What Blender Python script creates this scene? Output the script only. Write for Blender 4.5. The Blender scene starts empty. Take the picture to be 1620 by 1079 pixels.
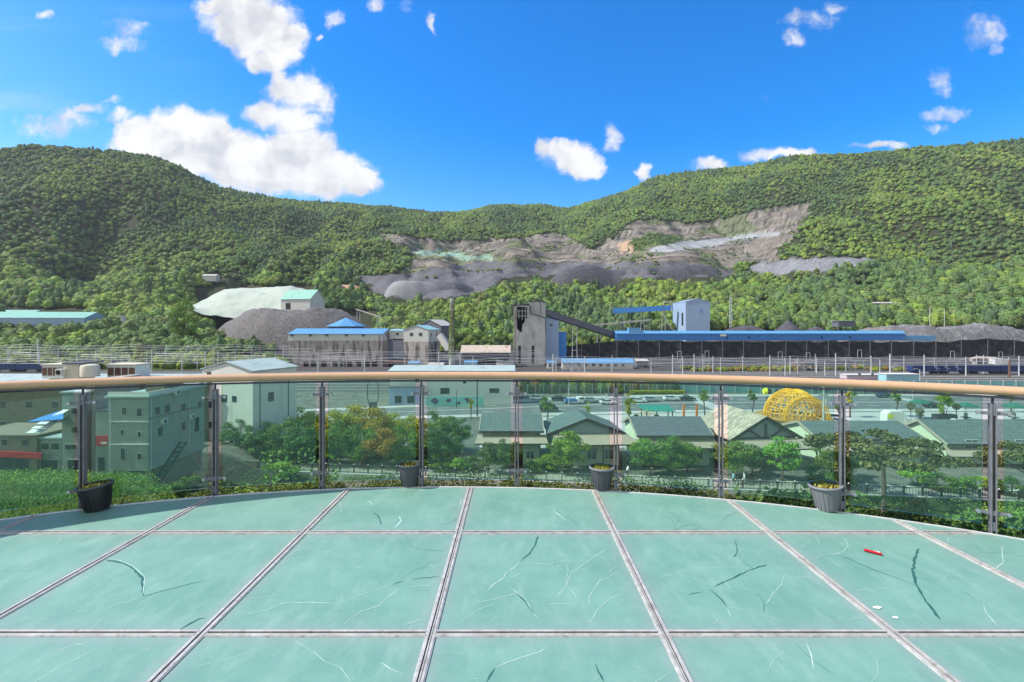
import bpy, math, random
import numpy as np
from mathutils import Vector, Matrix
R = math.radians
scn = bpy.context.scene
col = scn.collection
# ---------------------------------------------------------------- camera, sky, sun, exposure
F, CX, CY, H = 767.0, 813.0, 515.0, 1.67          # survey of the photo: focal (px), vanishing point, eye height
cam = bpy.data.objects.new('camera', bpy.data.cameras.new('camera')); col.objects.link(cam)
cam.location = (0, 0, H); cam.rotation_euler = (R(90), 0, 0)
cam.data.lens = F/1620*36; cam.data.sensor_width = 36
cam.data.shift_x = -3/1620; cam.data.shift_y = -24.5/1620
cam.data.clip_start = 0.05; cam.data.clip_end = 6000
scn.camera = cam
SUN_EL, SUN_AZ = 47.0, -94.0                        # azimuth clockwise from +Y
sd = bpy.data.lights.new('sun', 'SUN'); sd.energy = 5.0; sd.angle = R(0.55); sd.color = (1.0, 0.95, 0.86)
sun = bpy.data.objects.new('sun', sd); col.objects.link(sun)
sv = Vector((math.sin(R(SUN_AZ))*math.cos(R(SUN_EL)), math.cos(R(SUN_AZ))*math.cos(R(SUN_EL)), math.sin(R(SUN_EL))))
sun.rotation_euler = sv.to_track_quat('Z', 'Y').to_euler()
sun.location = (-40, 10, 60)
scn.view_settings.view_transform = 'Standard'; scn.view_settings.look = 'None'
scn.view_settings.gamma = 1.0; scn.view_settings.exposure = 0.45
scn.cycles.max_bounces = 7; scn.cycles.diffuse_bounces = 3; scn.cycles.glossy_bounces = 3
scn.cycles.transparent_max_bounces = 24; scn.cycles.caustics_reflective = False; scn.cycles.caustics_refractive = False
scn.cycles.sample_clamp_indirect = 6.0
scn.cycles.use_denoising = True
try:
    scn.cycles.denoiser = 'OPENIMAGEDENOISE'; scn.cycles.denoising_input_passes = 'RGB_ALBEDO_NORMAL'
except Exception: pass

def newmat(name):
    m = bpy.data.materials.new(name); m.use_nodes = True
    nt = m.node_tree; nt.nodes.clear()
    return m, nt
class NT:
    def __init__(s, nt): s.nt = nt
    def n(s, t, **k):
        x = s.nt.nodes.new(t)
        for a, b in k.items():
            if a == 'ins':
                for i, v in b.items():
                    if isinstance(v, bpy.types.NodeSocket): s.nt.links.new(v, x.inputs[i])
                    else: x.inputs[i].default_value = v
            else: setattr(x, a, b)
        return x
    def math(s, op, a, b=0.0, c=None, clamp=False):
        d = {0: a, 1: b}
        if c is not None: d[2] = c
        return s.n('ShaderNodeMath', operation=op, use_clamp=clamp, ins=d).outputs[0]
    def vec(s, op, a, b=(0, 0, 0)):
        x = s.n('ShaderNodeVectorMath', operation=op, ins={0: a, 1: b})
        return x.outputs['Value'] if op in ('DOT_PRODUCT', 'LENGTH') else x.outputs[0]
    def mix(s, fac, a, b, blend='MIX'):
        x = s.n('ShaderNodeMix', data_type='RGBA', blend_type=blend)
        for i, v in ((0, fac), (6, a), (7, b)):
            if isinstance(v, bpy.types.NodeSocket): s.nt.links.new(v, x.inputs[i])
            else: x.inputs[i].default_value = v if i == 0 else (tuple(v)+(1,))[:4]
        return x.outputs[2]
    def noise(s, vec, scale, detail=4, rough=.55):
        x = s.n('ShaderNodeTexNoise', ins={'Vector': vec, 'Scale': scale, 'Detail': detail, 'Roughness': rough})
        return x.outputs
    def sstep(s, v, lo, hi):
        x = s.n('ShaderNodeMapRange', interpolation_type='SMOOTHSTEP', ins={0: v, 1: lo, 2: hi, 3: 0.0, 4: 1.0})
        return x.outputs[0]

w = bpy.data.worlds.new('World'); scn.world = w; w.use_nodes = True
wt = w.node_tree; wt.nodes.clear(); W = NT(wt)
sky = W.n('ShaderNodeTexSky', sky_type='NISHITA', sun_disc=False, sun_elevation=R(SUN_EL), sun_rotation=R(SUN_AZ),
          altitude=300, air_density=1.0, dust_density=0.9, ozone_density=3.0)
hs = W.n('ShaderNodeHueSaturation', ins={'Hue': 0.507, 'Saturation': 1.52, 'Value': 1.95, 'Color': sky.outputs[0]})
tc = W.n('ShaderNodeTexCoord')
sp = W.n('ShaderNodeSeparateXYZ', ins={0: tc.outputs['Generated']})
yy = W.math('MAXIMUM', sp.outputs[1], 0.02)
uv = W.n('ShaderNodeCombineXYZ', ins={0: W.math('DIVIDE', sp.outputs[0], yy), 1: W.math('DIVIDE', sp.outputs[2], yy), 2: 0.0}).outputs[0]
wn = W.noise(uv, 9.0, 3, .5)
wn2 = W.noise(uv, 34.0, 5, .6)
warp = W.vec('MULTIPLY', W.vec('SUBTRACT', wn[1], (.5, .5, .5)), (.055, .04, 0))
warp2 = W.vec('MULTIPLY', W.vec('SUBTRACT', wn2[1], (.5, .5, .5)), (.03, .026, 0))
uvw = W.vec('ADD', W.vec('ADD', uv, warp), warp2)
# cumulus clouds: bearing/height of each lobe (photo survey), half sizes, weight
CL = [(345,12,38,14,.9),(400,40,62,52,1.3),(445,70,40,38,1.2),(425,98,38,18,1.0),(335,30,30,22,.35),
      (468,145,46,24,.9),(430,178,50,20,.85),(500,165,24,36,.5),(470,190,42,20,.9),(440,120,14,20,.6),
      (275,195,42,26,1.2),(215,205,40,24,1.0),(250,225,78,34,1.3),(320,235,85,42,1.4),(400,255,82,42,1.4),(470,235,60,34,1.3),
      (500,275,80,34,1.4),(565,285,34,22,1.2),(430,290,60,18,1.0),(190,182,22,14,.6),(330,200,40,26,1.1),
      (75,195,48,20,.32),(105,180,20,10,.45),(140,170,24,7,.4),(190,70,30,12,.3),(198,48,26,14,.33),(75,22,14,8,.5),(175,157,16,5,.3),
      (525,32,14,14,.6),(500,60,5,4,.5),(682,30,7,13,.35),(645,10,8,10,.3),(600,10,10,7,.2),
      (905,246,44,24,1.1),(930,262,30,20,1.1),(870,238,24,16,.9),(968,220,12,20,.55),(1017,272,10,14,.6),
      (1240,245,60,9,.8),(1190,250,22,8,.5),(1120,258,28,8,.6),(1390,232,34,6,.6),(1280,32,30,12,.34),(1262,58,16,15,.45),(1320,12,14,8,.3),
      (1562,48,28,20,.42),(1575,72,10,10,.3),(1487,128,16,20,.3),(1495,182,30,13,.42),(1487,205,18,7,.25)]
acc = None
for (px, py, rx, ry, wgt) in CL:
    d = W.vec('MULTIPLY', W.vec('SUBTRACT', uvw, ((px-CX)/F, (CY-py)/F, 0)), (F/rx/1.15, F/ry/1.15, 0))
    b = W.math('MULTIPLY', W.math('SUBTRACT', 1.0, W.vec('DOT_PRODUCT', d, d)), wgt)
    acc = b if acc is None else W.math('MAXIMUM', acc, b)
acc = W.math('MAXIMUM', acc, -0.5)
fb = W.noise(uvw, 22.0, 9, .62)[0]
dens = W.math('ADD', acc, W.math('MULTIPLY', W.math('SUBTRACT', fb, .5), 2.1))
mask = W.math('MULTIPLY', W.math('POWER', W.sstep(dens, -.28, .72), 1.35), W.sstep(sp.outputs[1], .02, .1))
cs = W.noise(W.vec('ADD', uvw, (3.1, 1.7, 0)), 11.0, 6, .55)[0]
ccol = W.mix(W.sstep(cs, .40, .68), (7.4, 7.4, 7.45), (4.9, 5.1, 5.6))
# thin high veil, upper left
vv = W.n('ShaderNodeMapping', ins={'Vector': uv, 'Rotation': (0, 0, .22), 'Scale': (1.0, 9.0, 1.0)})
veil = W.math('MULTIPLY', W.sstep(W.noise(vv.outputs[0], 2.2, 5, .5)[0], .48, .8), W.math('MULTIPLY', W.sstep(sp.outputs[0], -.35, -.75), .22))
skyc = W.mix(veil, hs.outputs[0], (6.0, 6.6, 7.2))
bk = W.noise(tc.outputs['Generated'], 2.3, 6, .6)[0]          # unseen white cloud added behind the terrace as neutral fill light
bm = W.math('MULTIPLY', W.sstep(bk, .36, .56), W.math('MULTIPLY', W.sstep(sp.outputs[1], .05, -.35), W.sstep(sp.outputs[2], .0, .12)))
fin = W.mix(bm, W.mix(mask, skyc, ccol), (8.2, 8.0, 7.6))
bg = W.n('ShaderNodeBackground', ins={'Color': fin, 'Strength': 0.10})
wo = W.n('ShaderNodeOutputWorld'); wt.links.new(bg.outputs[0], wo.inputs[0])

# ---------------------------------------------------------------- helpers
def wx(px, Y): return (px-CX)/F*Y
def wz(py, Y): return H-(py-CY)/F*Y
def P(px, py, Y): return Vector((wx(px, Y), Y, wz(py, Y)))
MATS = {}
def mat(name, c, rough=.8, metal=0.0, var=.22, scale=1.2, bump=0.0, bscale=None, stain=None, streak=False, corr=0.0, corr_axis='X', stain_lo=.5, stain_hi=.68, stain_scale=.6, rnd=0.0, spec=.4):
    if name in MATS: return MATS[name]
    m, nt = newmat(name); N = NT(nt)
    o = N.n('ShaderNodeTexCoord').outputs['Object']
    v = o
    n1 = N.noise(v, scale, 6, .62)[0]
    n2 = N.noise(v, scale*7, 3, .6)[0]
    f = N.math('ADD', N.math('MULTIPLY', n1, .65), N.math('MULTIPLY', n2, .35))
    f = N.n('ShaderNodeMapRange', ins={0: f, 1: .3, 2: .7, 3: 0.0, 4: 1.0}).outputs[0]
    lo = tuple(x*(1-var) for x in c); hi = tuple(min(1, x*(1+var)) for x in c)
    cc = N.mix(f, lo, hi)
    if stain is not None:
        mp = N.n('ShaderNodeMapping', ins={'Vector': o, 'Scale': (1, 1, .18) if streak else (1, 1, 1)}).outputs[0]
        s = N.noise(mp, stain_scale, 7, .66)[0]
        cc = N.mix(N.sstep(s, stain_lo, stain_hi), cc, stain)
    if rnd:
        oi = N.n('ShaderNodeObjectInfo').outputs['Random']
        cc = N.mix(1.0, cc, N.n('ShaderNodeCombineXYZ', ins={0: N.math('ADD', 1-rnd, N.math('MULTIPLY', oi, 2*rnd)), 1: N.math('ADD', 1-rnd*.6, N.math('MULTIPLY', oi, rnd*1.2)), 2: 1.0}).outputs[0], 'MULTIPLY')
    bs = N.n('ShaderNodeBsdfPrincipled', ins={'Base Color': cc, 'Roughness': rough, 'Metallic': metal})
    bs.inputs['Specular IOR Level'].default_value = spec
    nrm = None
    if bump:
        bt = N.noise(o, bscale or scale*6, 6, .65)[0]
        nrm = N.n('ShaderNodeBump', ins={'Strength': bump, 'Distance': .05, 'Height': bt}).outputs[0]
    if corr:
        wv = N.n('ShaderNodeTexWave', wave_type='BANDS', bands_direction=corr_axis, ins={'Vector': o, 'Scale': corr}).outputs[1]
        k = {'Strength': .6, 'Distance': .06, 'Height': wv}
        if nrm: k['Normal'] = nrm
        nrm = N.n('ShaderNodeBump', ins=k).outputs[0]
    if nrm: nt.links.new(nrm, bs.inputs['Normal'])
    out = N.n('ShaderNodeOutputMaterial'); nt.links.new(bs.outputs[0], out.inputs[0])
    MATS[name] = m
    return m
def tile_mat(name, c, c2, mortar, bw=.9, bh=.35, rough=.75, axes='XY', ms=.03):
    if name in MATS: return MATS[name]
    m, nt = newmat(name); N = NT(nt)
    o = N.n('ShaderNodeTexCoord').outputs['Object']
    s = N.n('ShaderNodeSeparateXYZ', ins={0: o})
    a = {'X': 0, 'Y': 1, 'Z': 2}
    v = N.n('ShaderNodeCombineXYZ', ins={0: s.outputs[a[axes[0]]], 1: s.outputs[a[axes[1]]], 2: 0.0}).outputs[0]
    b = N.n('ShaderNodeTexBrick', ins={'Vector': v, 'Color1': (*c, 1), 'Color2': (*c2, 1), 'Mortar': (*mortar, 1), 'Scale': 1.0, 'Mortar Size': ms, 'Brick Width': bw, 'Row Height': bh, 'Bias': 0.0})
    n = N.noise(o, 1.6, 6, .6)[0]
    cc = N.mix(N.n('ShaderNodeMapRange', ins={0: n, 1: .3, 2: .7, 3: 0.0, 4: .5}).outputs[0], b.outputs[0], tuple(x*.6 for x in c))
    bp = N.n('ShaderNodeBump', ins={'Strength': .5, 'Distance': .03, 'Height': N.math('SUBTRACT', 1.0, b.outputs[1])}).outputs[0]
    bs = N.n('ShaderNodeBsdfPrincipled', ins={'Base Color': cc, 'Roughness': rough, 'Normal': bp})
    out = N.n('ShaderNodeOutputMaterial'); nt.links.new(bs.outputs[0], out.inputs[0])
    MATS[name] = m
    return m
def glass_mat(name, tint, dirt_haze=.06, dirt_haze_col=(.25, .5, .42)):
    m, nt = newmat(name); N = NT(nt)
    tr = N.n('ShaderNodeBsdfTransparent', ins={'Color': (*tint, 1)})
    gl = N.n('ShaderNodeBsdfGlossy', ins={'Color': (.9, 1, .97, 1), 'Roughness': .015})
    df = N.n('ShaderNodeBsdfDiffuse', ins={'Color': (*dirt_haze_col, 1)})  # teal film: dirt plus haze and reflection put into the colour
    fr = N.n('ShaderNodeFresnel', ins={'IOR': 1.45}).outputs[0]
    o = N.n('ShaderNodeTexCoord').outputs['Object']
    dn = N.noise(N.n('ShaderNodeMapping', ins={'Vector': o, 'Scale': (1, 1, .35)}).outputs[0], 5.0, 6, .6)[0]
    m1 = N.n('ShaderNodeMixShader', ins={0: fr, 1: tr.outputs[0], 2: gl.outputs[0]})
    m2 = N.n('ShaderNodeMixShader', ins={0: N.math('MULTIPLY', dn, dirt_haze*2), 1: m1.outputs[0], 2: df.outputs[0]})
    out = N.n('ShaderNodeOutputMaterial'); nt.links.new(m2.outputs[0], out.inputs[0])
    MATS[name] = m
    return m
def leaf_mat(name, c, c2=None, trans=.3, rnd=.12):
    if name in MATS: return MATS[name]
    m, nt = newmat(name); N = NT(nt)
    at = N.n('ShaderNodeAttribute', attribute_name='tint').outputs['Fac']
    c2 = c2 or (c[0]*1.7, c[1]*1.35, c[2]*1.1)
    cc = N.mix(at, tuple(x*.62 for x in c), c2)
    oi = N.n('ShaderNodeObjectInfo').outputs['Random']
    cc = N.n('ShaderNodeHueSaturation', ins={'Hue': N.math('ADD', .5-rnd*.2, N.math('MULTIPLY', oi, rnd*.4)), 'Saturation': 1.0, 'Value': N.math('ADD', 1-rnd, N.math('MULTIPLY', oi, 2*rnd)), 'Color': cc}).outputs[0]
    d = N.n('ShaderNodeBsdfPrincipled', ins={'Base Color': cc, 'Roughness': .6}); d.inputs['Specular IOR Level'].default_value = .25
    t = N.n('ShaderNodeBsdfTranslucent', ins={'Color': cc})
    x = N.n('ShaderNodeMixShader', ins={0: trans, 1: d.outputs[0], 2: t.outputs[0]})
    out = N.n('ShaderNodeOutputMaterial'); nt.links.new(x.outputs[0], out.inputs[0])
    MATS[name] = m
    return m

class MB:
    def __init__(s): s.v = []; s.f = []; s.m = []
    def add(s, vs, fs, mi=0):
        o = len(s.v); s.v += [tuple(v) for v in vs]
        for f in fs: s.f.append(tuple(i+o for i in f)); s.m.append(mi)
        return s
    def box(s, cx, cy, cz, sx, sy, sz, rz=0, mi=0, ax=None):
        M = Matrix.Rotation(rz, 3, 'Z') if ax is None else ax
        vs = []
        for dx, dy, dz in ((-1,-1,-1),(1,-1,-1),(1,1,-1),(-1,1,-1),(-1,-1,1),(1,-1,1),(1,1,1),(-1,1,1)):
            v = M @ Vector((dx*sx/2, dy*sy/2, dz*sz/2)); vs.append((v.x+cx, v.y+cy, v.z+cz))
        return s.add(vs, [(0,3,2,1),(4,5,6,7),(0,1,5,4),(1,2,6,5),(2,3,7,6),(3,0,4,7)], mi)
    def quad(s, pts, mi=0): return s.add(pts, [tuple(range(len(pts)))], mi)
    def extrude(s, ring, off, mi=0):                       # closed ring pushed by a vector
        n = len(ring); off = Vector(off)
        vs = [Vector(p) for p in ring]+[Vector(p)+off for p in ring]
        return s.add(vs, [tuple(range(n))[::-1], tuple(range(n, 2*n))]+[(i, (i+1) % n, n+(i+1) % n, n+i) for i in range(n)], mi)
    def tube(s, pts, r, n=8, mi=0, sy=1.0, closed=False):
        pts = [Vector(p) for p in pts]; k = len(pts); rs = r if isinstance(r, (list, tuple)) else [r]*k
        o = len(s.v); vs = []
        for i, p in enumerate(pts):
            if closed: t = pts[(i+1) % k]-pts[i-1]
            else: t = pts[min(i+1, k-1)]-pts[max(i-1, 0)]
            t.normalize()
            a = t.cross(Vector((0, 0, 1)))
            if a.length < .05: a = Vector((1, 0, 0))
            a.normalize(); b = a.cross(t)
            for j in range(n):
                an = 2*math.pi*j/n
                vs.append(p+a*math.cos(an)*rs[i]+b*math.sin(an)*rs[i]*sy)
        fs = []
        for i in range(k if closed else k-1):
            i2 = (i+1) % k
            for j in range(n): fs.append((i*n+j, i*n+(j+1) % n, i2*n+(j+1) % n, i2*n+j))
        if not closed: fs += [tuple(range(n))[::-1], tuple((k-1)*n+j for j in range(n))]
        return s.add(vs, fs, mi)
    def lathe(s, prof, n=24, c=(0, 0, 0), mi=0):
        vs = []; fs = []
        for r, z in prof:
            for j in range(n):
                a = 2*math.pi*j/n; vs.append((c[0]+r*math.cos(a), c[1]+r*math.sin(a), c[2]+z))
        for i in range(len(prof)-1):
            for j in range(n): fs.append((i*n+j, i*n+(j+1) % n, (i+1)*n+(j+1) % n, (i+1)*n+j))
        return s.add(vs, fs, mi)
    def build(s, name, mats, parent=None, smooth=False, bevel=0):
        me = bpy.data.meshes.new(name); me.from_pydata(s.v, [], s.f)
        if not isinstance(mats, (list, tuple)): mats = [mats]
        for m in mats: me.materials.append(m)
        if len(mats) > 1: me.polygons.foreach_set('material_index', s.m)
        if smooth:
            me.polygons.foreach_set('use_smooth', [True]*len(me.polygons))
            try: me.set_sharp_from_angle(angle=R(40))
            except Exception: pass
        me.update()
        o = bpy.data.objects.new(name, me); col.objects.link(o)
        if parent: o.parent = parent
        if bevel:
            b = o.modifiers.new('bevel', 'BEVEL'); b.width = bevel; b.segments = 2; b.limit_method = 'ANGLE'
        return o
def tag(o, label=None, cat=None, group=None, kind=None):
    if label: o['label'] = label
    if cat: o['category'] = cat
    if group: o['group'] = group
    if kind: o['kind'] = kind
    return o
def thing(name, label, cat, loc=(0, 0, 0), rz=0.0, group=None):
    o = bpy.data.objects.new(name, None); col.objects.link(o); o.location = loc; o.rotation_euler = (0, 0, rz)
    o.empty_display_size = .2
    return tag(o, label, cat, group)
def copy_tree(o, parent=None):
    c = o.copy(); col.objects.link(c)
    if parent: c.parent = parent
    for ch in [x for x in KIDS.get(o.name, [])]: copy_tree(ch, c)
    return c
KIDS = {}
def learn(o):                                              # remember the children of a prototype for copy_tree
    KIDS[o.name] = list(o.children)
    for c in o.children: learn(c)
    return o

# ---------------------------------------------------------------- noise + terrain height
def vnoise(x, y, seed=0):
    xi = np.floor(x).astype(np.int64); yi = np.floor(y).astype(np.int64)
    xf = x-xi; yf = y-yi
    def h(a, b):
        n = (a*374761393+b*668265263+seed*1442695041) & 0x7fffffff
        n = ((n ^ (n >> 13))*1274126177) & 0x7fffffff
        return ((n ^ (n >> 16)) & 0xffff)/65535.0
    sx = xf*xf*(3-2*xf); sy = yf*yf*(3-2*yf)
    return (h(xi, yi)*(1-sx)+h(xi+1, yi)*sx)*(1-sy)+(h(xi, yi+1)*(1-sx)+h(xi+1, yi+1)*sx)*sy-.5
def fbm(x, y, o=4, seed=0):
    r = 0; a = 1.0
    for i in range(o): r = r+a*vnoise(x*2**i, y*2**i, seed+i); a *= .5
    return r
def sst(v, a, b):
    t = np.clip((v-a)/(b-a), 0, 1); return t*t*(3-2*t)
EX = np.array([-5.6,-5.0,-4.42,-3.945,-2.935,-1.69,-.447,.851,1.362,2.02,2.44,3.378,3.987,4.6,5.3])
EY = np.array([3.35,3.82,4.17,4.417,4.71,4.927,5.04,4.946,4.816,4.608,4.495,4.13,3.79,3.35,2.70])
EC = np.polyfit(EX, EY, 4)
def edge(x): return np.polyval(EC, np.clip(x, -6, 5.6))
SKY = [(-700,225),(-500,228),(-250,234),(-60,244),(0,237),(60,226),(100,226),(160,232),(220,240),(270,252),(310,275),(350,293),(400,303),(470,312),(530,317),(600,322),(650,327),(690,334),(740,328),(785,316),(820,320),(850,318),(890,326),(930,315),(985,297),(1040,273),(1100,264),(1150,262),(1200,252),(1250,243),(1310,240),(1380,235),(1450,229),(1520,225),(1590,218),(1620,214),(1800,205),(2000,215),(2300,240)]
LV = {  # px : ridge distance, then (distance, y) rising from the valley floor
 -700:(640,[(250,583),(300,525),(380,455),(470,370),(560,285)]),
 0:(740,[(250,583),(320,532),(420,468),(540,380),(650,295)]),
 100:(770,[(250,583),(320,532),(420,468),(550,380),(670,290)]),
 250:(800,[(250,583),(330,528),(430,472),(570,400),(690,315)]),
 400:(950,[(250,583),(335,532),(440,478),(610,412),(790,352)]),
 600:(1150,[(250,583),(345,530),(460,458),(630,405),(870,355)]),
 700:(1250,[(250,583),(345,530),(460,455),(630,408),(910,370)]),
 890:(1350,[(250,583),(345,530),(460,448),(630,410),(1000,370)]),
 1000:(1200,[(250,583),(345,530),(460,448),(620,405),(900,350)]),
 1150:(1100,[(250,583),(345,530),(460,448),(620,400),(850,333)]),
 1250:(980,[(250,583),(345,530),(460,446),(600,390),(780,318)]),
 1400:(860,[(250,583),(345,528),(460,446),(580,376),(720,303)]),
 1620:(800,[(250,583),(345,526),(450,440),(560,362),(680,283)]),
 2400:(760,[(250,583),(345,520),(440,430),(540,350),(640,275)])}
LP = sorted(LV)
def _sm(a, k=7):
    pad = np.r_[[a[0]]*k, a, [a[-1]]*k]; ker = np.hanning(2*k+1); ker /= ker.sum()
    return np.convolve(pad, ker, 'valid')
TG = np.arange(-700, 2401, 4.0)
SKYG = _sm(np.interp(TG, [a for a, b in SKY], [b for a, b in SKY]), 5)
def lvl(f): return _sm(np.interp(TG, LP, [f(LV[p]) for p in LP]), 12)
KY = [lvl(lambda t, k=k: t[1][k][0]) for k in range(5)]+[lvl(lambda t: t[0])]
Kz = [lvl(lambda t, k=k: t[1][k][1]) for k in range(5)]+[SKYG+6.5]
KZ = [H-(Kz[k]-CY)/F*KY[k] for k in range(6)]
BROWN = [(598,368),(650,374),(700,382),(760,380),(830,376),(870,366),(905,378),(935,394),(965,380),(985,362),(1000,350),(1040,347),(1090,354),(1130,350),(1180,338),(1230,328),(1288,320),(1275,350),(1243,385),(1228,412),(1165,420),(1150,434),(860,434),(780,432),(700,440),(640,446),(640,430),(655,415),(645,398),(610,384)]
COALH = [(568,441),(655,436),(690,432),(850,424),(1060,424),(1165,436),(1150,448),(1000,449),(860,449),(800,456),(760,474),(700,486),(630,486),(590,474)]
COAL = [(568,437),(655,430),(690,424),(760,414),(850,416),(1000,414),(1060,417),(1130,418),(1165,430),(1150,436),(1000,440),(860,436),(800,440),(760,462),(700,474),(630,474),(590,462)]
SLAB = [(1032,392),(1060,384),(1140,377),(1180,371),(1231,367),(1233,372),(1150,382),(1140,388),(1050,399),(1026,399)]
SLAB2 = [(1165,432),(1215,414),(1290,409),(1365,406),(1392,416),(1380,426),(1200,434)]
SLABW = [(1015,402),(1050,380),(1235,360),(1240,376),(1150,392),(1050,408)]
NETG = [(648,398),(700,397),(750,402),(778,405),(778,411),(730,409),(690,404),(650,404)]
TAN = [(530,450),(575,449),(572,468),(540,468)]
TAN2 = [(975,384),(1000,378),(1006,398),(982,402)]
SCRUB = [(1000,378),(1030,370),(1085,376),(1070,384),(1030,392),(1005,396)]
def inpoly(px, py, poly):
    r = np.zeros(px.shape, bool); n = len(poly)
    for i in range(n):
        x1, y1 = poly[i]; x2, y2 = poly[i-1]
        if y1 == y2: continue
        c = ((y1 > py) != (y2 > py)) & (px < (x2-x1)*(py-y1)/(y2-y1)+x1)
        r ^= c
    return r
def pxy(X, Y, Z):
    Ys = np.maximum(Y, 1.0)
    return CX+X/Ys*F, CY-(Z-H)/Ys*F
def FENCE_Y(X): return 66.5-(X)*0.128                    # footpath line running obliquely through the valley
def hill(X, Y):
    px = np.clip(CX+X/np.maximum(Y, 1)*F, -690, 2390)
    ky = [np.interp(px, TG, a) for a in KY]; kz = [np.interp(px, TG, a) for a in KZ]
    z = kz[0].copy()
    for k in range(5):
        t = np.clip((Y-ky[k])/(ky[k+1]-ky[k]), 0, 1); z = z+(kz[k+1]-kz[k])*t
    beyond = np.maximum(Y-ky[5], 0); z = z-beyond*.35
    amp = sst(Y, 300, 430)
    rid = 1-.75*sst(Y, ky[5]-160, ky[5]-10)
    z = z+amp*rid*(fbm(X/95, Y/150, 4, 3)*34+(-np.abs(fbm(X/60+.2*Y/60, Y/260, 2, 9)))*24)
    # ravine between the left spur and the big hill
    g = np.exp(-((px-(150-(Y-500)*.0+ (Y-560)*.35))/46)**2)*sst(Y, 430, 520)*(1-sst(Y, 640, 720)); z = z-34*g
    py = CY-(z-H)/np.maximum(Y, 1)*F
    m = inpoly(px, py, BROWN) & ~inpoly(px, py, SLABW)
    q = z/17.0+fbm(X/70, Y/70, 2, 5)*.6; fr = q-np.floor(q)
    z = np.where(m, z+17*(sst(fr, .35, .95)-fr)*.75+fbm(X/9, Y/9, 3, 4)*3.0, z)
    return z
def zt(X, Y):
    X = np.asarray(X, float); Y = np.asarray(Y, float)
    u = X/np.maximum(Y, 8)
    s = Y-edge(np.clip(X, -6, 5.5))-.25
    lat = np.maximum(np.maximum(-5.8-X, X-5.3), 0)
    s = np.maximum(s, lat*.9)
    sl = .30+.13*sst(u, -.80, -.58)-.05*sst(u, .75, 1.0)
    bank = -.22-sl*np.maximum(s, 0)+fbm(X/3, Y/3, 3, 1)*.25*sst(s, .5, 4)
    fy = FENCE_Y(X)
    fl = -19.5-2.6*(1-sst(Y, fy-4.5, fy-1.2))+2.5*sst(-X, 36, 44)*(1-sst(Y, 75, 115))
    z = np.maximum(bank, fl)
    h = hill(X, Y)
    return np.where(Y > 245, np.maximum(h, -19.6), z)
def zt1(X, Y): return float(zt(np.array([X]), np.array([Y]))[0])

rows = np.concatenate([np.linspace(-30, 2, 26), np.linspace(2.4, 30, 100), np.linspace(31, 244, 130), np.linspace(246, 700, 300), np.linspace(704, 1600, 190)])
us = np.linspace(-1.75, 1.75, 640)
YY, UU = np.meshgrid(rows, us, indexing='ij')
XX = UU*np.where(YY > 30, YY, 30+0*YY)
ZZ = zt(XX, YY)
nr, nc = XX.shape
me = bpy.data.meshes.new('terrain')
me.vertices.add(nr*nc); me.vertices.foreach_set('co', np.stack([XX, YY, ZZ], -1).astype(np.float32).ravel())
idx = np.arange(nr*nc).reshape(nr, nc)
q = np.stack([idx[:-1, :-1], idx[:-1, 1:], idx[1:, 1:], idx[1:, :-1]], -1).reshape(-1, 4)
me.loops.add(q.size); me.loops.foreach_set('vertex_index', q.ravel().astype(np.int32))
me.polygons.add(len(q)); me.polygons.foreach_set('loop_start', (np.arange(len(q))*4).astype(np.int32))
me.polygons.foreach_set('use_smooth', np.ones(len(q), bool))
me.update(calc_edges=True)
pX, pY = pxy(XX, YY, ZZ)
C = np.zeros((nr, nc, 3)); C[:] = (.035, .042, .02)
jx = fbm(XX/12, YY/12, 3, 21)*14; jy = fbm(XX/12, YY/12, 3, 31)*7
far = YY > 246
def paint(poly, c, cond): C[inpoly(pX+jx, pY+jy, poly) & cond] = c
flat = (YY > 30) & (YY <= 246); C[flat] = (.15, .15, .125)
C[(YY <= 62) & (ZZ > -22.05)] = (.035, .06, .018); C[YY < 7] = (.028, .024, .016); C[(YY > 30) & (YY < 72) & (XX < -26)] = (.05, .055, .045)
gy = far & (YY < 345) & (pX > 420); C[gy] = (.06, .06, .065); C[(YY > 222) & (YY <= 250)] = (.075, .072, .07); C[(YY > 228) & (YY < 262) & (pX < 455)] = (.05, .075, .02)
paint(BROWN, (.178, .158, .135), far)
C[inpoly(pX+jx, pY+jy, BROWN) & far & (fbm(XX/30, YY/14+ZZ/4, 3, 91) > .12)] = (.11, .102, .092)
mm = inpoly(pX+jx, pY+jy, BROWN) & (fbm(XX/40, YY/40, 3, 55) > .22); C[mm] = (.115, .13, .075)
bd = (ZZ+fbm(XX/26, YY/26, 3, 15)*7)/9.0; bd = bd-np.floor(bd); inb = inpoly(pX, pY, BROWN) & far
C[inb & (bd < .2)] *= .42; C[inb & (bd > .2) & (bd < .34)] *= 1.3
paint(COAL, (.105, .104, .115), far & (YY > 380))
C[inpoly(pX, pY, SLAB) & far] = (.26, .275, .285); paint(SLAB2, (.17, .175, .19), far)
paint(NETG, (.19, .29, .235), far); paint(TAN, (.42, .27, .17), far); paint(TAN2, (.32, .225, .15), far); paint(SCRUB, (.06, .09, .03), far)
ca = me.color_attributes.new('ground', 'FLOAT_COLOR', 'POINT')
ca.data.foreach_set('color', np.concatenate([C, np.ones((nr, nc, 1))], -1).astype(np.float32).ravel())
m, nt = newmat('ground_cover'); N = NT(nt)
ac = N.n('ShaderNodeAttribute', attribute_name='ground').outputs['Color']
gp = N.n('ShaderNodeNewGeometry').outputs['Position']
n1 = N.noise(gp, .35, 8, .7)[0]; n2 = N.noise(gp, 3.5, 5, .7)[0]; n3 = N.noise(gp, .05, 5, .6)[0]
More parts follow.
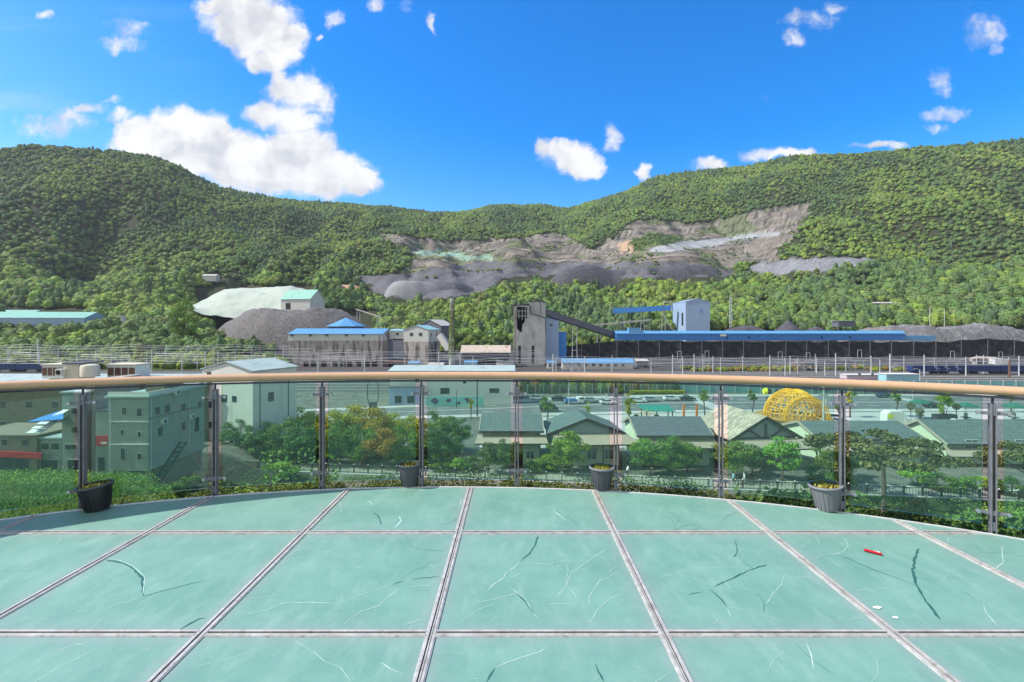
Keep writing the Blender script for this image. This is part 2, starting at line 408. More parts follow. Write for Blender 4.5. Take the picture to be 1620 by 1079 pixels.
v = N.math('ADD', N.math('ADD', N.math('MULTIPLY', n1, 1.9), N.math('MULTIPLY', n2, 1.1)), N.math('MULTIPLY', n3, .8))
v = N.math('MAXIMUM', N.math('SUBTRACT', v, .88), .2)
cc = N.mix(1.0, ac, N.n('ShaderNodeCombineXYZ', ins={0: v, 1: v, 2: v}).outputs[0], 'MULTIPLY')
bp = N.n('ShaderNodeBump', ins={'Strength': .8, 'Distance': 1.2, 'Height': N.math('ADD', n1, N.math('MULTIPLY', n2, .12))}).outputs[0]
bs = N.n('ShaderNodeBsdfPrincipled', ins={'Base Color': cc, 'Roughness': .95, 'Normal': bp}); bs.inputs['Specular IOR Level'].default_value = .15
out = N.n('ShaderNodeOutputMaterial'); nt.links.new(bs.outputs[0], out.inputs[0])
me.materials.append(m)
ter = bpy.data.objects.new('ground', me); col.objects.link(ter); tag(ter, kind='structure')
# ---------------------------------------------------------------- glass terrace floor
rng = random.Random(7)
M_STEEL = mat('floor_strip_steel', (.45, .435, .405), rough=.45, metal=.2, var=.35, scale=9, stain=(.21, .19, .165), stain_scale=14, stain_lo=.5, stain_hi=.8)
M_STEELD = mat('floor_strip_groove', (.075, .066, .058), rough=.7, var=.3, scale=20)
M_LIP = mat('floor_strip_lip', (.56, .55, .52), rough=.45, metal=.3, var=.3, scale=18, stain=(.34, .31, .28), stain_scale=20)
m, nt = newmat('frosted_floor_glass'); N = NT(nt)
o_ = N.n('ShaderNodeNewGeometry').outputs['Position']
a = N.noise(o_, 1.9, 9, .72)[0]; b = N.noise(N.n('ShaderNodeMapping', ins={'Vector': o_, 'Scale': (1, .35, 1), 'Rotation': (0, 0, .5)}).outputs[0], 9.0, 7, .7)[0]
cc = N.mix(N.sstep(a, .32, .68), (.115, .255, .205), (.16, .315, .258))
cc = N.mix(N.math('MULTIPLY', N.sstep(b, .46, .74), .6), cc, (.215, .36, .31))
vo = N.n('ShaderNodeTexVoronoi', ins={'Vector': o_, 'Scale': 11.0}).outputs[0]
cc = N.mix(N.math('MULTIPLY', N.sstep(vo, .075, .03), .55), cc, (.34, .46, .42))
ed = N.n('ShaderNodeAttribute', attribute_name='edge').outputs['Fac']; en = N.noise(o_, 7.0, 6, .7)[0]
cc = N.mix(N.math('MULTIPLY', ed, N.n('ShaderNodeMapRange', ins={0: en, 1: .3, 2: .7, 3: .25, 4: 1.0}).outputs[0]), cc, (.22, .27, .26))
ld = N.noise(o_, .55, 4, .6)[0]; cc = N.mix(N.math('MULTIPLY', N.sstep(ld, .45, .7), .35), cc, (.17, .30, .255))
bs = N.n('ShaderNodeBsdfPrincipled', ins={'Base Color': cc, 'Roughness': N.math('ADD', .38, N.math('MULTIPLY', b, .3))}); bs.inputs['Specular IOR Level'].default_value = .45
gu = N.noise(o_, 60.0, 4, .6)[0]
nt.links.new(N.n('ShaderNodeBump', ins={'Strength': .12, 'Distance': .01, 'Height': gu}).outputs[0], bs.inputs['Normal'])
out = N.n('ShaderNodeOutputMaterial'); nt.links.new(bs.outputs[0], out.inputs[0]); M_FG = m
M_EDGE = mat('floor_glass_edge', (.05, .25, .19), rough=.3, var=.2, scale=8)
M_CRK = mat('crack_dark', (.022, .105, .095), rough=.8, var=.3, scale=30)
M_CRW = mat('crack_white', (.46, .60, .56), rough=.7, var=.25, scale=30)
COLX = [-8.0, -6.72, -5.45, -4.20, -2.95, -1.69, -.447, .812, 2.058, 3.27, 4.48, 5.7, 6.9]
ROWY = [-4.97, -3.71, -2.44, -1.18, .085, 1.355, 2.625, 3.905, 5.18]
floor = thing('terrace_floor', None, None); floor['kind'] = 'structure'
def dk(px, py): Y = F*H/(py-CY); return ((px-CX)/F*Y, Y)
D = [([(168,886),(182,888),(195,891),(205,896),(213,901),(219,908),(226,914),(224,922),(227,930),(225,936),(227,943)],.017,0),
 ([(171,884),(190,887),(208,895),(221,905),(229,914),(228,926),(226,941)],.006,1),
 ([(225,944),(262,934),(300,924),(326,918)],.006,0),([(110,985),(150,968),(190,955),(225,945)],.004,1),
 ([(285,996),(300,987),(316,979),(325,978),(345,970)],.017,0),([(591,811),(597,815),(600,820),(602,826),(604,830)],.016,0),
 ([(851,848),(848,858),(843,868),(838,876),(830,882),(824,888)],.013,0),([(824,888),(815,896),(806,903),(800,908),(797,914),(780,925),(768,937)],.009,1),([(806,903),(800,910)],.012,0),
 ([(816,937),(824,945),(833,953),(838,962),(848,975)],.012,0),([(808,930),(818,938),(832,950),(840,965),(851,979)],.006,1),
 ([(621,925),(640,920)],.008,0),([(650,918),(670,914),(696,912)],.008,0),([(540,955),(560,945),(590,934),(621,925)],.004,1),
 ([(1130,928),(1145,921),(1158,916),(1170,909),(1190,901),(1213,893)],.012,0),([(1121,932),(1132,940),(1142,949),(1150,962)],.010,0),([(1088,941),(1110,937)],.006,0),([(1150,962),(1157,977)],.008,1),
 ([(1455,868),(1449,877),(1446,888),(1445,905),(1448,922),(1456,936),(1470,957),(1488,980),(1508,1000)],.018,0),
 ([(1320,877),(1345,885),(1370,896),(1400,908),(1430,919),(1448,927)],.007,0),([(1350,935),(1400,931),(1430,936),(1452,940)],.004,1),
 ([(1163,855),(1166,866),(1165,876),(1160,882)],.008,0),([(1174,889),(1186,896),(1193,901)],.005,0),([(1119,883),(1140,880),(1160,882),(1174,889)],.004,1),
 ([(128,857),(150,849),(180,840)],.006,0),([(770,1079),(776,1068),(783,1057)],.012,0),([(942,1050),(946,1062),(955,1079)],.012,0),([(783,1057),(805,1047),(855,1031),(868,1022)],.006,1),
 ([(1520,935),(1532,940),(1545,951)],.005,0),([(1240,911),(1236,925),(1222,940),(1212,957)],.005,1),([(1240,911),(1258,914),(1285,913)],.005,1),
 ([(540,990),(570,968),(600,958),(632,930)],.007,1),([(383,973),(420,966),(445,955),(490,953),(530,955)],.007,1),([(460,933),(475,930)],.004,1),
 ([(880,945),(893,930),(905,905),(930,888),(960,868)],.006,1),([(845,892),(870,893),(890,887),(910,891)],.006,1),([(876,893),(880,890)],.01,0),([(930,960),(932,945),(938,935),(950,918),(980,905)],.006,1),
 ([(865,956),(885,955),(906,956)],.006,1),([(602,1048),(618,1059),(636,1065)],.012,1),([(876,808),(885,815),(895,823)],.013,1),([(582,792),(586,795),(590,799)],.016,1),([(631,817),(635,824),(630,829),(624,836)],.014,1),
 ([(929,1003),(934,985),(945,965),(965,948),(985,938)],.005,1),([(1262,820),(1290,830),(1310,838)],.005,1),([(1335,850),(1342,862),(1335,872),(1320,877),(1300,878),(1288,884)],.006,1),
 ([(1275,1017),(1283,1035),(1287,1060)],.008,1),([(1223,1017),(1228,1030)],.009,1),([(1562,790),(1578,810)],.008,1),([(1585,865),(1587,890),(1575,900)],.007,1),([(1555,955),(1560,970),(1578,990)],.006,1),
 ([(730,790),(728,800)],.01,1),([(1038,815),(1050,800)],.005,1),([(770,788),(785,792),(800,795)],.006,1),([(690,810),(735,805),(780,795),(800,790)],.004,1)]
for pts in [(540,990,632,930)]: pass
rc = random.Random(4)
for i in range(46):                                        # forked hairline cracks
    X0 = rc.uniform(-4.8, 4.8); Y0 = rc.uniform(1.8, 4.9); a0 = rc.choice([.45, .6, 2.2, rc.uniform(0, 3.1)]); kd = rc.choice([2, 2, 2, 3])
    def walk(x, y, a, L, wd, depth):
        p = [(x, y)]
        for k in range(int(L/.05)):
            a += rc.uniform(-.35, .35); x += math.cos(a)*.05; y += math.sin(a)*.05; p.append((x, y))
            if depth and rc.random() < .14: walk(x, y, a+rc.choice((-1, 1))*rc.uniform(.5, 1.1), L*.5, wd*.7, depth-1)
        if len(p) > 1: D.append((p, wd, kd))
    walk(X0, Y0, a0, rc.uniform(.15, .7), rc.choice([.002, .003, .0035]), 2)
for i in range(190):
    X0 = rc.uniform(-4.5, 4.6); Y0 = rc.uniform(1.9, 4.9); a0 = rc.choice([.4, .5, .6, rc.uniform(0, 3.1)]); L = rc.choice([.04, .07, .12, .3]); p = []
    for k in range(5):
        p.append((X0, Y0)); a0 += rc.uniform(-.3, .3); X0 += math.cos(a0)*L/4; Y0 += math.sin(a0)*L/4
    D.append((p, rc.choice([.002, .003, .003, .005]), 2))
PANES = {}
def strip(mb, pts, w_, z, mi, r_):
    pts = [Vector((p[0], p[1], 0)) for p in pts]; fine = [pts[0]]
    for a_, b_ in zip(pts, pts[1:]):
        n_ = max(1, int((b_-a_).length/.035))
        for k in range(1, n_+1):
            q_ = a_.lerp(b_, k/n_); d_ = (b_-a_).normalized(); q_ = q_+Vector((-d_.y, d_.x, 0))*r_.gauss(0, min(w_*.35, .0032))*(k < n_); fine.append(q_)
    L_, R_ = [], []
    for i_, p_ in enumerate(fine):
        t_ = (fine[min(i_+1, len(fine)-1)]-fine[max(i_-1, 0)]).normalized(); n_ = Vector((-t_.y, t_.x, 0))
        e_ = .15 if i_ in (0, len(fine)-1) else r_.uniform(.45, 1.15)
        L_.append(p_+n_*w_/2*e_+Vector((0, 0, z))); R_.append(p_-n_*w_/2*e_+Vector((0, 0, z)))
    o_ = len(mb.v); k = len(fine); mb.add(L_+R_, [(i_, k+i_, k+i_+1, i_+1) for i_ in range(k-1)], mi)
def pane_of(X, Y):
    for i in range(len(COLX)-1):
        for j in range(len(ROWY)-1):
            if COLX[i] <= X < COLX[i+1] and ROWY[j] <= Y < ROWY[j+1]: return i, j
    return None
crk = {}
for pts, wd, kd in D:
    gp_ = pts if kd >= 2 else [dk(*p) for p in pts]
    gp_ = [p for p in gp_]
    cx = sum(p[0] for p in gp_)/len(gp_); cy = sum(p[1] for p in gp_)/len(gp_)
    k = pane_of(cx, cy)
    if k:
        i, j = k
        gp_ = [p for p in gp_ if COLX[i]+.03 < p[0] < COLX[i+1]-.03 and ROWY[j]+.03 < p[1] < min(ROWY[j+1]-.03, float(edge(p[0]))-.03)]
        if len(gp_) > 1: crk.setdefault(k, []).append((gp_, wd*(1 if kd in (0, 3) else .62), 1 if kd in (0, 3) else 2))
g = .027
LIM = lambda x: float(edge(x))-.02
for i in range(len(COLX)-1):
    for j in range(len(ROWY)-1):
        x0, x1, y0, y1 = COLX[i]+g, COLX[i+1]-g, ROWY[j]+g, ROWY[j+1]-g
        if x0 < -5.6 or x1 > 5.4: 
            if y1 > 2.6: continue
        xs = [x0+(x1-x0)*k/14 for k in range(15)]
        top = [(x, min(y1, LIM(x))) for x in xs]
        good = [t for t in top if t[1] > y0+.03]
        if len(good) < 2: continue
        ring = [(good[0][0], y0, 0), (good[-1][0], y0, 0)]+[(x, y, 0) for x, y in good[::-1]]
        mb = MB(); mb.extrude([(a_, b_, -.022) for a_, b_, c_ in ring], (0, 0, .0205), 0); eg = [0.0]*len(mb.v)
        xg = np.linspace(good[0][0], good[-1][0], 30); V = []
        for x in xg:
            yt = min(y1, LIM(x)); yt = max(yt, y0+.02)
            for t_ in np.linspace(0, 1, 30)**1.0:
                y = y0+(yt-y0)*t_; V.append((x, y, 0)); dd = min(x-x0, x1-x, y-y0, y1-y); eg.append(math.exp(-max(dd, 0)/.055))
        mb.add(V, [(q_*30+w_, (q_+1)*30+w_, (q_+1)*30+w_+1, q_*30+w_+1) for q_ in range(29) for w_ in range(29)], 0)
        for s_, (p_, wd, mi) in enumerate(crk.get((i, j), [])): strip(mb, p_, wd, .0012+.00006*s_, mi, rng)
        o = mb.build('floor_pane', [M_FG, M_CRK, M_CRW], floor); eg += [0.0]*(len(mb.v)-len(eg)); at = o.data.attributes.new('edge', 'FLOAT', 'POINT'); at.data.foreach_set('value', eg)
# steel joint strips (groove between two pale lips), long ones unbroken
def joint(mb, a_, b_):
    a_ = Vector(a_); b_ = Vector(b_); d_ = (b_-a_); L = d_.length; d_.normalize(); n_ = Vector((-d_.y, d_.x, 0)); rz = math.atan2(d_.y, d_.x); c_ = (a_+b_)/2
    mb.box(c_.x, c_.y, -.016, L, .05, .012, rz, 1)
    for s_ in (-1, 1):
        q_ = c_+n_*s_*.0165; mb.box(q_.x, q_.y, .0045, L, .014, .009, rz, 0)
        q_ = c_+n_*s_*.0262; mb.box(q_.x, q_.y, .003, L, .005, .006, rz, 2)
    mb.box(c_.x, c_.y, -.004, L, .008, .012, rz, 0)
for k, x in enumerate(COLX[1:-1]):
    mb = MB(); joint(mb, (x, -4.9, 0), (x, (LIM(x) if -5.6 < x < 5.4 else 2.5)-.002, 0)); mb.build('joint_strip', [M_STEEL, M_STEELD, M_LIP], floor)
for k, y in enumerate(ROWY[1:-1]):
    for i in range(len(COLX)-1):
        x0, x1 = COLX[i]+.029, COLX[i+1]-.029
        while x0 < x1 and LIM(x0) < y+.03: x0 += .02
        while x1 > x0 and LIM(x1) < y+.03: x1 -= .02
        if (COLX[i] < -5.6 or COLX[i+1] > 5.4) and y > 2.5: continue
        if x1-x0 < .06: continue
        mb = MB(); joint(mb, (x0, y, 0), (x1, y, 0)); mb.build('joint_strip', [M_STEEL, M_STEELD, M_LIP], floor)
# rim and slab below
M_RIM = mat('rim_aluminium', (.62, .62, .60), rough=.45, metal=.2, var=.2, scale=14)
M_CONC = mat('concrete', (.30, .30, .29), rough=.9, var=.3, scale=2, bump=.3, stain=(.12, .12, .12), streak=True)
ex = np.linspace(-5.6, 5.35, 90)
mb = MB()
for a_, b_ in zip(ex, ex[1:]):
    p = [(a_, edge(a_)-.018), (b_, edge(b_)-.018), (b_, edge(b_)+.004), (a_, edge(a_)+.004)]
    mb.add([(x, y, z) for z in (-.10, .006) for x, y in p], [(4, 5, 6, 7), (2, 3, 7, 6), (0, 1, 5, 4)])
mb.build('floor_rim', M_RIM, floor)
ring = [(-8, -5, -.2), (7, -5, -.2), (7, 2.5, -.2), (5.35, 2.6, -.2)]+[(x, float(edge(x))-.03, -.2) for x in ex[::-1]]+[(-8, 3.2, -.2)]
mb = MB(); mb.extrude(ring, (0, 0, .172)); mb.build('slab', M_CONC, floor)

# ---------------------------------------------------------------- glass railing
PX = [-6.35, -5.7, -4.88, -3.95, -2.95, -1.97, -.965, .03, 1.035, 2.01, 2.96, 3.86, 4.62, 5.3]
M_POST = mat('railing_post_steel', (.20, .205, .235), rough=.42, metal=.35, var=.12, scale=6, stain=(.13, .13, .15), stain_scale=5)
M_DARK = mat('dark_steel', (.045, .045, .055), rough=.5, metal=.3, var=.2, scale=8)
M_CHR = mat('brushed_steel', (.55, .56, .58), rough=.28, metal=.9, var=.1, scale=20)
M_RAIL = mat('handrail_wood_resin', (.50, .31, .185), rough=.38, var=.10, scale=5, bump=.04, spec=.5)
M_GL = glass_mat('railing_glass', (.79, .95, .895), .014, (.28, .55, .46))
rail = thing('glass_railing', 'curved terrace balustrade of green glass panes with grey posts and a tan round handrail', 'railing')
def pedge(x): return Vector((x, float(edge(x))+.055 if -5.7 < x < 5.4 else float(edge(x))-.3, 0))
posts = [pedge(x) for x in PX]
hx = np.linspace(PX[0], PX[-1], 110)
hp = [pedge(x)+Vector((0, 0, 1.148)) for x in hx]
MB().tube(hp, .0385, 20).build('handrail', M_RAIL, rail, True)
mb = MB()
for a_, b_ in zip(hp, hp[1:]):
    d_ = b_-a_; c_ = (a_+b_)/2; mb.box(c_.x, c_.y, 1.094, d_.length+.002, .05, .014, math.atan2(d_.y, d_.x))
mb.build('rail_channel', M_DARK, rail)
for i, p in enumerate(posts):
    t = (posts[min(i+1, len(posts)-1)]-posts[max(i-1, 0)]).normalized(); rz = math.atan2(t.y, t.x)
    pe = bpy.data.objects.new('post', None); col.objects.link(pe); pe.parent = rail; pe.location = p; pe.rotation_euler = (0, 0, rz); pe.empty_display_size = .1
    mb = MB()
    for s_ in (-1, 1): mb.box(s_*.0145, .0, .375, .009, .085, 1.33)
    for z in (1.0, -.2, .06): mb.box(0, 0, z, .0195, .07, .07)
    for z in (.02, .075):
        for s_ in (-1, 1): mb.tube([(s_*.018, -.0, z), (s_*.025, -.0, z)], .008, 10)
    mb.build('upright', M_POST, pe, bevel=.002)
    MB().tube([(0, 0, 1.0), (0, 0, 1.09)], .009, 10).build('rod', M_DARK, pe, True)
    for z in (.965, .165):
        mb = MB(); mb.box(0, -.02, z, .20, .014, .026)
        for s_ in (-1, 1): mb.tube([(s_*.092, -.03, z), (s_*.092, -.012, z)], .016, 16)
        mb.box(0, -.02, z, .046, .03, .04)
        mb.build('bracket', M_POST, pe, bevel=.003)
        for s_ in (-1, 1): MB().tube([(s_*.092, -.042, z), (s_*.092, -.031, z)], .0125, 16).build('bolt', M_CHR, pe, True)
for a_, b_ in zip(posts, posts[1:]):
    d_ = (b_-a_); L = d_.length; d_.normalize(); c_ = (a_+b_)/2
    o = MB().box(0, 0, .585, L-.125, .010, 1.03).build('glass_pane', M_GL, rail, bevel=.002)
    o.location = c_; o.rotation_euler = (0, 0, math.atan2(d_.y, d_.x))

# ---------------------------------------------------------------- planters and litter
M_POT = mat('grey_pot_plastic', (.075, .08, .095), rough=.5, var=.12, scale=8)
M_POTL = mat('pale_grey_pot_plastic', (.17, .175, .195), rough=.5, var=.12, scale=8)
M_POTD = mat('black_pot_plastic', (.018, .02, .024), rough=.35, var=.12, scale=8)
M_SOIL = mat('dry_soil', (.08, .055, .035), rough=1, var=.5, scale=40, bump=.8)
M_SUC = leaf_mat('succulent_leaf', (.33, .34, .05), (.62, .58, .14), .2)
M_RIMP = mat('pot_rim_worn', (.22, .23, .26), rough=.45, var=.2, scale=15)
def pot(px, py, label, bodym, rimm, rr, h, amount, tilt=(0, 0)):
    X, Y = dk(px, py)
    t = thing('flower_pot', label, 'flower pot', (X, Y, .008), group='plant pots along the railing'); t.rotation_euler = (tilt[0], tilt[1], rng.uniform(0, 3))
    mb = MB(); rb = rr*.66
    mb.lathe([(0.001, 0), (rb, 0), (rb*1.01, .012), (rr*.93, h*.90), (rr*.94, h), (rr*.88, h), (rr*.86, h*.88), (rr*.80, h*.80)], 40)
    for k in range(20):
        a_ = k*math.pi/10; mb.box(math.cos(a_)*rr*.80, math.sin(a_)*rr*.80, h*.45, .004, .012, h*.78, 0, 0, Matrix.Rotation(a_, 3, 'Z') @ Matrix.Rotation(math.atan(rr*.27/h), 3, 'Y'))
    mb.build('pot', bodym, t, True)
    MB().lathe([(rr*.93, h*.93), (rr*1.03, h*.93), (rr*1.05, h*.97), (rr*1.03, h), (rr*.93, h)], 40).build('rim', rimm, t, True)
    mb = MB(); mb.lathe([(0.001, h*.84), (rr*.4, h*.845), (rr*.83, h*.83)], 30); mb.build('soil', M_SOIL, t, True)
    mb = MB(); r_ = random.Random(px)
    for k in range(int(amount)):
        a_ = r_.uniform(0, 6.28); q_ = r_.uniform(0, .75)**.8*rr; hh = r_.uniform(.01, .05)
        c_ = Vector((math.cos(a_)*q_, math.sin(a_)*q_, h*.85)); tip = c_+Vector((r_.uniform(-.03, .03), r_.uniform(-.03, .03), hh)); s_ = Vector((r_.uniform(-1, 1), r_.uniform(-1, 1), .2)).normalized()*r_.uniform(.006, .014)
        mb.quad([c_, c_+s_+(tip-c_)*.5, tip, c_-s_+(tip-c_)*.5])
    o = mb.build('plant', M_SUC, t); at = o.data.attributes.new('tint', 'FLOAT', 'POINT'); at.data.foreach_set('value', np.repeat(np.random.RandomState(1).rand(len(o.data.vertices)//4), 4).astype(np.float32))
pot(155, 806, 'wide black plastic pot with dry yellowed plant at the left end of the railing', M_POTD, M_POT, .138, .225, 140, (0, R(-7)))
pot(648, 768.5, 'narrow dark grey pot with tiny green plant, second pot from the left', M_POT, M_POT, .118, .225, 160)
pot(952, 774, 'dark grey pot filled with yellow-green succulents beside the central post', M_POT, M_RIMP, .125, .225, 420)
pot(1309, 806, 'pale grey ribbed pot half filled with yellow succulents, rightmost of the pots', M_POTL, M_RIMP, .135, .22, 300, (0, R(5)))
X, Y = dk(1381, 876)
t = thing('lighter', 'small red stick-shaped object lying on the cracked floor glass', 'litter', (X, Y, .002), R(-42))
M_RED = mat('red_plastic', (.42, .012, .02), rough=.25, var=.1, scale=30); M_WH = mat('white_paper', (.75, .75, .72), rough=.8, var=.1, scale=30)
MB().tube([(-.055, 0, .010), (-.05, 0, .011), (.045, 0, .011), (.055, 0, .010)], [.004, .010, .010, .005], 12).build('body', M_RED, t, True)
mb = MB(); mb.box(.032, 0, .0215, .02, .008, .002); mb.box(.012, .003, .0215, .01, .006, .002); mb.build('marking', M_WH, t)
for (px, py, lb) in ((1388, 962, 'torn scrap of white paper stuck beside the steel floor joint'), (1412, 976, 'smaller white paper scrap lying right of the torn one')):
    X, Y = dk(px, py); mb = MB(); r_ = random.Random(px)
    big = 1.0 if px < 1400 else .5
    for k in range(3 if big == 1 else 1):
        cx, cy = r_.uniform(-.035, .035)*big, r_.uniform(-.008, .008); n_ = 8
        ring = [(cx+math.cos(6.28*i/n_)*r_.uniform(.012, .026)*(1 if big == 1 else .8), cy+math.sin(6.28*i/n_)*r_.uniform(.006, .016), .001+.0006*k+r_.uniform(0, .0015)) for i in range(n_)]
        mb.extrude(ring, (0, 0, .0012))
    o = mb.build('paper_scrap', M_WH); o.location = (X, Y, .001); tag(o, lb, 'litter')
# ---------------------------------------------------------------- foliage builders
def ico(sub):
    t = (1+5**.5)/2
    v = [Vector(p).normalized() for p in ((-1,t,0),(1,t,0),(-1,-t,0),(1,-t,0),(0,-1,t),(0,1,t),(0,-1,-t),(0,1,-t),(t,0,-1),(t,0,1),(-t,0,-1),(-t,0,1))]
    f = [(0,11,5),(0,5,1),(0,1,7),(0,7,10),(0,10,11),(1,5,9),(5,11,4),(11,10,2),(10,7,6),(7,1,8),(3,9,4),(3,4,2),(3,2,6),(3,6,8),(3,8,9),(4,9,5),(2,4,11),(6,2,10),(8,6,7),(9,8,1)]
    for _ in range(sub):
        c = {}; nf = []
        def mid(a, b):
            k = (min(a, b), max(a, b))
            if k not in c: v.append(((v[a]+v[b])/2).normalized()); c[k] = len(v)-1
            return c[k]
        for a, b, d in f:
            x, y, z = mid(a, b), mid(b, d), mid(d, a); nf += [(a, x, z), (b, y, x), (d, z, y), (x, y, z)]
        f = nf
    return np.array([list(p) for p in v]), np.array(f)
def leafquads(C, size, rs, up=.35, nrm=None):
    n = len(C); nv = rs.normal(size=(n, 3)); nv[:, 2] += up*1.5
    if nrm is not None: nv = nv*.7+nrm*1.2
    nv /= np.linalg.norm(nv, axis=1)[:, None]+1e-9
    a = np.cross(nv, rs.normal(size=(n, 3))); a /= np.linalg.norm(a, axis=1)[:, None]+1e-9
    b = np.cross(nv, a); s = size*rs.uniform(.6, 1.3, (n, 1))
    V = np.stack([C-a*s, C-b*s*.62, C+a*s, C+b*s*.62], 1).reshape(-1, 3)
    return V
def crown_far(seed, sub, nl, ls):
    """rounded or pointed broadleaf crown of unit radius: lumpy core plus leaf clumps"""
    rs = np.random.RandomState(seed)
    v, f = ico(sub); d = 1+.30*fbm(v[:, 0]*2.1+seed, v[:, 1]*2.1+v[:, 2]*1.7, 3, seed)*1.6
    v = v*d[:, None]*np.array([.92, .92, .95]); v[:, 2] = np.where(v[:, 2] < 0, v[:, 2]*.75, v[:, 2])
    q = rs.normal(size=(nl, 3)); q[:, 2] = np.abs(q[:, 2])*1.0-.35; q /= np.linalg.norm(q, axis=1)[:, None]
    L = leafquads(q*rs.uniform(.82, 1.12, (nl, 1)), ls, rs, .3, q)
    return v, f, L
def merge_forest(name, pos, scl, tmpl, cols, label, cat, matr):
    rs = np.random.RandomState(11)
    Vs, T, Q, CC = [], [], [], []; off = 0
    which = rs.randint(0, len(tmpl), len(pos)); ang = rs.uniform(0, 6.28, len(pos))
    for k, (v, f, L) in enumerate(tmpl):
        s = which == k; n = s.sum()
        if not n: continue
        base = np.concatenate([v, L]); nvv, nl = len(v), len(L)//4
        c, sn = np.cos(ang[s]), np.sin(ang[s])
        x = base[None, :, 0]*c[:, None]-base[None, :, 1]*sn[:, None]; y = base[None, :, 0]*sn[:, None]+base[None, :, 1]*c[:, None]
        z = np.repeat(base[None, :, 2], n, 0)
        V = np.stack([x, y, z], -1)*scl[s][:, None, :]+pos[s][:, None, :]
        Vs.append(V.reshape(-1, 3))
        o = off+np.arange(n)*len(base)
        T.append((f[None]+o[:, None, None]).reshape(-1, 3))
        lq = nvv+np.arange(nl*4).reshape(nl, 4); Q.append((lq[None]+o[:, None, None]).reshape(-1, 4))
        tint = np.concatenate([np.ones(nvv)*.86, np.repeat(rs.uniform(.78, 1.28, nl), 4)])
        CC.append((cols[s][:, None, :]*tint[None, :, None]).reshape(-1, 3))
        off += n*len(base)
    V = np.concatenate(Vs); T = np.concatenate(T); Q = np.concatenate(Q); CC = np.concatenate(CC)
    me = bpy.data.meshes.new(name); me.vertices.add(len(V)); me.vertices.foreach_set('co', V.astype(np.float32).ravel())
    me.loops.add(T.size+Q.size); me.loops.foreach_set('vertex_index', np.concatenate([T.ravel(), Q.ravel()]).astype(np.int32))
    me.polygons.add(len(T)+len(Q)); me.polygons.foreach_set('loop_start', np.concatenate([np.arange(len(T))*3, T.size+np.arange(len(Q))*4]).astype(np.int32))
    me.update(calc_edges=True)
    ca = me.color_attributes.new('leaf', 'FLOAT_COLOR', 'POINT'); ca.data.foreach_set('color', np.concatenate([CC, np.ones((len(CC), 1))], 1).astype(np.float32).ravel())
    me.materials.append(matr)
    o = bpy.data.objects.new(name, me); col.objects.link(o); tag(o, label, cat, kind='stuff')
    return o
m, nt = newmat('forest_leaves'); N = NT(nt)
ac = N.n('ShaderNodeAttribute', attribute_name='leaf').outputs['Color']
gp = N.n('ShaderNodeNewGeometry').outputs['Position']
nn = N.noise(gp, .9, 4, .7)[0]
cc = N.mix(N.sstep(nn, .35, .68), N.mix(1.0, ac, (.70, .75, .86), 'MULTIPLY'), N.mix(1.0, ac, (1.22, 1.2, 1.05), 'MULTIPLY'))
bs = N.n('ShaderNodeBsdfPrincipled', ins={'Base Color': cc, 'Roughness': .75}); bs.inputs['Specular IOR Level'].default_value = .15
tr = N.n('ShaderNodeBsdfTranslucent', ins={'Color': cc})
mx = N.n('ShaderNodeMixShader', ins={0: .18, 1: bs.outputs[0], 2: tr.outputs[0]})
out = N.n('ShaderNodeOutputMaterial'); nt.links.new(mx.outputs[0], out.inputs[0]); M_FOR = m
FOOT = [(-900,252),(0,262),(150,262),(300,268),(440,285),(520,330),(700,345),(1050,352),(1620,352),(2500,350)]
KEEP = [(308,462),(500,455),(505,500),(345,560),(340,500)]
HOLES = [BROWN, COAL, COALH, SLAB, SLAB2, NETG, TAN, [(300,468),(330,452),(500,452),(505,492),(600,492),(600,540),(340,540),(330,500)],
         [(600,446),(740,440),(748,478),(600,478)], [(1376,480),(1418,480),(1418,500),(1376,500)], [(1064,503),(1122,503),(1122,532),(1064,532)], [(0,488),(140,488),(140,532),(0,532)]]
def forest_points(n, y0, y1, seed):
    rs = np.random.RandomState(seed)
    Y = np.sqrt(rs.uniform(y0**2, y1**2, n)); u = rs.uniform(-1.42, 1.42, n); X = u*Y
    px = CX+u*F
    ok = Y > np.interp(px, [a for a, b in FOOT], [b for a, b in FOOT])
    ridge = np.interp(px, TG, KY[5]); ok &= Y < ridge+14
    X, Y, px = X[ok], Y[ok], px[ok]; Z = zt(X, Y)
    jx_ = fbm(X/12, Y/12, 3, 21)*14; jy_ = fbm(X/12, Y/12, 3, 31)*7
    py = CY-(Z-H)/Y*F
    ok = np.ones(len(X), bool)
    for h in HOLES: ok &= ~inpoly(px+jx_*.6, py+jy_*.6, h)
    # scattered bushes inside the workings, on the scrub and banks
    keep = (~ok) & (inpoly(px, py, SCRUB) | (inpoly(px, py, BROWN) & (fbm(X/30, Y/30, 3, 77) > .20) & (rs.rand(len(X)) < .5)))
    return X[ok | keep], Y[ok | keep], Z[ok | keep], keep[ok | keep]
def species(X, Y, seed):
    rs = np.random.RandomState(seed); n = len(X)
    a = fbm(X/75, Y/110, 4, 41)+rs.normal(0, .16, n); b = fbm(X/45+9, Y/60, 3, 43)+rs.normal(0, .2, n)
    pal = np.array([(.070, .105, .022), (.098, .142, .024), (.056, .088, .026), (.044, .074, .034), (.130, .170, .026), (.085, .095, .035)])
    pal = pal*.68+pal[:3].mean(0)*.32
    k = np.zeros(n, int); k[a > .12] = 1; k[a < -.12] = 2; k[b < -.34] = 3; k[b > .40] = 4; k[(b > .30) & (b <= .40)] = 5
    return pal[k]*rs.uniform(.82, 1.32, (n, 1))*1.8*np.array([.99, 1.0, 1.25])*(1+rs.normal(0, .05, (n, 3))), k
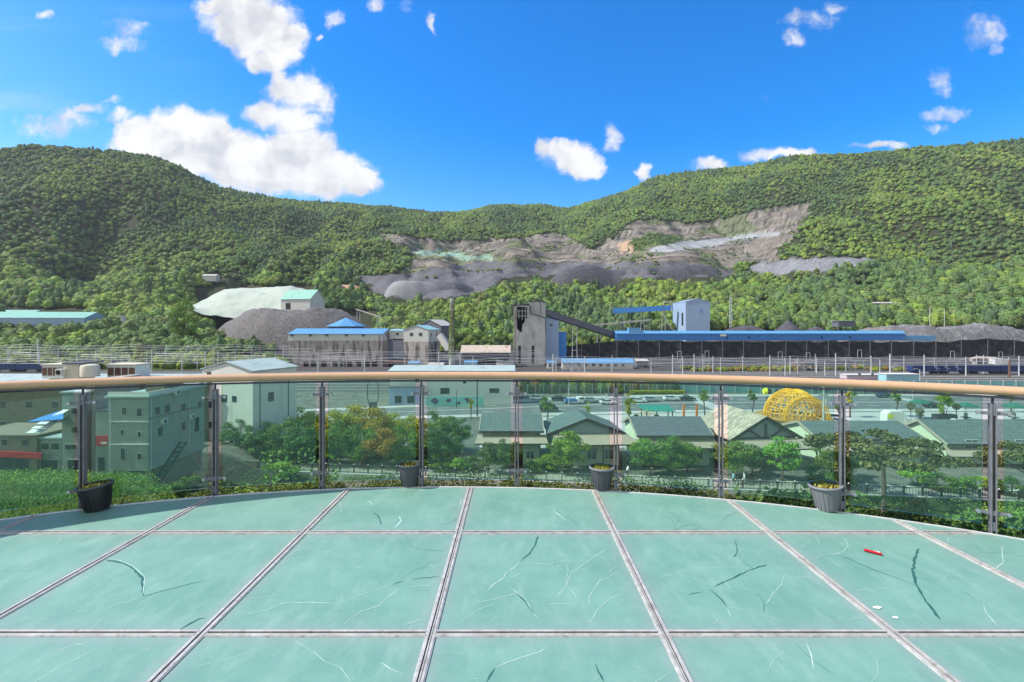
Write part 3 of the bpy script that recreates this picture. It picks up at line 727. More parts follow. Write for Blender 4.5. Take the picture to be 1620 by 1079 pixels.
# near and middle forest (individual crowns still read), then the high slopes
X, Y, Z, kp = forest_points(21000, 250, 500, 5)
rs = np.random.RandomState(8); r_ = rs.uniform(2.0, 4.3, len(X))*np.where(kp, .5, 1)*np.where(Y < 300, .8, 1); r_ *= rs.choice([1, 1, 1, 1.25], len(X))
c_, k_ = species(X, Y, 3); c_ *= 1.12
con = (k_ == 3) & (rs.rand(len(X)) < .6)
sc = np.stack([r_*np.where(con, .6, 1), r_*np.where(con, .6, 1), r_*np.where(con, 1.7, rs.uniform(.85, 1.3, len(X)))], 1)
merge_forest('wooded_slope', np.stack([X, Y, Z+sc[:, 2]*.62+.6], 1), sc, [crown_far(s, 2, 90, .20) for s in range(4)], c_, 'mixed green woodland filling the lower hillside behind the mine', 'forest', M_FOR)
X, Y, Z, kp = forest_points(130000, 500, 1420, 6)
r_ = rs.uniform(1.7, 3.5, len(X))*np.where(kp, .5, 1)*(1+.35*sst(Y, 800, 1300)); c_, k_ = species(X, Y, 4)
con = (k_ == 3) & (rs.rand(len(X)) < .6)
sc = np.stack([r_*np.where(con, .6, 1), r_*np.where(con, .6, 1), r_*np.where(con, 1.6, rs.uniform(.8, 1.2, len(X)))], 1)
merge_forest('forested_mountain', np.stack([X, Y, Z+sc[:, 2]*.5], 1), sc, [crown_far(s+20, 1, 22, .30) for s in range(4)], c_, 'dense green forest covering the mountain slopes up to the skyline', 'forest', M_FOR)
# ---------------------------------------------------------------- building kit
M_CLAD = mat('pale_corrugated_cladding', (.50, .50, .47), rough=.6, var=.08, scale=1, corr=3.0, stain=(.33, .31, .28), streak=True, stain_lo=.55, stain_hi=.8)
M_BCLAD = mat('blue_grey_corrugated', (.27, .36, .50), rough=.5, var=.08, scale=.5, corr=2.2)
M_BROOF = mat('blue_metal_roof', (.10, .28, .50), rough=.42, var=.12, scale=.3, corr=2.0)
M_BLUE = mat('bright_blue_sheet', (.04, .19, .50), rough=.45, var=.2, scale=.4, corr=1.6)
M_CYAN = mat('cyan_metal_roof', (.24, .45, .49), rough=.42, var=.12, scale=.4, corr=2.0)
M_GROOF = mat('green_metal_roof', (.20, .42, .33), rough=.5, var=.15, scale=.4, corr=2.0)
M_SCONC = mat('stained_concrete', (.34, .31, .285), rough=.95, var=.28, scale=.35, bump=.4, bscale=2, stain=(.09, .075, .07), streak=True, stain_scale=.45, stain_lo=.47, stain_hi=.62)
M_GCONC = mat('grey_headframe_concrete', (.36, .36, .345), rough=.95, var=.22, scale=.3, bump=.4, bscale=2, stain=(.13, .13, .13), streak=True, stain_scale=.3, stain_lo=.54, stain_hi=.66)
M_HOLE = mat('opening_shade_black', (.014, .014, .016), rough=.9, var=.4, scale=1)  # near-black: shade inside openings painted on flat panels; also plain black parts
M_WPANE = mat('window_pane_dark', (.03, .045, .05), rough=.12, var=.3, scale=.8, spec=.6)
M_WFR = mat('window_frame_white', (.6, .6, .58), rough=.5, var=.1, scale=2)
M_DSH = mat('dark_shed_sheet', (.11, .11, .13), rough=.7, var=.3, scale=.5, corr=2.0)
M_WROOF = mat('pale_sheet_roof', (.45, .44, .41), rough=.6, var=.2, scale=.5, corr=2.0, stain=(.3, .25, .2), stain_scale=.5)
M_BGROOF = mat('weathered_beige_roof', (.45, .38, .32), rough=.8, var=.2, scale=.5, corr=1.5, stain=(.2, .15, .12), stain_scale=.5)
M_COAL = mat('coal_rubble', (.10, .093, .094), rough=.95, var=.65, scale=.7, bump=1.0, bscale=1.6, stain=(.20, .19, .18), stain_scale=1.1)
M_COALD = mat('black_coal_fines', (.055, .056, .068), rough=.9, var=.4, scale=.5, bump=.8, bscale=1.5, stain=(.10, .10, .115), stain_scale=.5)
M_TARP = mat('pale_green_netting', (.34, .385, .335), rough=.9, var=.13, scale=.12, bump=.5, bscale=.5, stain=(.24, .32, .26), stain_scale=.08)
M_TARPG = mat('grey_tarpaulin', (.20, .205, .215), rough=.8, var=.15, scale=.2, bump=.5, bscale=.8, streak=True, stain=(.16, .16, .18), stain_scale=.5)
M_BANK = mat('grey_bank_net', (.13, .13, .135), rough=.9, var=.5, scale=.25, bump=1.0, bscale=.7, stain=(.24, .24, .24), stain_scale=.5, streak=True)
M_NET = mat('black_dust_net', (.022, .023, .027), rough=.9, var=.5, scale=.25, bump=.5, bscale=1.0, stain=(.055, .055, .058), stain_scale=.35)
M_NAVY = mat('navy_wagon_paint', (.02, .045, .15), rough=.5, var=.2, scale=1, stain=(.03, .03, .04), stain_scale=1)
M_GALV = mat('galvanised_steel', (.48, .50, .51), rough=.5, metal=.2, var=.15, scale=2)
M_RUST = mat('rusty_steel', (.16, .08, .05), rough=.9, var=.4, scale=2)
def slab(mb, pts, th=.12, mi=0): mb.extrude([Vector(p) for p in pts], (0, 0, th), mi)
def bldg(name, label, cat, cx, cy, w_, d, z0, z1, wall, roofm, roof='gx', rh=1.5, oh=.4, rz=0.0, wins=(), group=None, wf=None, th=.14, base=None, basem=None):
    """one building: base centre (cx, cy); w_ along local x, d along local y; eaves at z1"""
    t = thing(name, label, cat, (cx, cy, z0), rz, group); h = z1-z0; W2, D2 = w_/2, d/2
    hb = 0
    if base is not None:
        hb = base-z0; MB().box(0, 0, hb/2, w_-.1, d-.1, hb).build('lower_wall', basem, t)
    mb = MB()
    if roof == 'gx': mb.extrude([(-W2, -D2, hb), (-W2, D2, hb), (-W2, D2, h), (-W2, 0, h+rh), (-W2, -D2, h)], (w_, 0, 0))
    elif roof == 'gy': mb.extrude([(-W2, -D2, hb), (W2, -D2, hb), (W2, -D2, h), (0, -D2, h+rh), (-W2, -D2, h)], (0, d, 0))
    elif roof == 'mono': mb.extrude([(-W2, -D2, hb), (-W2, D2, hb), (-W2, D2, h+rh), (-W2, -D2, h)], (w_, 0, 0))
    elif roof == 'monox': mb.extrude([(-W2, -D2, hb), (W2, -D2, hb), (W2, -D2, h), (-W2, -D2, h+rh)], (0, d, 0))
    else: mb.box(0, 0, (h+hb)/2, w_, d, h-hb)
    mb.build('wall', wall, t)
    mb = MB(); e = .02
    if roof == 'gx':
        k = rh/D2*oh
        for s in (-1, 1): slab(mb, [(-W2-oh, s*(D2+oh), h-k+e), (W2+oh, s*(D2+oh), h-k+e), (W2+oh, 0, h+rh+e), (-W2-oh, 0, h+rh+e)][::s], th)
    elif roof == 'gy':
        k = rh/W2*oh
        for s in (-1, 1): slab(mb, [(s*(W2+oh), -D2-oh, h-k+e), (s*(W2+oh), D2+oh, h-k+e), (0, D2+oh, h+rh+e), (0, -D2-oh, h+rh+e)][::-s], th)
    elif roof == 'mono':
        k = rh/d*oh; slab(mb, [(-W2-oh, -D2-oh, h-k+e), (W2+oh, -D2-oh, h-k+e), (W2+oh, D2+oh, h+rh+k+e), (-W2-oh, D2+oh, h+rh+k+e)], th)
    elif roof == 'monox':
        k = rh/w_*oh; slab(mb, [(-W2-oh, -D2-oh, h+rh+k+e), (W2+oh, -D2-oh, h-k+e), (W2+oh, D2+oh, h-k+e), (-W2-oh, D2+oh, h+rh+k+e)], th)
    elif roof == 'hip':
        r_ = max(W2-D2, 0); rd = [(-r_, 0, h+rh), (r_, 0, h+rh)]; a = [(-W2-oh, -D2-oh, h), (W2+oh, -D2-oh, h), (W2+oh, D2+oh, h), (-W2-oh, D2+oh, h)]
        mb.add(a+rd+[(x, y, z-.15) for x, y, z in a], [(0, 1, 5, 4), (1, 2, 5), (2, 3, 4, 5), (3, 0, 4), (6, 7, 1, 0), (7, 8, 2, 1), (8, 9, 3, 2), (9, 6, 0, 3), (9, 8, 7, 6)])
    else:
        mb.box(0, 0, h+.1, w_+2*oh, d+2*oh, .2)
    mb.build('roof', roofm, t)
    for q in wins:
        s, u, z, ww, wh = q[:5]; pm = q[5] if len(q) > 5 else M_WPANE; nm = q[6] if len(q) > 6 else 'window'
        z -= z0
        def put(nm_, m_, ww_, wh_, pr, par):
            b = MB()
            if s == 'f': b.box(u, -D2-pr/2+.01, z, ww_, pr, wh_)
            elif s == 'r': b.box(W2+pr/2-.01, u, z, pr, ww_, wh_)
            elif s == 'l': b.box(-W2-pr/2+.01, u, z, pr, ww_, wh_)
            return b.build(nm_, m_, par)
        if wf: f_ = put(nm, wf, ww, wh, .07, t); put('pane', pm, ww-.16, wh-.16, .09, f_)
        else: put(nm, pm, ww, wh, .08, t)
    return t
def hitY(px, py, y0=252, y1=700):
    Y = np.linspace(y0, y1, 900); X = wx(px, Y); p = CY-(zt(X, Y)-H)/Y*F
    return float(Y[np.argmax(p < py)])
def heap(name, label, cat, cx, cy, rx, ry, ztop, m_, p=1.6, ns=.6, seed=0, zb=None, group=None, rz=0, flat=0, n=56):
    th = np.linspace(0, 2*np.pi, n, endpoint=False); rr = np.linspace(0, 1, n//2)
    T, Rr = np.meshgrid(th, rr); c, s = math.cos(rz), math.sin(rz)
    wob = 1+.18*fbm(np.cos(T)*1.3+seed, np.sin(T)*1.3, 3, seed)
    lx, ly = np.cos(T)*Rr*rx*wob, np.sin(T)*Rr*ry*wob
    X = cx+lx*c-ly*s; Y = cy+lx*s+ly*c
    g0 = zt(X, Y)-1.0; top = ztop-(fbm(X/14, Y/14, 3, seed)*ns*2)
    f = np.clip((1-Rr**p)*(1+flat), 0, 1)
    Z = g0+(np.maximum(top, g0)-g0)*f+fbm(X/2.2, Y/2.2, 3, seed+3)*ns*f*(1-Rr*.6)
    b = zt1(cx, cy); o = len(rr); V = np.stack([X-cx, Y-cy, Z-b], -1).reshape(-1, 3)
    mb = MB(); fs = [(i*n+j, i*n+(j+1) % n, (i+1)*n+(j+1) % n, (i+1)*n+j)[::-1] for i in range(o-1) for j in range(n)]
    mb.add(V.tolist(), fs); ob = mb.build(name, m_, None, True); ob.location = (cx, cy, b)
    return tag(ob, label, cat, group)

# ---------------------------------------------------------------- mine works across the valley
Yb = 250.0
x0, x1 = wx(456, Yb), wx(605, Yb)
wn_ = [('f', wx(p, Yb)-(x0+x1)/2, wz(530.5, Yb), 1.6, 1.2) for p in (462, 491, 517, 548, 575)]+[('r', -4, wz(529, 253), 1.4, 1.6)]
bays = [('f', wx(p, Yb)-(x0+x1)/2, wz(577.5, Yb), 2.6, 3.6, M_HOLE, 'loading_bay') for p in (484, 496, 512, 530, 543, 553, 567, 581, 592)]  # shade inside the bays painted as near-black panels on the wall face
bldg('coal_bunker', 'long stained concrete bunker with white upper storey and blue roof', 'industrial building', (x0+x1)/2, Yb+11, x1-x0, 22, -20, wz(528.3, Yb), M_CLAD, M_BROOF, 'gx', 2.6, .5, wins=wn_+bays, base=wz(539, Yb), basem=M_SCONC)
cx = wx(665, 252); 
bldg('screening_tower', 'square concrete tower with white gabled top left of the ivy chimney', 'industrial building', cx-.5, Yb+9, 14.2, 14, -20, wz(521.5, 254), M_CLAD, M_CYAN, 'gy', 2.2, .4, rz=R(-15),
     wins=[('f', -2.6, wz(529, 252), 2.0, 1.8), ('f', 2.6, wz(529, 252), 2.0, 1.8), ('r', -3.5, wz(529, 256), 1.0, 1.9), ('r', 3.0, wz(529, 256), 1.0, 1.9), ('r', 2.0, wz(560, 256), 1.2, 12, M_HOLE, 'slot')], base=wz(541, 250), basem=M_SCONC)
bldg('link_bridge', 'short white enclosed bridge joining the bunker to the square tower', 'walkway', wx(628, 258), 262, 8.5, 6, wz(536, 258), wz(523.5, 258), M_CLAD, M_CYAN, 'mono', .8, .2, wins=[('f', 0, wz(528.5, 258), 1.6, 1.3)])
mb = MB(); p0 = Vector((wx(697, 255), 252, wz(530, 255))); p1 = Vector((wx(713, 255), 250, wz(552, 255)))
def beam(mb, a, b, wd, ht, mi=0, up=(0, 0, 1)):
    a, b = Vector(a), Vector(b); d = (b-a); L = d.length; d.normalize(); s = d.cross(Vector(up)); s.normalize(); u = s.cross(d)
    M = Matrix((d, s, u)).transposed(); c = (a+b)/2
    return mb.box(c.x, c.y, c.z, L, wd, ht, 0, mi, M)
o = beam(MB(), p0, p1, 2.6, 3.2).build('conveyor_gallery', M_CLAD); tag(o, 'short pale chute running down from the square tower to the chimney foot', 'conveyor')
# chimney with ivy
cx, cy = wx(715, 243), 243; t = thing('ivy_chimney', 'tall slender chimney wrapped in green ivy with bare grey top', 'chimney', (cx, cy, -19.6))
hh = wz(472, 243)+19.6
MB().lathe([(1.55, 0), (1.35, hh*.45), (.95, hh-.1), (.95, hh), (.6, hh), (.6, hh-1)], 20).build('stack', M_GCONC, t, True)
rs = np.random.RandomState(2); n_ = 2600; a_ = rs.uniform(0, 6.28, n_); z_ = rs.uniform(5, hh-1.2, n_)**1.0; keep_ = rs.rand(n_) < np.where(z_ > hh-6, .35, 1); a_, z_ = a_[keep_], z_[keep_]
r_ = 1.6-.58*z_/hh+rs.uniform(0, .22, len(z_)); nr_ = np.stack([np.cos(a_), np.sin(a_), 0*a_], -1); Cq = np.stack([np.cos(a_)*r_, np.sin(a_)*r_, z_], -1)
M_IVY = leaf_mat('ivy_leaf', (.12, .19, .03), (.24, .30, .06), .2)
def leafmesh(name, V, m_, parent=None, tints=None):
    n = len(V)//4; me = bpy.data.meshes.new(name); me.vertices.add(len(V)); me.vertices.foreach_set('co', V.astype(np.float32).ravel())
    me.loops.add(n*4); me.loops.foreach_set('vertex_index', np.arange(n*4, dtype=np.int32)); me.polygons.add(n); me.polygons.foreach_set('loop_start', (np.arange(n)*4).astype(np.int32)); me.update(calc_edges=True)
    at = me.attributes.new('tint', 'FLOAT', 'POINT'); tt = np.random.RandomState(n).rand(n) if tints is None else tints
    at.data.foreach_set('value', np.repeat(tt, 4).astype(np.float32)); me.materials.append(m_)
    o = bpy.data.objects.new(name, me); col.objects.link(o); o.parent = parent
    return o
leafmesh('ivy', leafquads(Cq, .34, rs, .2, nr_), M_IVY, t)
# pyramid roofed tank
cx, cy = wx(547.5, 288), 288; t = thing('storage_tank', 'round dark tank under a pointed blue roof behind the long bunker', 'tank', (cx, cy, -14))
MB().lathe([(9.8, 0), (9.8, wz(516, 288)+14)], 30).build('tank_wall', M_DSH, t, True)
mb = MB(); zt_ = wz(516, 288)+14; mb.lathe([(11.6, zt_-.2), (11.6, zt_), (.3, zt_+5.0), (.001, zt_+5.05)], 8); mb.build('roof', M_BROOF, t)
bldg('dark_shed', 'tall dark sheet-metal shed with pale roof behind the square tower', 'shed', wx(688, 300), 306, 17, 13, -14, wz(515, 300), M_DSH, M_WROOF, 'gy', 3.6, .5, rz=R(-28))
t = bldg('open_shed', 'long low shed with weathered beige roof and open dark bays', 'shed', wx(768, 247), 252, 24, 9, -19.6, wz(556.5, 247), M_DSH, M_BGROOF, 'gx', 3.0, .8, wins=[('f', x, -17.2, 4.6, 4.2, M_HOLE, 'open_bay') for x in (-8.5, -2.8, 2.9, 8.6)])  # dark interior painted as near-black panels on the front wall
bldg('small_shed', 'small grey lean-to beside the foot of the concrete headframe', 'shed', wx(799, 215), 218, 7, 5, -19.5, wz(575, 215), M_CLAD, M_DSH, 'monox', .9, .3, rz=R(-10))
# headframe tower
Y0 = 255.0; xl, xr = wx(812, Y0), wx(863, Y0); t = thing('headframe_tower', 'tall weathered concrete headframe tower with a broken dark opening at the top', 'tower', ((xl+xr)/2, Y0+7, -20))
ww = xr-xl; lx = lambda p: wx(p, Y0)-(xl+xr)/2; lz = lambda p: wz(p, Y0)+20
mb = MB(); mb.box(0, 0, lz(527)/2, ww, 14, lz(527)); mb.build('lower_shaft', M_GCONC, t)
mb = MB(); mb.extrude([(lx(812.6), -6.8, lz(527)), (lx(862.6), -6.8, lz(527)), (lx(862.6), -6.8, lz(503)), (lx(838), -6.8, lz(496)), (lx(838), -6.8, lz(483)), (lx(812.6), -6.8, lz(483))], (0, 13.4, 0)); mb.build('upper_shaft', M_GCONC, t)
mb = MB(); slab(mb, [(lx(811), -7.3, lz(484)), (lx(838.6), -7.3, lz(481.5)), (lx(838.6), 7, lz(481.5)), (lx(811), 7, lz(484))], .4); slab(mb, [(lx(838.2), -7.2, lz(496)), (lx(864), -7.2, lz(503.4)), (lx(864), 7, lz(503.4)), (lx(838.2), 7, lz(496))], .35); mb.build('roof', M_DARK, t)
mb = MB(); mb.box(lx(852), 1.5, lz(490), 8.2, 9, 9.0); mb.build('winding_house', M_GCONC, t)
mb = MB(); slab(mb, [(lx(839), -3.5, lz(477.5)), (lx(852), -3.5, lz(475)), (lx(852), 6.5, lz(475)), (lx(839), 6.5, lz(477.5))], .35); slab(mb, [(lx(852), -3.5, lz(475)), (lx(866), -3.5, lz(478.5)), (lx(866), 6.5, lz(478.5)), (lx(852), 6.5, lz(475))], .35); mb.build('winding_roof', M_DARK, t)
mb = MB(); mb.add([(lx(818), -6.86, lz(520)), (lx(825), -6.86, lz(526.5)), (lx(826.5), -6.86, lz(513)), (lx(829), -6.86, lz(511)), (lx(831), -6.86, lz(505)), (lx(834), -6.86, lz(503)), (lx(834), -6.86, lz(486)), (lx(818), -6.86, lz(485.4))], [(0, 1, 2, 3, 4, 5, 6, 7)]); mb.extrude([(x, y, z) for x, y, z in mb.v[:8]], (0, .05, 0)); mb.build('broken_opening', M_HOLE, t)  # flat near-black panel paints the shade within the opening
mb = MB(); [mb.box(lx(p), -6.95, lz(497), .3, .2, 5+k) for k, p in enumerate((821, 826, 831))]; [mb.box(lx(826), -6.97, lz(p), 5.2, .2, .3) for p in (492, 500)]; mb.build('opening_beams', M_GCONC, t)
for p in (822, 843): MB().box(lx(p), -7.03, lz(561), 1.3, .12, 9.5).build('dark_strip', M_HOLE, t)  # near-black upright strips on the shaft face
mb = MB(); [mb.box(lx(p), -7.08, lz(586)+.6*k*0+1.6, 1.0, .4, 3.4) for k, p in enumerate((816, 828, 840, 852, 861))]; mb.build('footing_pier', M_SCONC, t)
bldg('tower_annex', 'blue and white sheet-metal annex on the right side of the headframe', 'shed', wx(873.5, 262), 265, 7, 7, -20, wz(507, 262), M_BCLAD, M_BLUE, 'monox', 1.6, .3, wins=[('f', -.5, wz(514, 262), 1.5, 1.2)])
bldg('blue_hopper', 'small bright blue hopper box beside the headframe annex', 'hopper', wx(889, 266), 267, 4.6, 5, -18, wz(525.5, 266), M_BLUE, M_BLUE, 'flat', 0, .1)
def gallery(name, label, a, b, wd, ht, m_, legs=(), rm=None):
    t = thing(name, label, 'conveyor', tuple(Vector(a))); A = Vector((0, 0, 0)); B = Vector(b)-Vector(a)
    beam(MB(), A, B, wd, ht).build('enclosure', m_, t)
    if rm: beam(MB(), A+Vector((0, 0, ht/2+.1)), B+Vector((0, 0, ht/2+.1)), wd+.6, .2).build('roof', rm, t)
    for f in legs:
        q = A.lerp(B, f); gz = zt1(q.x+a[0], q.y+a[1])-a[2]-.5
        mb = MB()
        for s in (-1, 1): mb.tube([(q.x+s*.9, q.y, q.z-ht/2), (q.x+s*1.5, q.y, gz)], .18, 6)
        mb.tube([(q.x-1.1, q.y, (q.z-ht/2)*.6+gz*.4), (q.x+1.1, q.y, (q.z-ht/2)*.6+gz*.4)], .1, 6)
        mb.build('trestle', M_GALV, t)
    return t
gallery('conveyor_gallery', 'long dark inclined conveyor descending right from the headframe', P(862, 494, 264), P(974, 531, 288), 3.4, 3.4, M_DSH, (.4, .75))
gallery('conveyor_gallery', 'bright blue inclined conveyor running into the blue grey warehouse', P(970, 492, 352), P(1064, 487, 345), 3.2, 3.6, M_BLUE, (.15, .5, .85))
gallery('conveyor_gallery', 'thin pale horizontal conveyor on the wooded slope left of the warehouse', P(940, 514, 330), P(1030, 506, 330), 1.4, 1.0, M_WROOF, (.1, .5, .95))
gallery('pipe_bridge', 'thin white sloping pipe on the slope above the round tank', P(563, 489, 330), P(603, 502, 325), .7, .7, M_WROOF, (.1, .9))
# long blue gallery over the yard
t = thing('loading_gallery', 'very long blue roofed loading gallery above the black screens', 'industrial building', (wx(975, 281), 281, -19)); L = wx(1432, 281)-wx(975, 281)
mb = MB(); a, b = wz(538.5, 280)+19, wz(528, 280)+19
mb.box(L/2, 3, (a+b)/2, L, 6, b-a); mb.build('enclosure', M_BLUE, t)
mb = MB(); slab(mb, [(-.5, -.5, b+.02), (L+.5, -.5, b+.02), (L+.5, 3.2, b+1.5), (-.5, 3.2, b+1.5)], .15); slab(mb, [(-.5, 3.2, b+1.5), (L+.5, 3.2, b+1.5), (L+.5, 6.6, b), (-.5, 6.6, b)], .15); mb.build('roof', M_BROOF, t)
mb = MB(); mb.box(wx(1004, 281)-wx(975, 281), 2.4, b+1.7, 6.6, 5, 3.4); mb.build('roof_cabin', M_BROOF, t)
mb = MB(); mb.box(L+9, 3, (a+b)/2-.6, 18, 5, (b-a)*.75); mb.build('end_section', M_BROOF, t)
for k in range(9): MB().box(8+k*19, 1, a/2, .7, .7, a).build('column', M_GCONC, t)
for p in (1150, 1185, 1300, 1345): MB().box(wx(p, 281)-wx(975, 281), -.06, (a+b)/2-.2, 1.1, .12, 1.0).build('vent', M_HOLE, t)
MB().box(wx(1147, 281)-wx(975, 281)-1.2, -.3, b-.9, 3.4, .5, 1.2).build('sign_board', M_WFR, t)
# blue grey warehouse
gz = zt1(125, 340)-1
bldg('warehouse', 'tall blue grey corrugated warehouse standing above the long blue gallery', 'warehouse', (117+133.4)/2, 343.5, 16.4, 27, gz, wz(477, 330), M_BCLAD, M_BCLAD, 'gy', 2.0, .2,
     wins=[('l', -7, wz(505, 335), 3.4, 9, M_HOLE, 'door'), ('f', 0, gz+2, 15.6, 2.4, M_HOLE, 'open_undercroft'), ('f', 2.2, wz(492, 330), 1.0, 2.4, M_BLUE, 'vent')])
t = thing('exhaust_duct', 'pale curved exhaust duct climbing the left side of the warehouse', 'duct', tuple(P(1050, 526, 328)))
B = P(1050, 526, 328); mb = MB(); mb.tube([P(1074, 527, 328)-B, P(1062, 520, 328)-B, P(1055, 507, 328)-B, P(1049, 498, 328)-B, P(1049, 480, 328)-B, P(1052, 478, 328)-B, P(1062, 478, 328)-B, P(1063, 492, 328)-B], .38, 8); mb.build('pipe', M_WROOF, t, True)
# workers hut with cyan roof, huts on the slope
bldg('long_hut', 'long low hut with bright light-blue roof in front of the black screens', 'hut', wx(946, 236), 239, wx(1002, 236)-wx(890, 236), 6, -19.6, wz(573.6, 236), M_CLAD, M_BROOF, 'gx', 1.7, .4, wins=[('f', -13+k*3.6, -17.6, 1.5, 1.2) for k in range(8)])
bldg('hillside_hut', 'small hut with flat white roof among trees on the right slope', 'hut', wx(1396, 402), 402, 22, 10, zt1(wx(1396, 402), 400)-1, wz(480, 402), M_CYAN, M_WROOF, 'mono', 1.2, 2.0)
bldg('forest_hut', 'tiny pale roof showing in the forest above the netted stockpile', 'hut', wx(334, hitY(334, 441)-8), hitY(334, 441)-8, 14, 7, wz(441, hitY(334, 441)-8)-3, wz(436.5, hitY(334, 441)-8), M_CLAD, M_WROOF, 'gx', 1.6, .4)
bldg('pump_hut', 'small white upright hut between bushes right of the far left factory', 'hut', wx(193, 330), 330, 3.2, 3, wz(508, 330)-5, wz(500, 330), M_CLAD, M_WROOF, 'flat', 0, .1)
t = bldg('stilt_cabin', 'pale roofed cabin on stilts behind the right end of the blue gallery', 'cabin', wx(1336, 300), 301, 10, 6, wz(517, 300), wz(508, 300), M_DSH, M_WROOF, 'flat', 0, .7)
for sx in (-4.4, 0, 4.4): MB().tube([(sx, -2, 0), (sx, -2, zt1(wx(1336, 300), 299)-wz(517, 300)-.5)], .25, 6).build('stilt', M_DSH, t)
# far left factory
fz = zt1(wx(70, 330), 330)-2
bldg('factory_hall', 'blue grey factory hall with green roof at the far left', 'factory', wx(62, 332), 338, 62, 24, fz, wz(503, 332), M_BCLAD, M_GROOF, 'gx', 4.2, .4, rz=R(8), wins=[('f', -6+k*12, wz(515, 328), 6, 1.3) for k in range(3)]+[('f', -20, wz(518, 328), 3.8, 3.6, mat('red_banner', (.4, .03, .04), var=.1), 'banner')])
bldg('factory_annex', 'pale gabled factory annex with raised roof behind the green roofed hall', 'factory', wx(22, 352), 356, 26, 16, fz, wz(497, 352), M_CLAD, M_GROOF, 'gx', 3.0, .4, rz=R(8))
# stockpiles
top_ = [(304, 489), (318, 478), (335, 467), (355, 458), (380, 455.5), (410, 454.5), (440, 453.5), (462, 453.5), (480, 457), (500, 463)]
bot_ = [(306, 492), (322, 496), (342, 500), (362, 503), (385, 505), (412, 504), (440, 500), (462, 497), (482, 495), (500, 495)]
pt_, pb_ = [np.interp(np.linspace(0, 1, 60), np.linspace(0, 1, 10), [q[k] for q in a_]) for a_ in (top_,) for k in (0, 1)], [np.interp(np.linspace(0, 1, 60), np.linspace(0, 1, 10), [q[k] for q in a_]) for a_ in (bot_,) for k in (0, 1)]
mb = MB(); V = []; nv_ = 26
for i in range(60):
    A = P(pb_[0][i], pb_[1][i], 352); B = P(pt_[0][i], pt_[1][i], 392); C_ = Vector((B.x*1.02, 412, B.z-14))
    for j in range(nv_):
        f = j/(nv_-6); q = A.lerp(B, f) if f <= 1 else B.lerp(C_, (f-1)*4)
        q = q+Vector((0, 0, 4.5*math.sin(math.pi*min(f, 1))*.8)); V.append((q.x, q.y, q.z+float(fbm(np.array(q.x/9), np.array(q.y/16), 3, 3))*1.3))
mb.add(V, [(i*nv_+j, (i+1)*nv_+j, (i+1)*nv_+j+1, i*nv_+j+1) for i in range(59) for j in range(nv_-1)])
tag(mb.build('netted_stockpile', M_TARP, None, True), 'huge flat-topped stockpile wrapped in pale green netting on the left slope', 'stockpile')
bldg('green_shed', 'green sheet-roofed shed against the right end of the netted stockpile', 'shed', wx(474, 356), 362, 24, 18, zt1(wx(474, 356), 358)-3, wz(473, 356), M_CLAD, M_GROOF, 'gx', 7.0, .6, rz=R(-12), wins=[('f', -6, wz(484, 350), 4, 4.5, M_HOLE, 'doorway')])
heap('waste_rock_heap', 'broad heap of dark purple-grey rubble below the netted stockpile', 'spoil heap', wx(466, 318), 322, 55, 33, wz(491, 320), M_COAL, 2.8, 1.3, 5, flat=.15, n=110)
heap('tarped_coal_heap', 'grey tarpaulin-covered coal heap on the upper terrace', 'stockpile', wx(652, 496), 496, 29, 17, wz(446, 496), M_TARPG, 3.2, .7, 7, flat=.2)
heap('coal_heap', 'dark coal heap right of the grey tarpaulin heap on the terrace', 'coal heap', wx(712, 500), 505, 26, 16, wz(444, 500), M_COALD, 1.8, 1.2, 8)
heap('coal_heap', 'low grey coal mound on the terrace right of the dark one', 'coal heap', wx(775, 520), 525, 24, 16, wz(447, 520), M_COALD, 1.8, 1.0, 9)
heap('coal_heap', 'wide grey spoil bank on the terrace above the middle of the wood', 'coal heap', wx(930, 530), 536, 48, 18, wz(419, 530), M_COALD, 2.0, 1.6, 10)
heap('coal_heap', 'ragged grey spoil bank below the long brown embankment', 'coal heap', wx(1085, 530), 536, 42, 16, wz(418, 530), M_COALD, 2.0, 1.8, 11)
heap('coal_cone', 'pointed black coal cone rising above the long blue gallery', 'coal heap', wx(1253, 300), 304, 19, 15, wz(506, 300), M_COALD, 1.05, .4, 12)
heap('coal_heap', 'long low coal heap between the warehouse and the black coal cone', 'coal heap', wx(1185, 306), 310, 30, 12, wz(515, 306), M_COALD, 1.8, .5, 13)
heap('coal_heap', 'low coal heap between the pointed cone and the stilt cabin', 'coal heap', wx(1300, 300), 306, 16, 10, wz(518, 300), M_COALD, 1.8, .5, 14)
heap('netted_bank', 'long crumpled grey net-covered bank behind the right end of the screens', 'stockpile', wx(1500, 300), 308, 78, 16, wz(517, 300), M_BANK, 3.0, 1.6, 15, flat=.2, n=130)
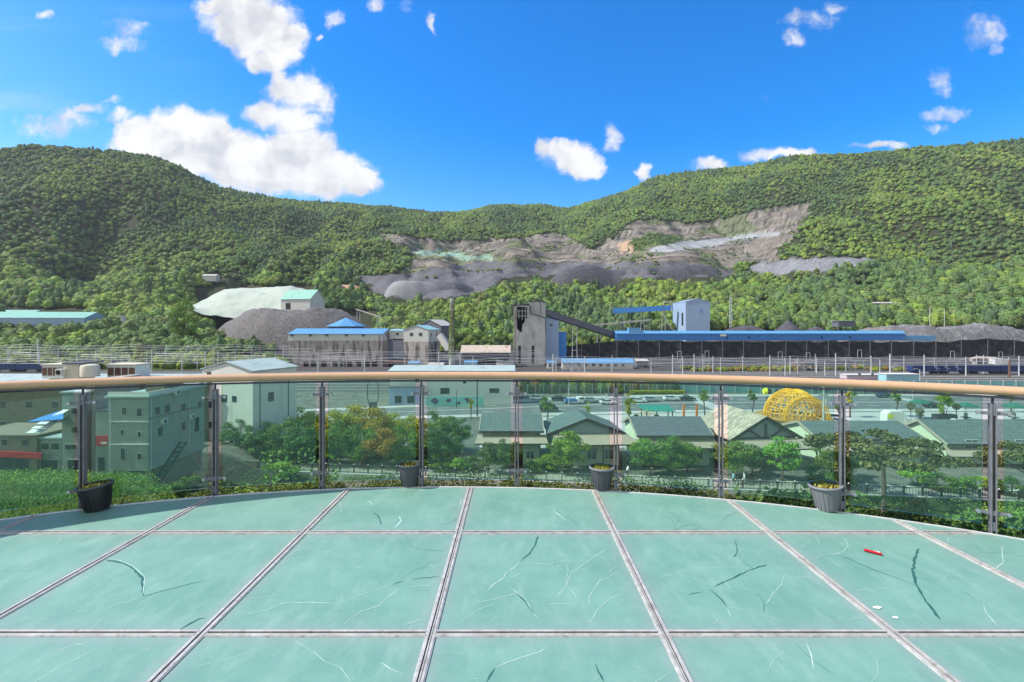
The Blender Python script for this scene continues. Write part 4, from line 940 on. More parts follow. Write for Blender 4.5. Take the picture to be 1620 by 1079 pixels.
# black dust screens
t = thing('dust_screen', 'long black netting screen on tall posts in front of the coal yard', 'screen', (0, 274, -19.8)); rs = np.random.RandomState(5)
NX = [wx(p, 274) for p in (893, 920, 948, 976, 1010, 1043, 1076, 1110, 1143, 1176, 1210, 1243, 1276, 1310, 1343, 1376, 1410, 1445, 1480, 1520, 1562, 1604, 1650, 1700, 1750)]
TOPY = lambda px: np.interp(px, [893, 976, 1480, 1562, 1650, 1750], [546, 538.5, 540, 535, 540, 543])
for k, (a, b) in enumerate(zip(NX, NX[1:])):
    n1, n2 = 12, 10; mb = MB(); V = []
    for i in range(n1+1):
        x = a+(b-a)*i/n1; pz = wz(float(TOPY(CX+x/274*F)), 274)+19.8
        for j in range(n2+1):
            f = j/n2; sag = math.sin(math.pi*i/n1)*(.5 if k % 3 else .9)*(f > .9)
            V.append((x, math.sin(math.pi*i/n1)*1.0*math.sin(math.pi*f)+.25*math.sin(f*17+k+i*.6)+rs.normal(0, .05), f*pz-sag))
    mb.add(V, [(i*(n2+1)+j, (i+1)*(n2+1)+j, (i+1)*(n2+1)+j+1, i*(n2+1)+j+1) for i in range(n1) for j in range(n2)]); mb.build('net_panel', M_NET, t, True)
for x in NX:
    pz = wz(float(TOPY(CX+x/274*F)), 274)+20.1; MB().tube([(x, -.3, 0), (x, -.3, pz)], .18, 6).build('post', M_DSH, t)
# ---------------------------------------------------------------- railway
M_BAL = mat('railway_ballast', (.13, .125, .12), rough=1, var=.4, scale=1.5, bump=.6)
M_SLP = mat('sleeper', (.22, .21, .20), rough=.9, var=.2, scale=1)
for k, Y in enumerate((158, 165, 173, 181, 190, 199, 208, 217)):
    mb = MB(); mb.box(30, Y, -19.42, 640, 3.6, .2, 0, 0)
    for s in (-1, 1): mb.box(30, Y+s*.72, -19.1, 640, .09, .16, 0, 2)
    for i in range(-210, 250, 1) if k < 3 else []: mb.box(i*1.25, Y, -19.28, .3, 2.4, .16, 0, 1)
    o = mb.build('railway_track', [M_BAL, M_SLP, M_GALV]); tag(o, kind='structure')
def gantry(px0, px1, Y, py0, label, bracket=True, truss=True):
    X0, X1 = wx(px0, Y), wx(px1, Y); g0 = zt1(X0, Y); zt0 = wz(py0, Y)-g0; t = thing('catenary_gantry', label, 'gantry', (X0, Y, g0), group='railway overhead line gantries')
    for x in (0, X1-X0): MB().tube([(x, 0, 0), (x, 0, zt0 if x == 0 else zt0-1)], [.24, .17], 8).build('mast', M_GALV, t, True)
    L = X1-X0; zb = zt0-2.6
    if truss:
        mb = MB(); n = max(3, int(L/1.4))
        for dz in (0, 1.0): mb.tube([(0, 0, zb+dz), (L, 0, zb+dz-.5)], .08, 5)
        for i in range(n): a, b = L*i/n, L*(i+1)/n; z1, z2 = zb-.5*i/n, zb-.5*(i+1)/n; mb.tube([(a, 0, z1+(i % 2)), (b, 0, z2+1-(i % 2))], .06, 4)
        mb.build('truss_beam', M_GALV, t)
    if bracket:
        mb = MB(); c = L*.68
        for s in (-1, 1): mb.tube([(c+s*.9, 0, zb+.6), (c+s*.8, 0, zb+4.0)], .07, 5)
        mb.tube([(c-.8, 0, zb+4), (c+.8, 0, zb+4)], .07, 5)
        for q in (.3, .55, .8):
            mb.tube([(L*q, 0, zb), (L*q-.8, 0, zb-2.6), (L*q+1.4, 0, zb-3.4)], .06, 5); mb.tube([(L*q, 0, zb), (L*q, 0, zb-4)], .05, 4)
        mb.build('hanger', M_GALV, t)
    return t
gantry(1064, 1080, 205, 561, 'narrow twin-mast gantry in front of the left part of the black screen')
gantry(1218, 1242, 205, 562, 'narrow twin-mast gantry just left of the parked digger')
gantry(1322, 1378, 200, 559, 'wide steel truss gantry in the centre right of the railway')
gantry(1462, 1528, 200, 561, 'widest steel truss gantry near the right hopper')
gantry(1612, 1680, 200, 563, 'gantry at the right edge of the picture')
gantry(1180-305, 1180-275+20, 180, 560, 'small gantry at the foot of the concrete headframe', True)
gantry(694, 728, 215, 556, 'gantry with dense truss below the ivy chimney', False)
gantry(503, 577, 222, 558, 'long truss gantry in front of the long concrete bunker')
gantry(240, 325, 215, 553, 'long truss gantry at the left beside the lattice mast')
gantry(122, 205, 220, 555, 'long truss gantry behind the left rooftops', False)
gantry(15, 62, 225, 551, 'gantry at the far left above the rooftops', False)
gantry(345, 420, 225, 556, 'truss gantry left of the long concrete bunker', False)
def pole(px, Y, ytop, label, m_=None, r0=.2, r1=.13, arm=None, name='utility_pole', group='poles along the railway and road', ybot=None):
    X = wx(px, Y); g0 = zt1(X, Y)-.1; h = wz(ytop, Y)-g0; t = thing(name, label, 'pole', (X, Y, g0), group=group)
    MB().tube([(0, 0, 0), (0, 0, h)], [r0, r1], 8).build('shaft', m_ or M_GALV, t, True)
    if arm == 'cross':
        mb = MB(); mb.box(0, 0, h-.6, 2.2, .12, .12); mb.box(0, 0, h-1.5, 1.8, .12, .12); mb.build('crossarm', M_DARK, t)
        for s in (-1, -.4, .4, 1): MB().lathe([(.05, h-.54), (.09, h-.45), (.05, h-.32), (.02, h-.3)], 8, (s*.95, 0, 0)).build('insulator', M_WFR, t)
        MB().lathe([(.28, h-3.2), (.28, h-2.2)], 12, (.38, 0, 0)).build('transformer', M_CLAD, t, True)
    if arm == 'lamp':
        MB().tube([(0, 0, h-.3), (-.4, 0, h+.25), (-1.1, 0, h+.42), (-1.8, 0, h+.3)], .05, 6).build('arm', M_GALV, t, True)
        MB().box(-2.1, 0, h+.27, .7, .22, .12).build('lamp_head', M_WFR, t)
    return t
pole(1305, 204, 570, 'short pale railway post right of the digger'); pole(1392, 205, 569, 'short pale post right of the wide truss gantry'); pole(1408, 205, 560, 'plain concrete post midway between the two wide gantries', r0=.3, r1=.24)
pole(1597, 195, 568, 'rust-brown post beneath the right hopper', M_RUST, .3, .25)
pole(1455, 185, 585, 'street lamp with curved arm above the handrail at right', arm='lamp', name='street_lamp')
pole(755, 112, 588, 'tall thin utility pole standing left of the green roofed house', M_DARK, .17, .12)
pole(900, 128, 596, 'thin pole by the road behind the central house', M_GALV, .12, .08)
pole(1303, 88, 612, 'tall concrete utility pole with crossarm beside the yellow lattice dome', mat('pole_concrete', (.4, .42, .38), var=.1), .22, .14, 'cross')
pole(1444, 140, 605, 'thin pole behind the left parasol', M_GALV, .1, .07); pole(722, 124, 618, 'thin pole in front of the painted wall', M_DARK, .1, .08)
pole(60, 235, 535, 'tall mast beyond the left rooftops', M_GALV, .3, .2); pole(48, 240, 552, 'shorter mast just left of the tall one', M_GALV, .3, .2)
pole(411, 235, 540, 'weathered post left of the long bunker', M_RUST, .3, .25); pole(288, 205, 562, 'plain post right of the lattice mast', M_GALV, .2, .15)
pole(1471, 330, 488, 'slim white lamp post on the right slope, left of the pair', M_WFR, .16, .12); pole(1494, 330, 489, 'slim white lamp post on the right slope, right of the pair', M_WFR, .16, .12)
def lattice(px, Y, y0, y1, label, m_, wd=1.2):
    X = wx(px, Y); za, zb = zt1(X, Y)-.5, wz(y0, Y); t = thing('lattice_mast', label, 'mast', (X, Y, za)); h = zb-za; w2 = wd/2
    mb = MB(); [mb.tube([(sx*w2, sy*w2, 0), (sx*w2, sy*w2, h)], .08, 5) for sx in (-1, 1) for sy in (-1, 1)]; mb.build('leg_frame', m_, t)
    mb = MB(); n = int(h/1.2)
    for i in range(n):
        a, b = h*i/n, h*(i+1)/n; s = 1 if i % 2 else -1
        for k in (-1, 1): mb.tube([(-s*w2, k*w2, a), (s*w2, k*w2, b)], .05, 4); mb.tube([(k*w2, -s*w2, a), (k*w2, s*w2, b)], .05, 4)
    mb.build('bracing', m_, t)
lattice(1156, 340, 471, 515, 'slender pale lattice mast right of the blue grey warehouse', M_GALV)
lattice(221, 225, 546, 580, 'rusty lattice mast among the left gantries', M_RUST, 1.6)
lattice(1000, 352, 470, 500, 'thin dark lattice pole rising from the trees above the blue conveyor', M_DSH, .6)
def wagon(px, Y, label, L=12.5, first=[None]):
    t = thing('freight_wagon', label, 'freight wagon', (wx(px, Y), Y, -19.02), group='navy freight wagons'); h = 2.5
    mb = MB(); mb.extrude([(-L/2, -1.4, 1.1), (L/2, -1.4, 1.1), (L/2, -1.5, 1.1+h), (-L/2, -1.5, 1.1+h)], (0, .1, 0)); mb.extrude([(-L/2, 1.4, 1.1), (L/2, 1.4, 1.1), (L/2, 1.4, 1.1+h), (-L/2, 1.4, 1.1+h)], (0, .1, 0))
    for s in (-1, 1): mb.box(s*(L/2-.05), 0, 1.1+h/2, .1, 2.8, h)
    mb.box(0, 0, 1.15, L, 2.9, .3)
    for k in range(9): mb.box(-L/2+.1+k*(L-.2)/8, -1.52, 1.1+h/2, .16, .12, h)
    mb.box(0, -1.55, 1.1+h, L, .14, .16); mb.build('body', M_NAVY, t)
    heap_ = MB(); heap_.extrude([(-L/2+.2, -1.35, 2.9), (L/2-.2, -1.35, 2.9), (L/2-1.2, -.2, 3.9), (-L/2+1.2, -.2, 3.9)], (0, 1.4, 0)); heap_.build('coal_load', M_COALD, t)
    for s in (-1, 1):
        b = bpy.data.objects.new('bogie', None); col.objects.link(b); b.parent = t; b.location = (s*L*.34, 0, 0)
        MB().box(0, 0, .65, 2.6, 2.2, .3).build('frame', M_HOLE, b)
        for q in (-.85, .85): MB().tube([(q, -.85, .45), (q, .85, .45)], .45, 14).build('wheel', M_RUST, b)
    return t
for k, px in enumerate((1462, 1509, 1556, 1603, 1650)): wagon(px, 208, ('navy freight wagon at the left end of the right-hand train', 'navy freight wagon, second in the right-hand train', 'navy freight wagon below the brown pipe and hopper', 'navy freight wagon behind the rust-brown post', 'navy freight wagon at the right edge of the picture')[k])
for k, px in enumerate((-40, 8, 50)): wagon(px, 217, ('navy freight wagon cut by the left edge', 'navy freight wagon at the left behind the dormer', 'navy freight wagon behind the left roof dormer')[k])
for k, px in enumerate((138, 184)): wagon(px, 240, ('navy freight wagon far back behind the beige stair tower', 'navy freight wagon far back behind the right roof dormer')[k])
# right hopper, pipe, culvert wall and digger
t = thing('coal_hopper', 'white and grey hopper hanging beside a brown pipe at the right', 'hopper', tuple(P(1588, 583, 232)))
o_ = P(1588, 583, 232); q = lambda px, py, dy=0: P(px, py, 232+dy)-o_
mb = MB(); mb.extrude([q(1574, 568), q(1596, 568), q(1596, 574), q(1588, 586), q(1582, 586), q(1574, 576)], (0, 4, 0)); mb.build('bin', M_WFR, t)
mb = MB(); mb.extrude([q(1584, 567.5, -.3), q(1597, 567.5, -.3), q(1597, 573, -.3), q(1586, 586, -.3)], (0, .2, 0)); mb.build('chute_plate', M_CLAD, t)
mb = MB(); [mb.tube([q(p, 586, 2), q(p, 597, 2)], .2, 6) for p in (1576, 1595)]; mb.build('support', M_RUST, t)
o = MB().tube([P(1536, 569, 236)-P(1536, 569, 236), P(1545, 567, 236)-P(1536, 569, 236), P(1574, 568, 236)-P(1536, 569, 236)], 1.0, 12).build('brown_pipe', M_BGROOF, None, True); o.location = P(1536, 569, 236); tag(o, 'thick brown pipe leading to the white hopper', 'pipe')
bldg('culvert_wall', 'pale concrete retaining wall section behind the navy wagons', 'wall', wx(1565, 240), 240, 15, 2, -19.8, wz(573, 240), M_SCONC, M_CONC, 'flat', 0, .1)
bldg('tarp_shed', 'grey draped shed front at the foot of the black screens', 'shed', wx(1146, 262), 264, 15, 4, -19.9, wz(572.5, 262), M_TARPG, M_DSH, 'flat', 0, .2)
bldg('low_hut', 'low flat-roofed pinkish hut under the wide truss gantry', 'hut', wx(1365, 190), 191, 14, 4, -19.6, wz(593, 190), mat('pinkish_render', (.45, .38, .42), var=.1), M_WFR, 'flat', 0, .2, wins=[('f', -2, -17.5, 1, 1), ('f', 3, -17.5, 1, 1)])
bldg('low_hut', 'long low white-topped shed between the two wide gantries', 'hut', wx(1425, 178), 179, 12, 4, -19.6, wz(592, 178), M_CYAN, M_WFR, 'flat', 0, .2)
t = thing('digger', 'small excavator with low sandy arm parked before the black screen', 'excavator', (wx(1285, 228), 228, -19.6)); t.scale = (1.15, 1.15, 1.15)
M_YEL = mat('machine_tan', (.20, .15, .10), var=.3, stain=(.12, .09, .07))
for s in (-1, 1):
    mb = MB(); mb.extrude([(-2, s*1.1-.25, .1), (-1.6, s*1.1-.25, 0), (1.6, s*1.1-.25, 0), (2, s*1.1-.25, .1), (2.1, s*1.1-.25, .5), (1.7, s*1.1-.25, .9), (-1.7, s*1.1-.25, .9), (-2.1, s*1.1-.25, .5)], (0, .5, 0)); mb.build('track', M_HOLE, t)
mb = MB(); mb.box(.3, 0, 1.5, 3.4, 2.4, 1.0); mb.box(1.4, 0, 2.1, 1.2, 2.2, .5); mb.build('body', M_YEL, t)
mb = MB(); mb.box(-.7, -.6, 2.6, 1.2, 1.1, 1.4); mb.build('cab', M_WPANE, t)
mb = MB(); mb.tube([(-1, .3, 1.8), (-2.6, .3, 3.3), (-4.6, .3, 3.0)], .28, 6); mb.tube([(-4.6, .3, 3.0), (-5.4, .3, 1.4)], .2, 6); mb.box(-5.6, .3, 1.0, .9, 1, .8); mb.build('arm', M_YEL, t)
# overhead wires along the tracks, more masts at the left
for k, (Y, pa, pb, py) in enumerate(((200, -120, 1800, 571), (206, -120, 1800, 575), (214, -120, 1800, 568), (221, -120, 860, 562), (228, -120, 860, 558), (196, 900, 1800, 578), (226, -120, 500, 553), (232, -120, 460, 549))):
    mb = MB(); X0, X1 = wx(pa, Y), wx(pb, Y); n = int((X1-X0)/6); z = wz(py, Y)
    for h_ in (0, 1.3): mb.tube([(X0+(X1-X0)*i/n, Y, z+h_-(.9*math.sin(math.pi*((i % 8)/8)) if h_ else 0)) for i in range(n+1)], .05, 3)
    o = mb.build('overhead_wire', M_GALV); tag(o, 'pair of thin overhead wires strung along the railway, '+('nearest front row', 'second row', 'third row', 'upper row left of the headframe', 'higher row left of the headframe', 'lowest row at right', 'far row at the left edge', 'farthest row at the left edge')[k], 'wire', 'overhead wires of the railway')
for k, (px, Y, yt) in enumerate(((12, 230, 548), (92, 232, 552), (152, 228, 556), (176, 236, 548), (232, 226, 556), (262, 236, 550), (312, 230, 548), (338, 236, 556), (372, 228, 552), (398, 236, 548), (436, 230, 556), (448, 222, 545), (640, 222, 566), (668, 226, 560), (748, 215, 563), (880, 225, 565))):
    pole(px, Y, yt, 'thin railway mast left of the headframe, '+['first', 'second', 'third', 'fourth', 'fifth', 'sixth', 'seventh', 'eighth', 'ninth', 'tenth', 'eleventh', 'twelfth', 'thirteenth', 'fourteenth', 'fifteenth', 'sixteenth'][k]+' from the left', M_GALV, .17, .12, name='railway_mast', group='slim railway masts')
for k, (px, Y, yt) in enumerate(((905, 222, 566), (968, 216, 562), (1030, 210, 566), (1112, 218, 560), (1140, 212, 566), (1175, 222, 563), (1262, 214, 566), (1290, 220, 560), (1338, 224, 566), (1430, 220, 563), (1478, 224, 566), (1545, 218, 561), (1575, 222, 566), (1632, 216, 560))):
    pole(px, Y, yt, 'thin mast before the black screens, '+['first', 'second', 'third', 'fourth', 'fifth', 'sixth', 'seventh', 'eighth', 'ninth', 'tenth', 'eleventh', 'twelfth', 'thirteenth', 'fourteenth'][k]+' from the left', M_GALV, .16, .11, name='railway_mast', group='slim railway masts')
gantry(1098, 1128, 216, 560, 'small gantry before the draped shed front'); gantry(1250, 1292, 214, 563, 'gantry with hanging frames behind the digger'); gantry(1556, 1596, 212, 562, 'gantry in front of the right hopper')
for k, (px, Y, rx, h, lb) in enumerate(((1110, 238, 4, 2.2, 'small coal mound beside the draped shed'), (1262, 240, 6, 4.6, 'rubble mound behind the digger'), (1200, 244, 5, 2.4, 'low rubble mound before the black screen'), (1420, 243, 5, 2.6, 'low spoil mound near the middle railway post'), (1512, 244, 4, 3.0, 'spoil mound left of the pale culvert wall'))):
    heap('rubble_mound', lb, 'rubble mound', wx(px, Y), Y, rx, 3, -19.5+h, M_COAL if k % 2 else M_COALD, 1.4, .5, 20+k, n=30)
def detail_ladder(name, label, px, Y, z0, z1, m_):
    o = MB(); [o.tube([(s*.35, 0, 0), (s*.35, 0, z1-z0)], .06, 4) for s in (-1, 1)]; n = int((z1-z0)/.6)
    for k in range(n): o.box(0, 0, .3+k*.6, .7, .06, .06)
    o = o.build(name, m_); o.location = (wx(px, Y), Y, z0); tag(o, label, 'ladder')
detail_ladder('ladder', 'thin steel ladder up the left face of the concrete headframe', 815, 254.6, -19, 10, M_RUST)
detail_ladder('ladder', 'rusty ladder on the front of the long concrete bunker', 600, 249.7, -19, -3, M_RUST)
t = thing('pipe_rack', 'rusty pipes on low trestles between the bunker and the square tower', 'pipes', (wx(628, 248), 248, -19.5))
for k in range(3): MB().tube([(-6, k*.6, 2.4+k*.3), (7, k*.6, 2.2+k*.3)], .22, 8).build('pipe', M_RUST, t, True)
for k in (-5, 0, 5): MB().box(k, .6, 1.1, .3, 1.8, 2.3).build('trestle', M_DSH, t)
for k, (px, Y, w_, h, m_, lb) in enumerate(((655, 236, 5, 3, M_CLAD, 'small pale hut below the square tower'), (690, 232, 7, 2.6, M_SCONC, 'low grey concrete hut right of the small pale hut'), (745, 238, 6, 3.2, M_CYAN, 'small cyan-walled hut beside the open shed'), (1015, 246, 6, 3.4, M_DSH, 'dark shed right of the long blue-roofed hut'), (872, 240, 4, 3, M_CLAD, 'small pale hut at the right foot of the headframe'))):
    bldg('yard_hut', lb, 'hut', wx(px, Y), Y, w_, 4, -19.6, -19.6+h, m_, M_WROOF if k % 2 else M_BROOF, 'mono', .6, .3, wins=[('f', -w_*.2, -19.6+h*.55, 1.0, .9), ('f', w_*.25, -19.6+1.0, .9, 2.0, M_HOLE, 'door')])
# ---------------------------------------------------------------- roads, pavements
def hitY(px, py, y0=252, y1=700):
    Y = np.linspace(y0, y1, 900); X = wx(px, Y); p = CY-(zt(X, Y)-H)/Y*F
    k = np.argmax(p < py); return float(Y[k])
G0 = -19.5
M_ASPH = mat('asphalt', (.115, .12, .12), rough=.9, var=.16, scale=.5, bump=.2, stain=(.15, .15, .145), stain_scale=.25)
M_PAVE = mat('pale_paving', (.40, .39, .365), rough=.85, var=.12, scale=.8, stain=(.30, .29, .27), stain_scale=.3)
M_KERB = mat('kerb_stone', (.42, .42, .40), rough=.8, var=.12, scale=2)
M_PAINT = mat('road_paint', (.72, .72, .68), rough=.7, var=.12, scale=3)
RX = [-85, -55, -30, -10, 10, 40, 90, 170, 300]; RC = [106, 112, 118, 122.5, 127, 132, 133.5, 134, 134]; RW = [5, 5.5, 6, 8, 10.5, 11.5, 11.5, 11.5, 11.5]
def rc_(x): return float(np.interp(x, RX, RC)), float(np.interp(x, RX, RW))
def ribbon(name, o0, o1, z, m_, th=0, xs=None, dash=None):
    mb = MB(); xs = list(np.linspace(-85, 300, 130)) if xs is None else xs
    for i, (a, b) in enumerate(zip(xs, xs[1:])):
        if dash and i % dash[0] >= dash[1]: continue
        (ca, wa), (cb, wb) = rc_(a), rc_(b)
        f = lambda c, w_, o: c+(w_ if o[0] > 0 else -w_)*abs(o[0])+o[1]
        p = [(a, f(ca, wa, o0), z), (b, f(cb, wb, o0), z), (b, f(cb, wb, o1), z), (a, f(ca, wa, o1), z)]
        if th: mb.extrude([(x, y, zz-th) for x, y, zz in p], (0, 0, th))
        else: mb.quad(p)
    o = mb.build(name, m_); tag(o, kind='structure'); return o
ribbon('road', (-1, 0), (1, 0), G0+.05, M_ASPH)
ribbon('pavement', (-1, -3.2), (-1, -.15), G0+.17, M_PAVE, .3); ribbon('kerb', (-1, -.15), (-1, .0), G0+.18, M_KERB, .3)
ribbon('kerb', (1, 0), (1, .15), G0+.18, M_KERB, .3); ribbon('pavement', (1, .15), (1, 3.4), G0+.17, M_PAVE, .3)
fx = list(np.linspace(-85, 300, 260))
for (o, dsh) in ((0.0, None), (.03, None), (-.5, (4, 2)), (.5, (4, 2))): ribbon('road_marking', (o if o else 1e-9, -.08), (o if o else 1e-9, .08), G0+.056, M_PAINT, 0, fx, dsh)
ribbon('road_marking', (-1, .4), (-1, .52), G0+.056, M_PAINT, 0, fx); ribbon('road_marking', (1, -.52), (1, -.4), G0+.056, M_PAINT, 0, fx)
mb = MB()
for i in range(14): mb.box(52+i*.0, rc_(52)[0]-10.5+i*1.6, G0+.056, 4, .6, .002)
for i in range(14): mb.box(112, rc_(112)[0]-10.5+i*1.6, G0+.056, 4, .6, .002)
tag(mb.build('crossing_marking', M_PAINT), kind='structure')
mb = MB(); mb.add([(-6, 84, G0+.02), (130, 84, G0+.02), (130, 119.0, G0+.02), (40, 117.5, G0+.02), (10, 113, G0+.02), (-6, 111, G0+.02)], [(0, 1, 2, 3, 4, 5)]); tag(mb.build('plaza', M_PAVE), kind='structure')
mb = MB(); xs = np.linspace(-44, 78, 60)
for a, b in zip(xs, xs[1:]): mb.quad([(a, FENCE_Y(a)+.15, G0+.03), (b, FENCE_Y(b)+.15, G0+.03), (b, FENCE_Y(b)+4.2, G0+.03), (a, FENCE_Y(a)+4.2, G0+.03)])
tag(mb.build('footpath', mat('path_paving', (.42, .42, .36), var=.2, scale=1)), kind='structure')
# ---------------------------------------------------------------- path fence and retaining wall
M_FENCE = mat('dark_fence_metal', (.035, .03, .028), rough=.6, var=.2, scale=3)
t = thing('path_fence', 'dark picket fence with pale post caps running along the footpath below the terrace', 'fence', (0, 0, G0))
xs = [-46+2.1*i for i in range(60)]
for a, b in zip(xs, xs[1:]):
    ya, yb = FENCE_Y(a), FENCE_Y(b); rz = math.atan2(yb-ya, b-a); L = math.hypot(b-a, yb-ya); c = ((a+b)/2, (ya+yb)/2)
    mb = MB(); 
    for z in (.18, 1.08): mb.box(0, 0, z, L-.1, .05, .06)
    for k in range(12): mb.box(-L/2+.14+k*(L-.28)/11, 0, .64, .06, .04, 1.0)
    o = mb.build('fence_panel', M_FENCE, t); o.location = (c[0], c[1], 0); o.rotation_euler = (0, 0, rz)
    mb = MB(); mb.box(a, ya, .62, .11, .11, 1.25, rz); p_ = mb.build('post', M_FENCE, t)
    o = MB().lathe([(.001, 1.25), (.09, 1.26), (.09, 1.32), (.001, 1.4)], 8, (a, ya, 0)).build('post_cap', M_WFR, p_)
mb = MB(); mb2 = MB()
for a, b in zip(xs, xs[1:]):
    ya, yb = FENCE_Y(a), FENCE_Y(b)
    mb.extrude([(a, ya-.25, -22.8), (b, yb-.25, -22.8), (b, yb+.2, -22.8), (a, ya+.2, -22.8)], (0, 0, 3.18)); mb2.extrude([(a, ya-.33, -19.62), (b, yb-.33, -19.62), (b, yb+.28, -19.62), (a, ya+.28, -19.62)], (0, 0, .16))
t = thing('retaining_wall', 'concrete retaining wall with pale coping under the picket fence', 'wall'); mb.build('wall', mat('dark_wall_concrete', (.055, .06, .045), rough=.95, var=.4, scale=.6, stain=(.04, .07, .025), stain_scale=.5), t); mb2.build('coping', M_KERB, t)  # dark wall tone with random greenish blotches
# ---------------------------------------------------------------- shingle-roofed houses
M_TEAL = tile_mat('slate_green_shingles', (.105, .14, .135), (.155, .19, .18), (.06, .075, .075), .55, .33, ms=.035)
M_SLATE = tile_mat('dark_slate_shingles', (.11, .12, .14), (.155, .16, .18), (.05, .055, .06), .55, .33, ms=.035)
M_SHAKE = tile_mat('brown_mixed_shingles', (.60, .49, .37), (.25, .19, .145), (.10, .08, .06), .8, .45, ms=.03)
M_PENT = mat('tan_eave_sheet', (.36, .295, .235), rough=.8, var=.12, scale=.8, corr=2.0)
M_CREAM = mat('pale_plank_wall', (.62, .67, .50), rough=.8, var=.06, scale=1, corr=3.2, corr_axis='Z')
M_GREYP = mat('grey_plank_wall', (.30, .32, .34), rough=.8, var=.1, scale=1, corr=3.2, corr_axis='Z')
M_TRIM = mat('dark_brown_timber', (.055, .04, .032), rough=.75, var=.3, scale=3)
M_FASC = mat('tan_fascia', (.36, .30, .24), rough=.7, var=.15, scale=3)
def house(label, pxl, pxr, yr, Yr, half, ye, roofm, wall, gable=None, wins=(), pent=True, base=G0, posts=False):
    """ridge along x at distance Yr, front eave at Yr-half"""
    Xl, Xr = wx(pxl, Yr), wx(pxr, Yr); w_ = Xr-Xl; zr = wz(yr, Yr)-base; Yf = Yr-half; ze = wz(ye, Yf)-base; rise = zr-ze
    t = thing('shop_house', label, 'house', ((Xl+Xr)/2, Yr, base), 0, 'shingled houses along the footpath'); W2 = w_/2; wi = .45; D = half-.6
    zw = ze+rise*(half-D)/half-.1
    mb = MB(); mb.extrude([(-W2+wi, -D, 0), (-W2+wi, D, 0), (-W2+wi, D, zw), (-W2+wi, 0, zr-.12), (-W2+wi, -D, zw)], (w_-2*wi, 0, 0)); mb.build('wall', wall, t)
    rf = MB(); 
    for s in (-1, 1): slab(rf, [(-W2, s*half, ze), (W2, s*half, ze), (W2, 0, zr), (-W2, 0, zr)][::s], .16)
    rf = rf.build('roof', roofm, t)
    mb = MB()
    for x in (-W2-.04, W2+.04):
        for s in (-1, 1): beam(mb, (x, s*(half+.05), ze+.03), (x, 0, zr+.03), .12, .34)
    mb.build('fascia', M_FASC, rf); mb = MB(); mb.box(0, -half-.05, ze+.0, w_, .1, .3); mb.build('gutter', M_TRIM, rf)
    if pent:
        z2 = ze-.75; mb = MB(); slab(mb, [(-W2-.6, -D-1.9, z2-.75), (W2+.6, -D-1.9, z2-.75), (W2+.3, -D, z2+.15), (-W2-.3, -D, z2+.15)], .1); mb.build('eave_roof', M_PENT, t)
        mb = MB(); mb.box(0, -D-1.9, z2-.78, w_+1.2, .08, .16); mb.build('eave_board', M_TRIM, t)
    for x in ([-W2+.6, W2-.6] if posts or pent else []): MB().box(x, -D-1.6, (ze-1.5)/2, .16, .16, ze-1.5).build('veranda_post', M_TRIM, t)
    for (u, z, ww, wh) in wins:
        f = MB().box(u, -D-.03, z, ww, .08, wh).build('window', M_WFR, t)
        mb = MB(); n = 2 if ww < 2.2 else 3
        for k in range(n): mb.box(u-ww/2+ww*(k+.5)/n, -D-.05, z, ww/n-.14, .07, wh-.16)
        mb.build('pane', M_WPANE, f)
    f = MB().box(W2*.25, -D-.03, 1.05, 1.0, .07, 2.1).build('door', M_TRIM, t)
    return t
house('slate green roofed house with pale gable end, first house left of the middle', 762, 857, 655.5, 78, 5.2, 683.5, M_TEAL, M_CREAM, wins=[(-2.4, 1.6, 1.6, 1.3), (2.8, 1.6, 1.2, 1.2)])
house('dark slate roofed house behind the bushy tree with a yellow board at its left', 995, 1108, 660, 78, 5.2, 690.5, M_SLATE, M_CREAM, wins=[(-3.2, 1.5, 1.6, 1.3), (3.0, 1.5, 2.6, 1.6)])
house('slate green roofed house with pale plank gable just right of the timbered house', 1262, 1421, 667, 79, 5.4, 696, M_TEAL, M_CREAM, wins=[(-4, 1.8, 1.6, 1.3), (4, 1.8, 2.4, 1.4)])
house('slate green roofed house at the right edge with bright gable end and small window', 1452, 1720, 665, 79, 5.4, 704, M_TEAL, M_CREAM, wins=[(-9.6, 2.9, 1.9, 1.6), (-2, 2.9, 1.9, 1.6)])
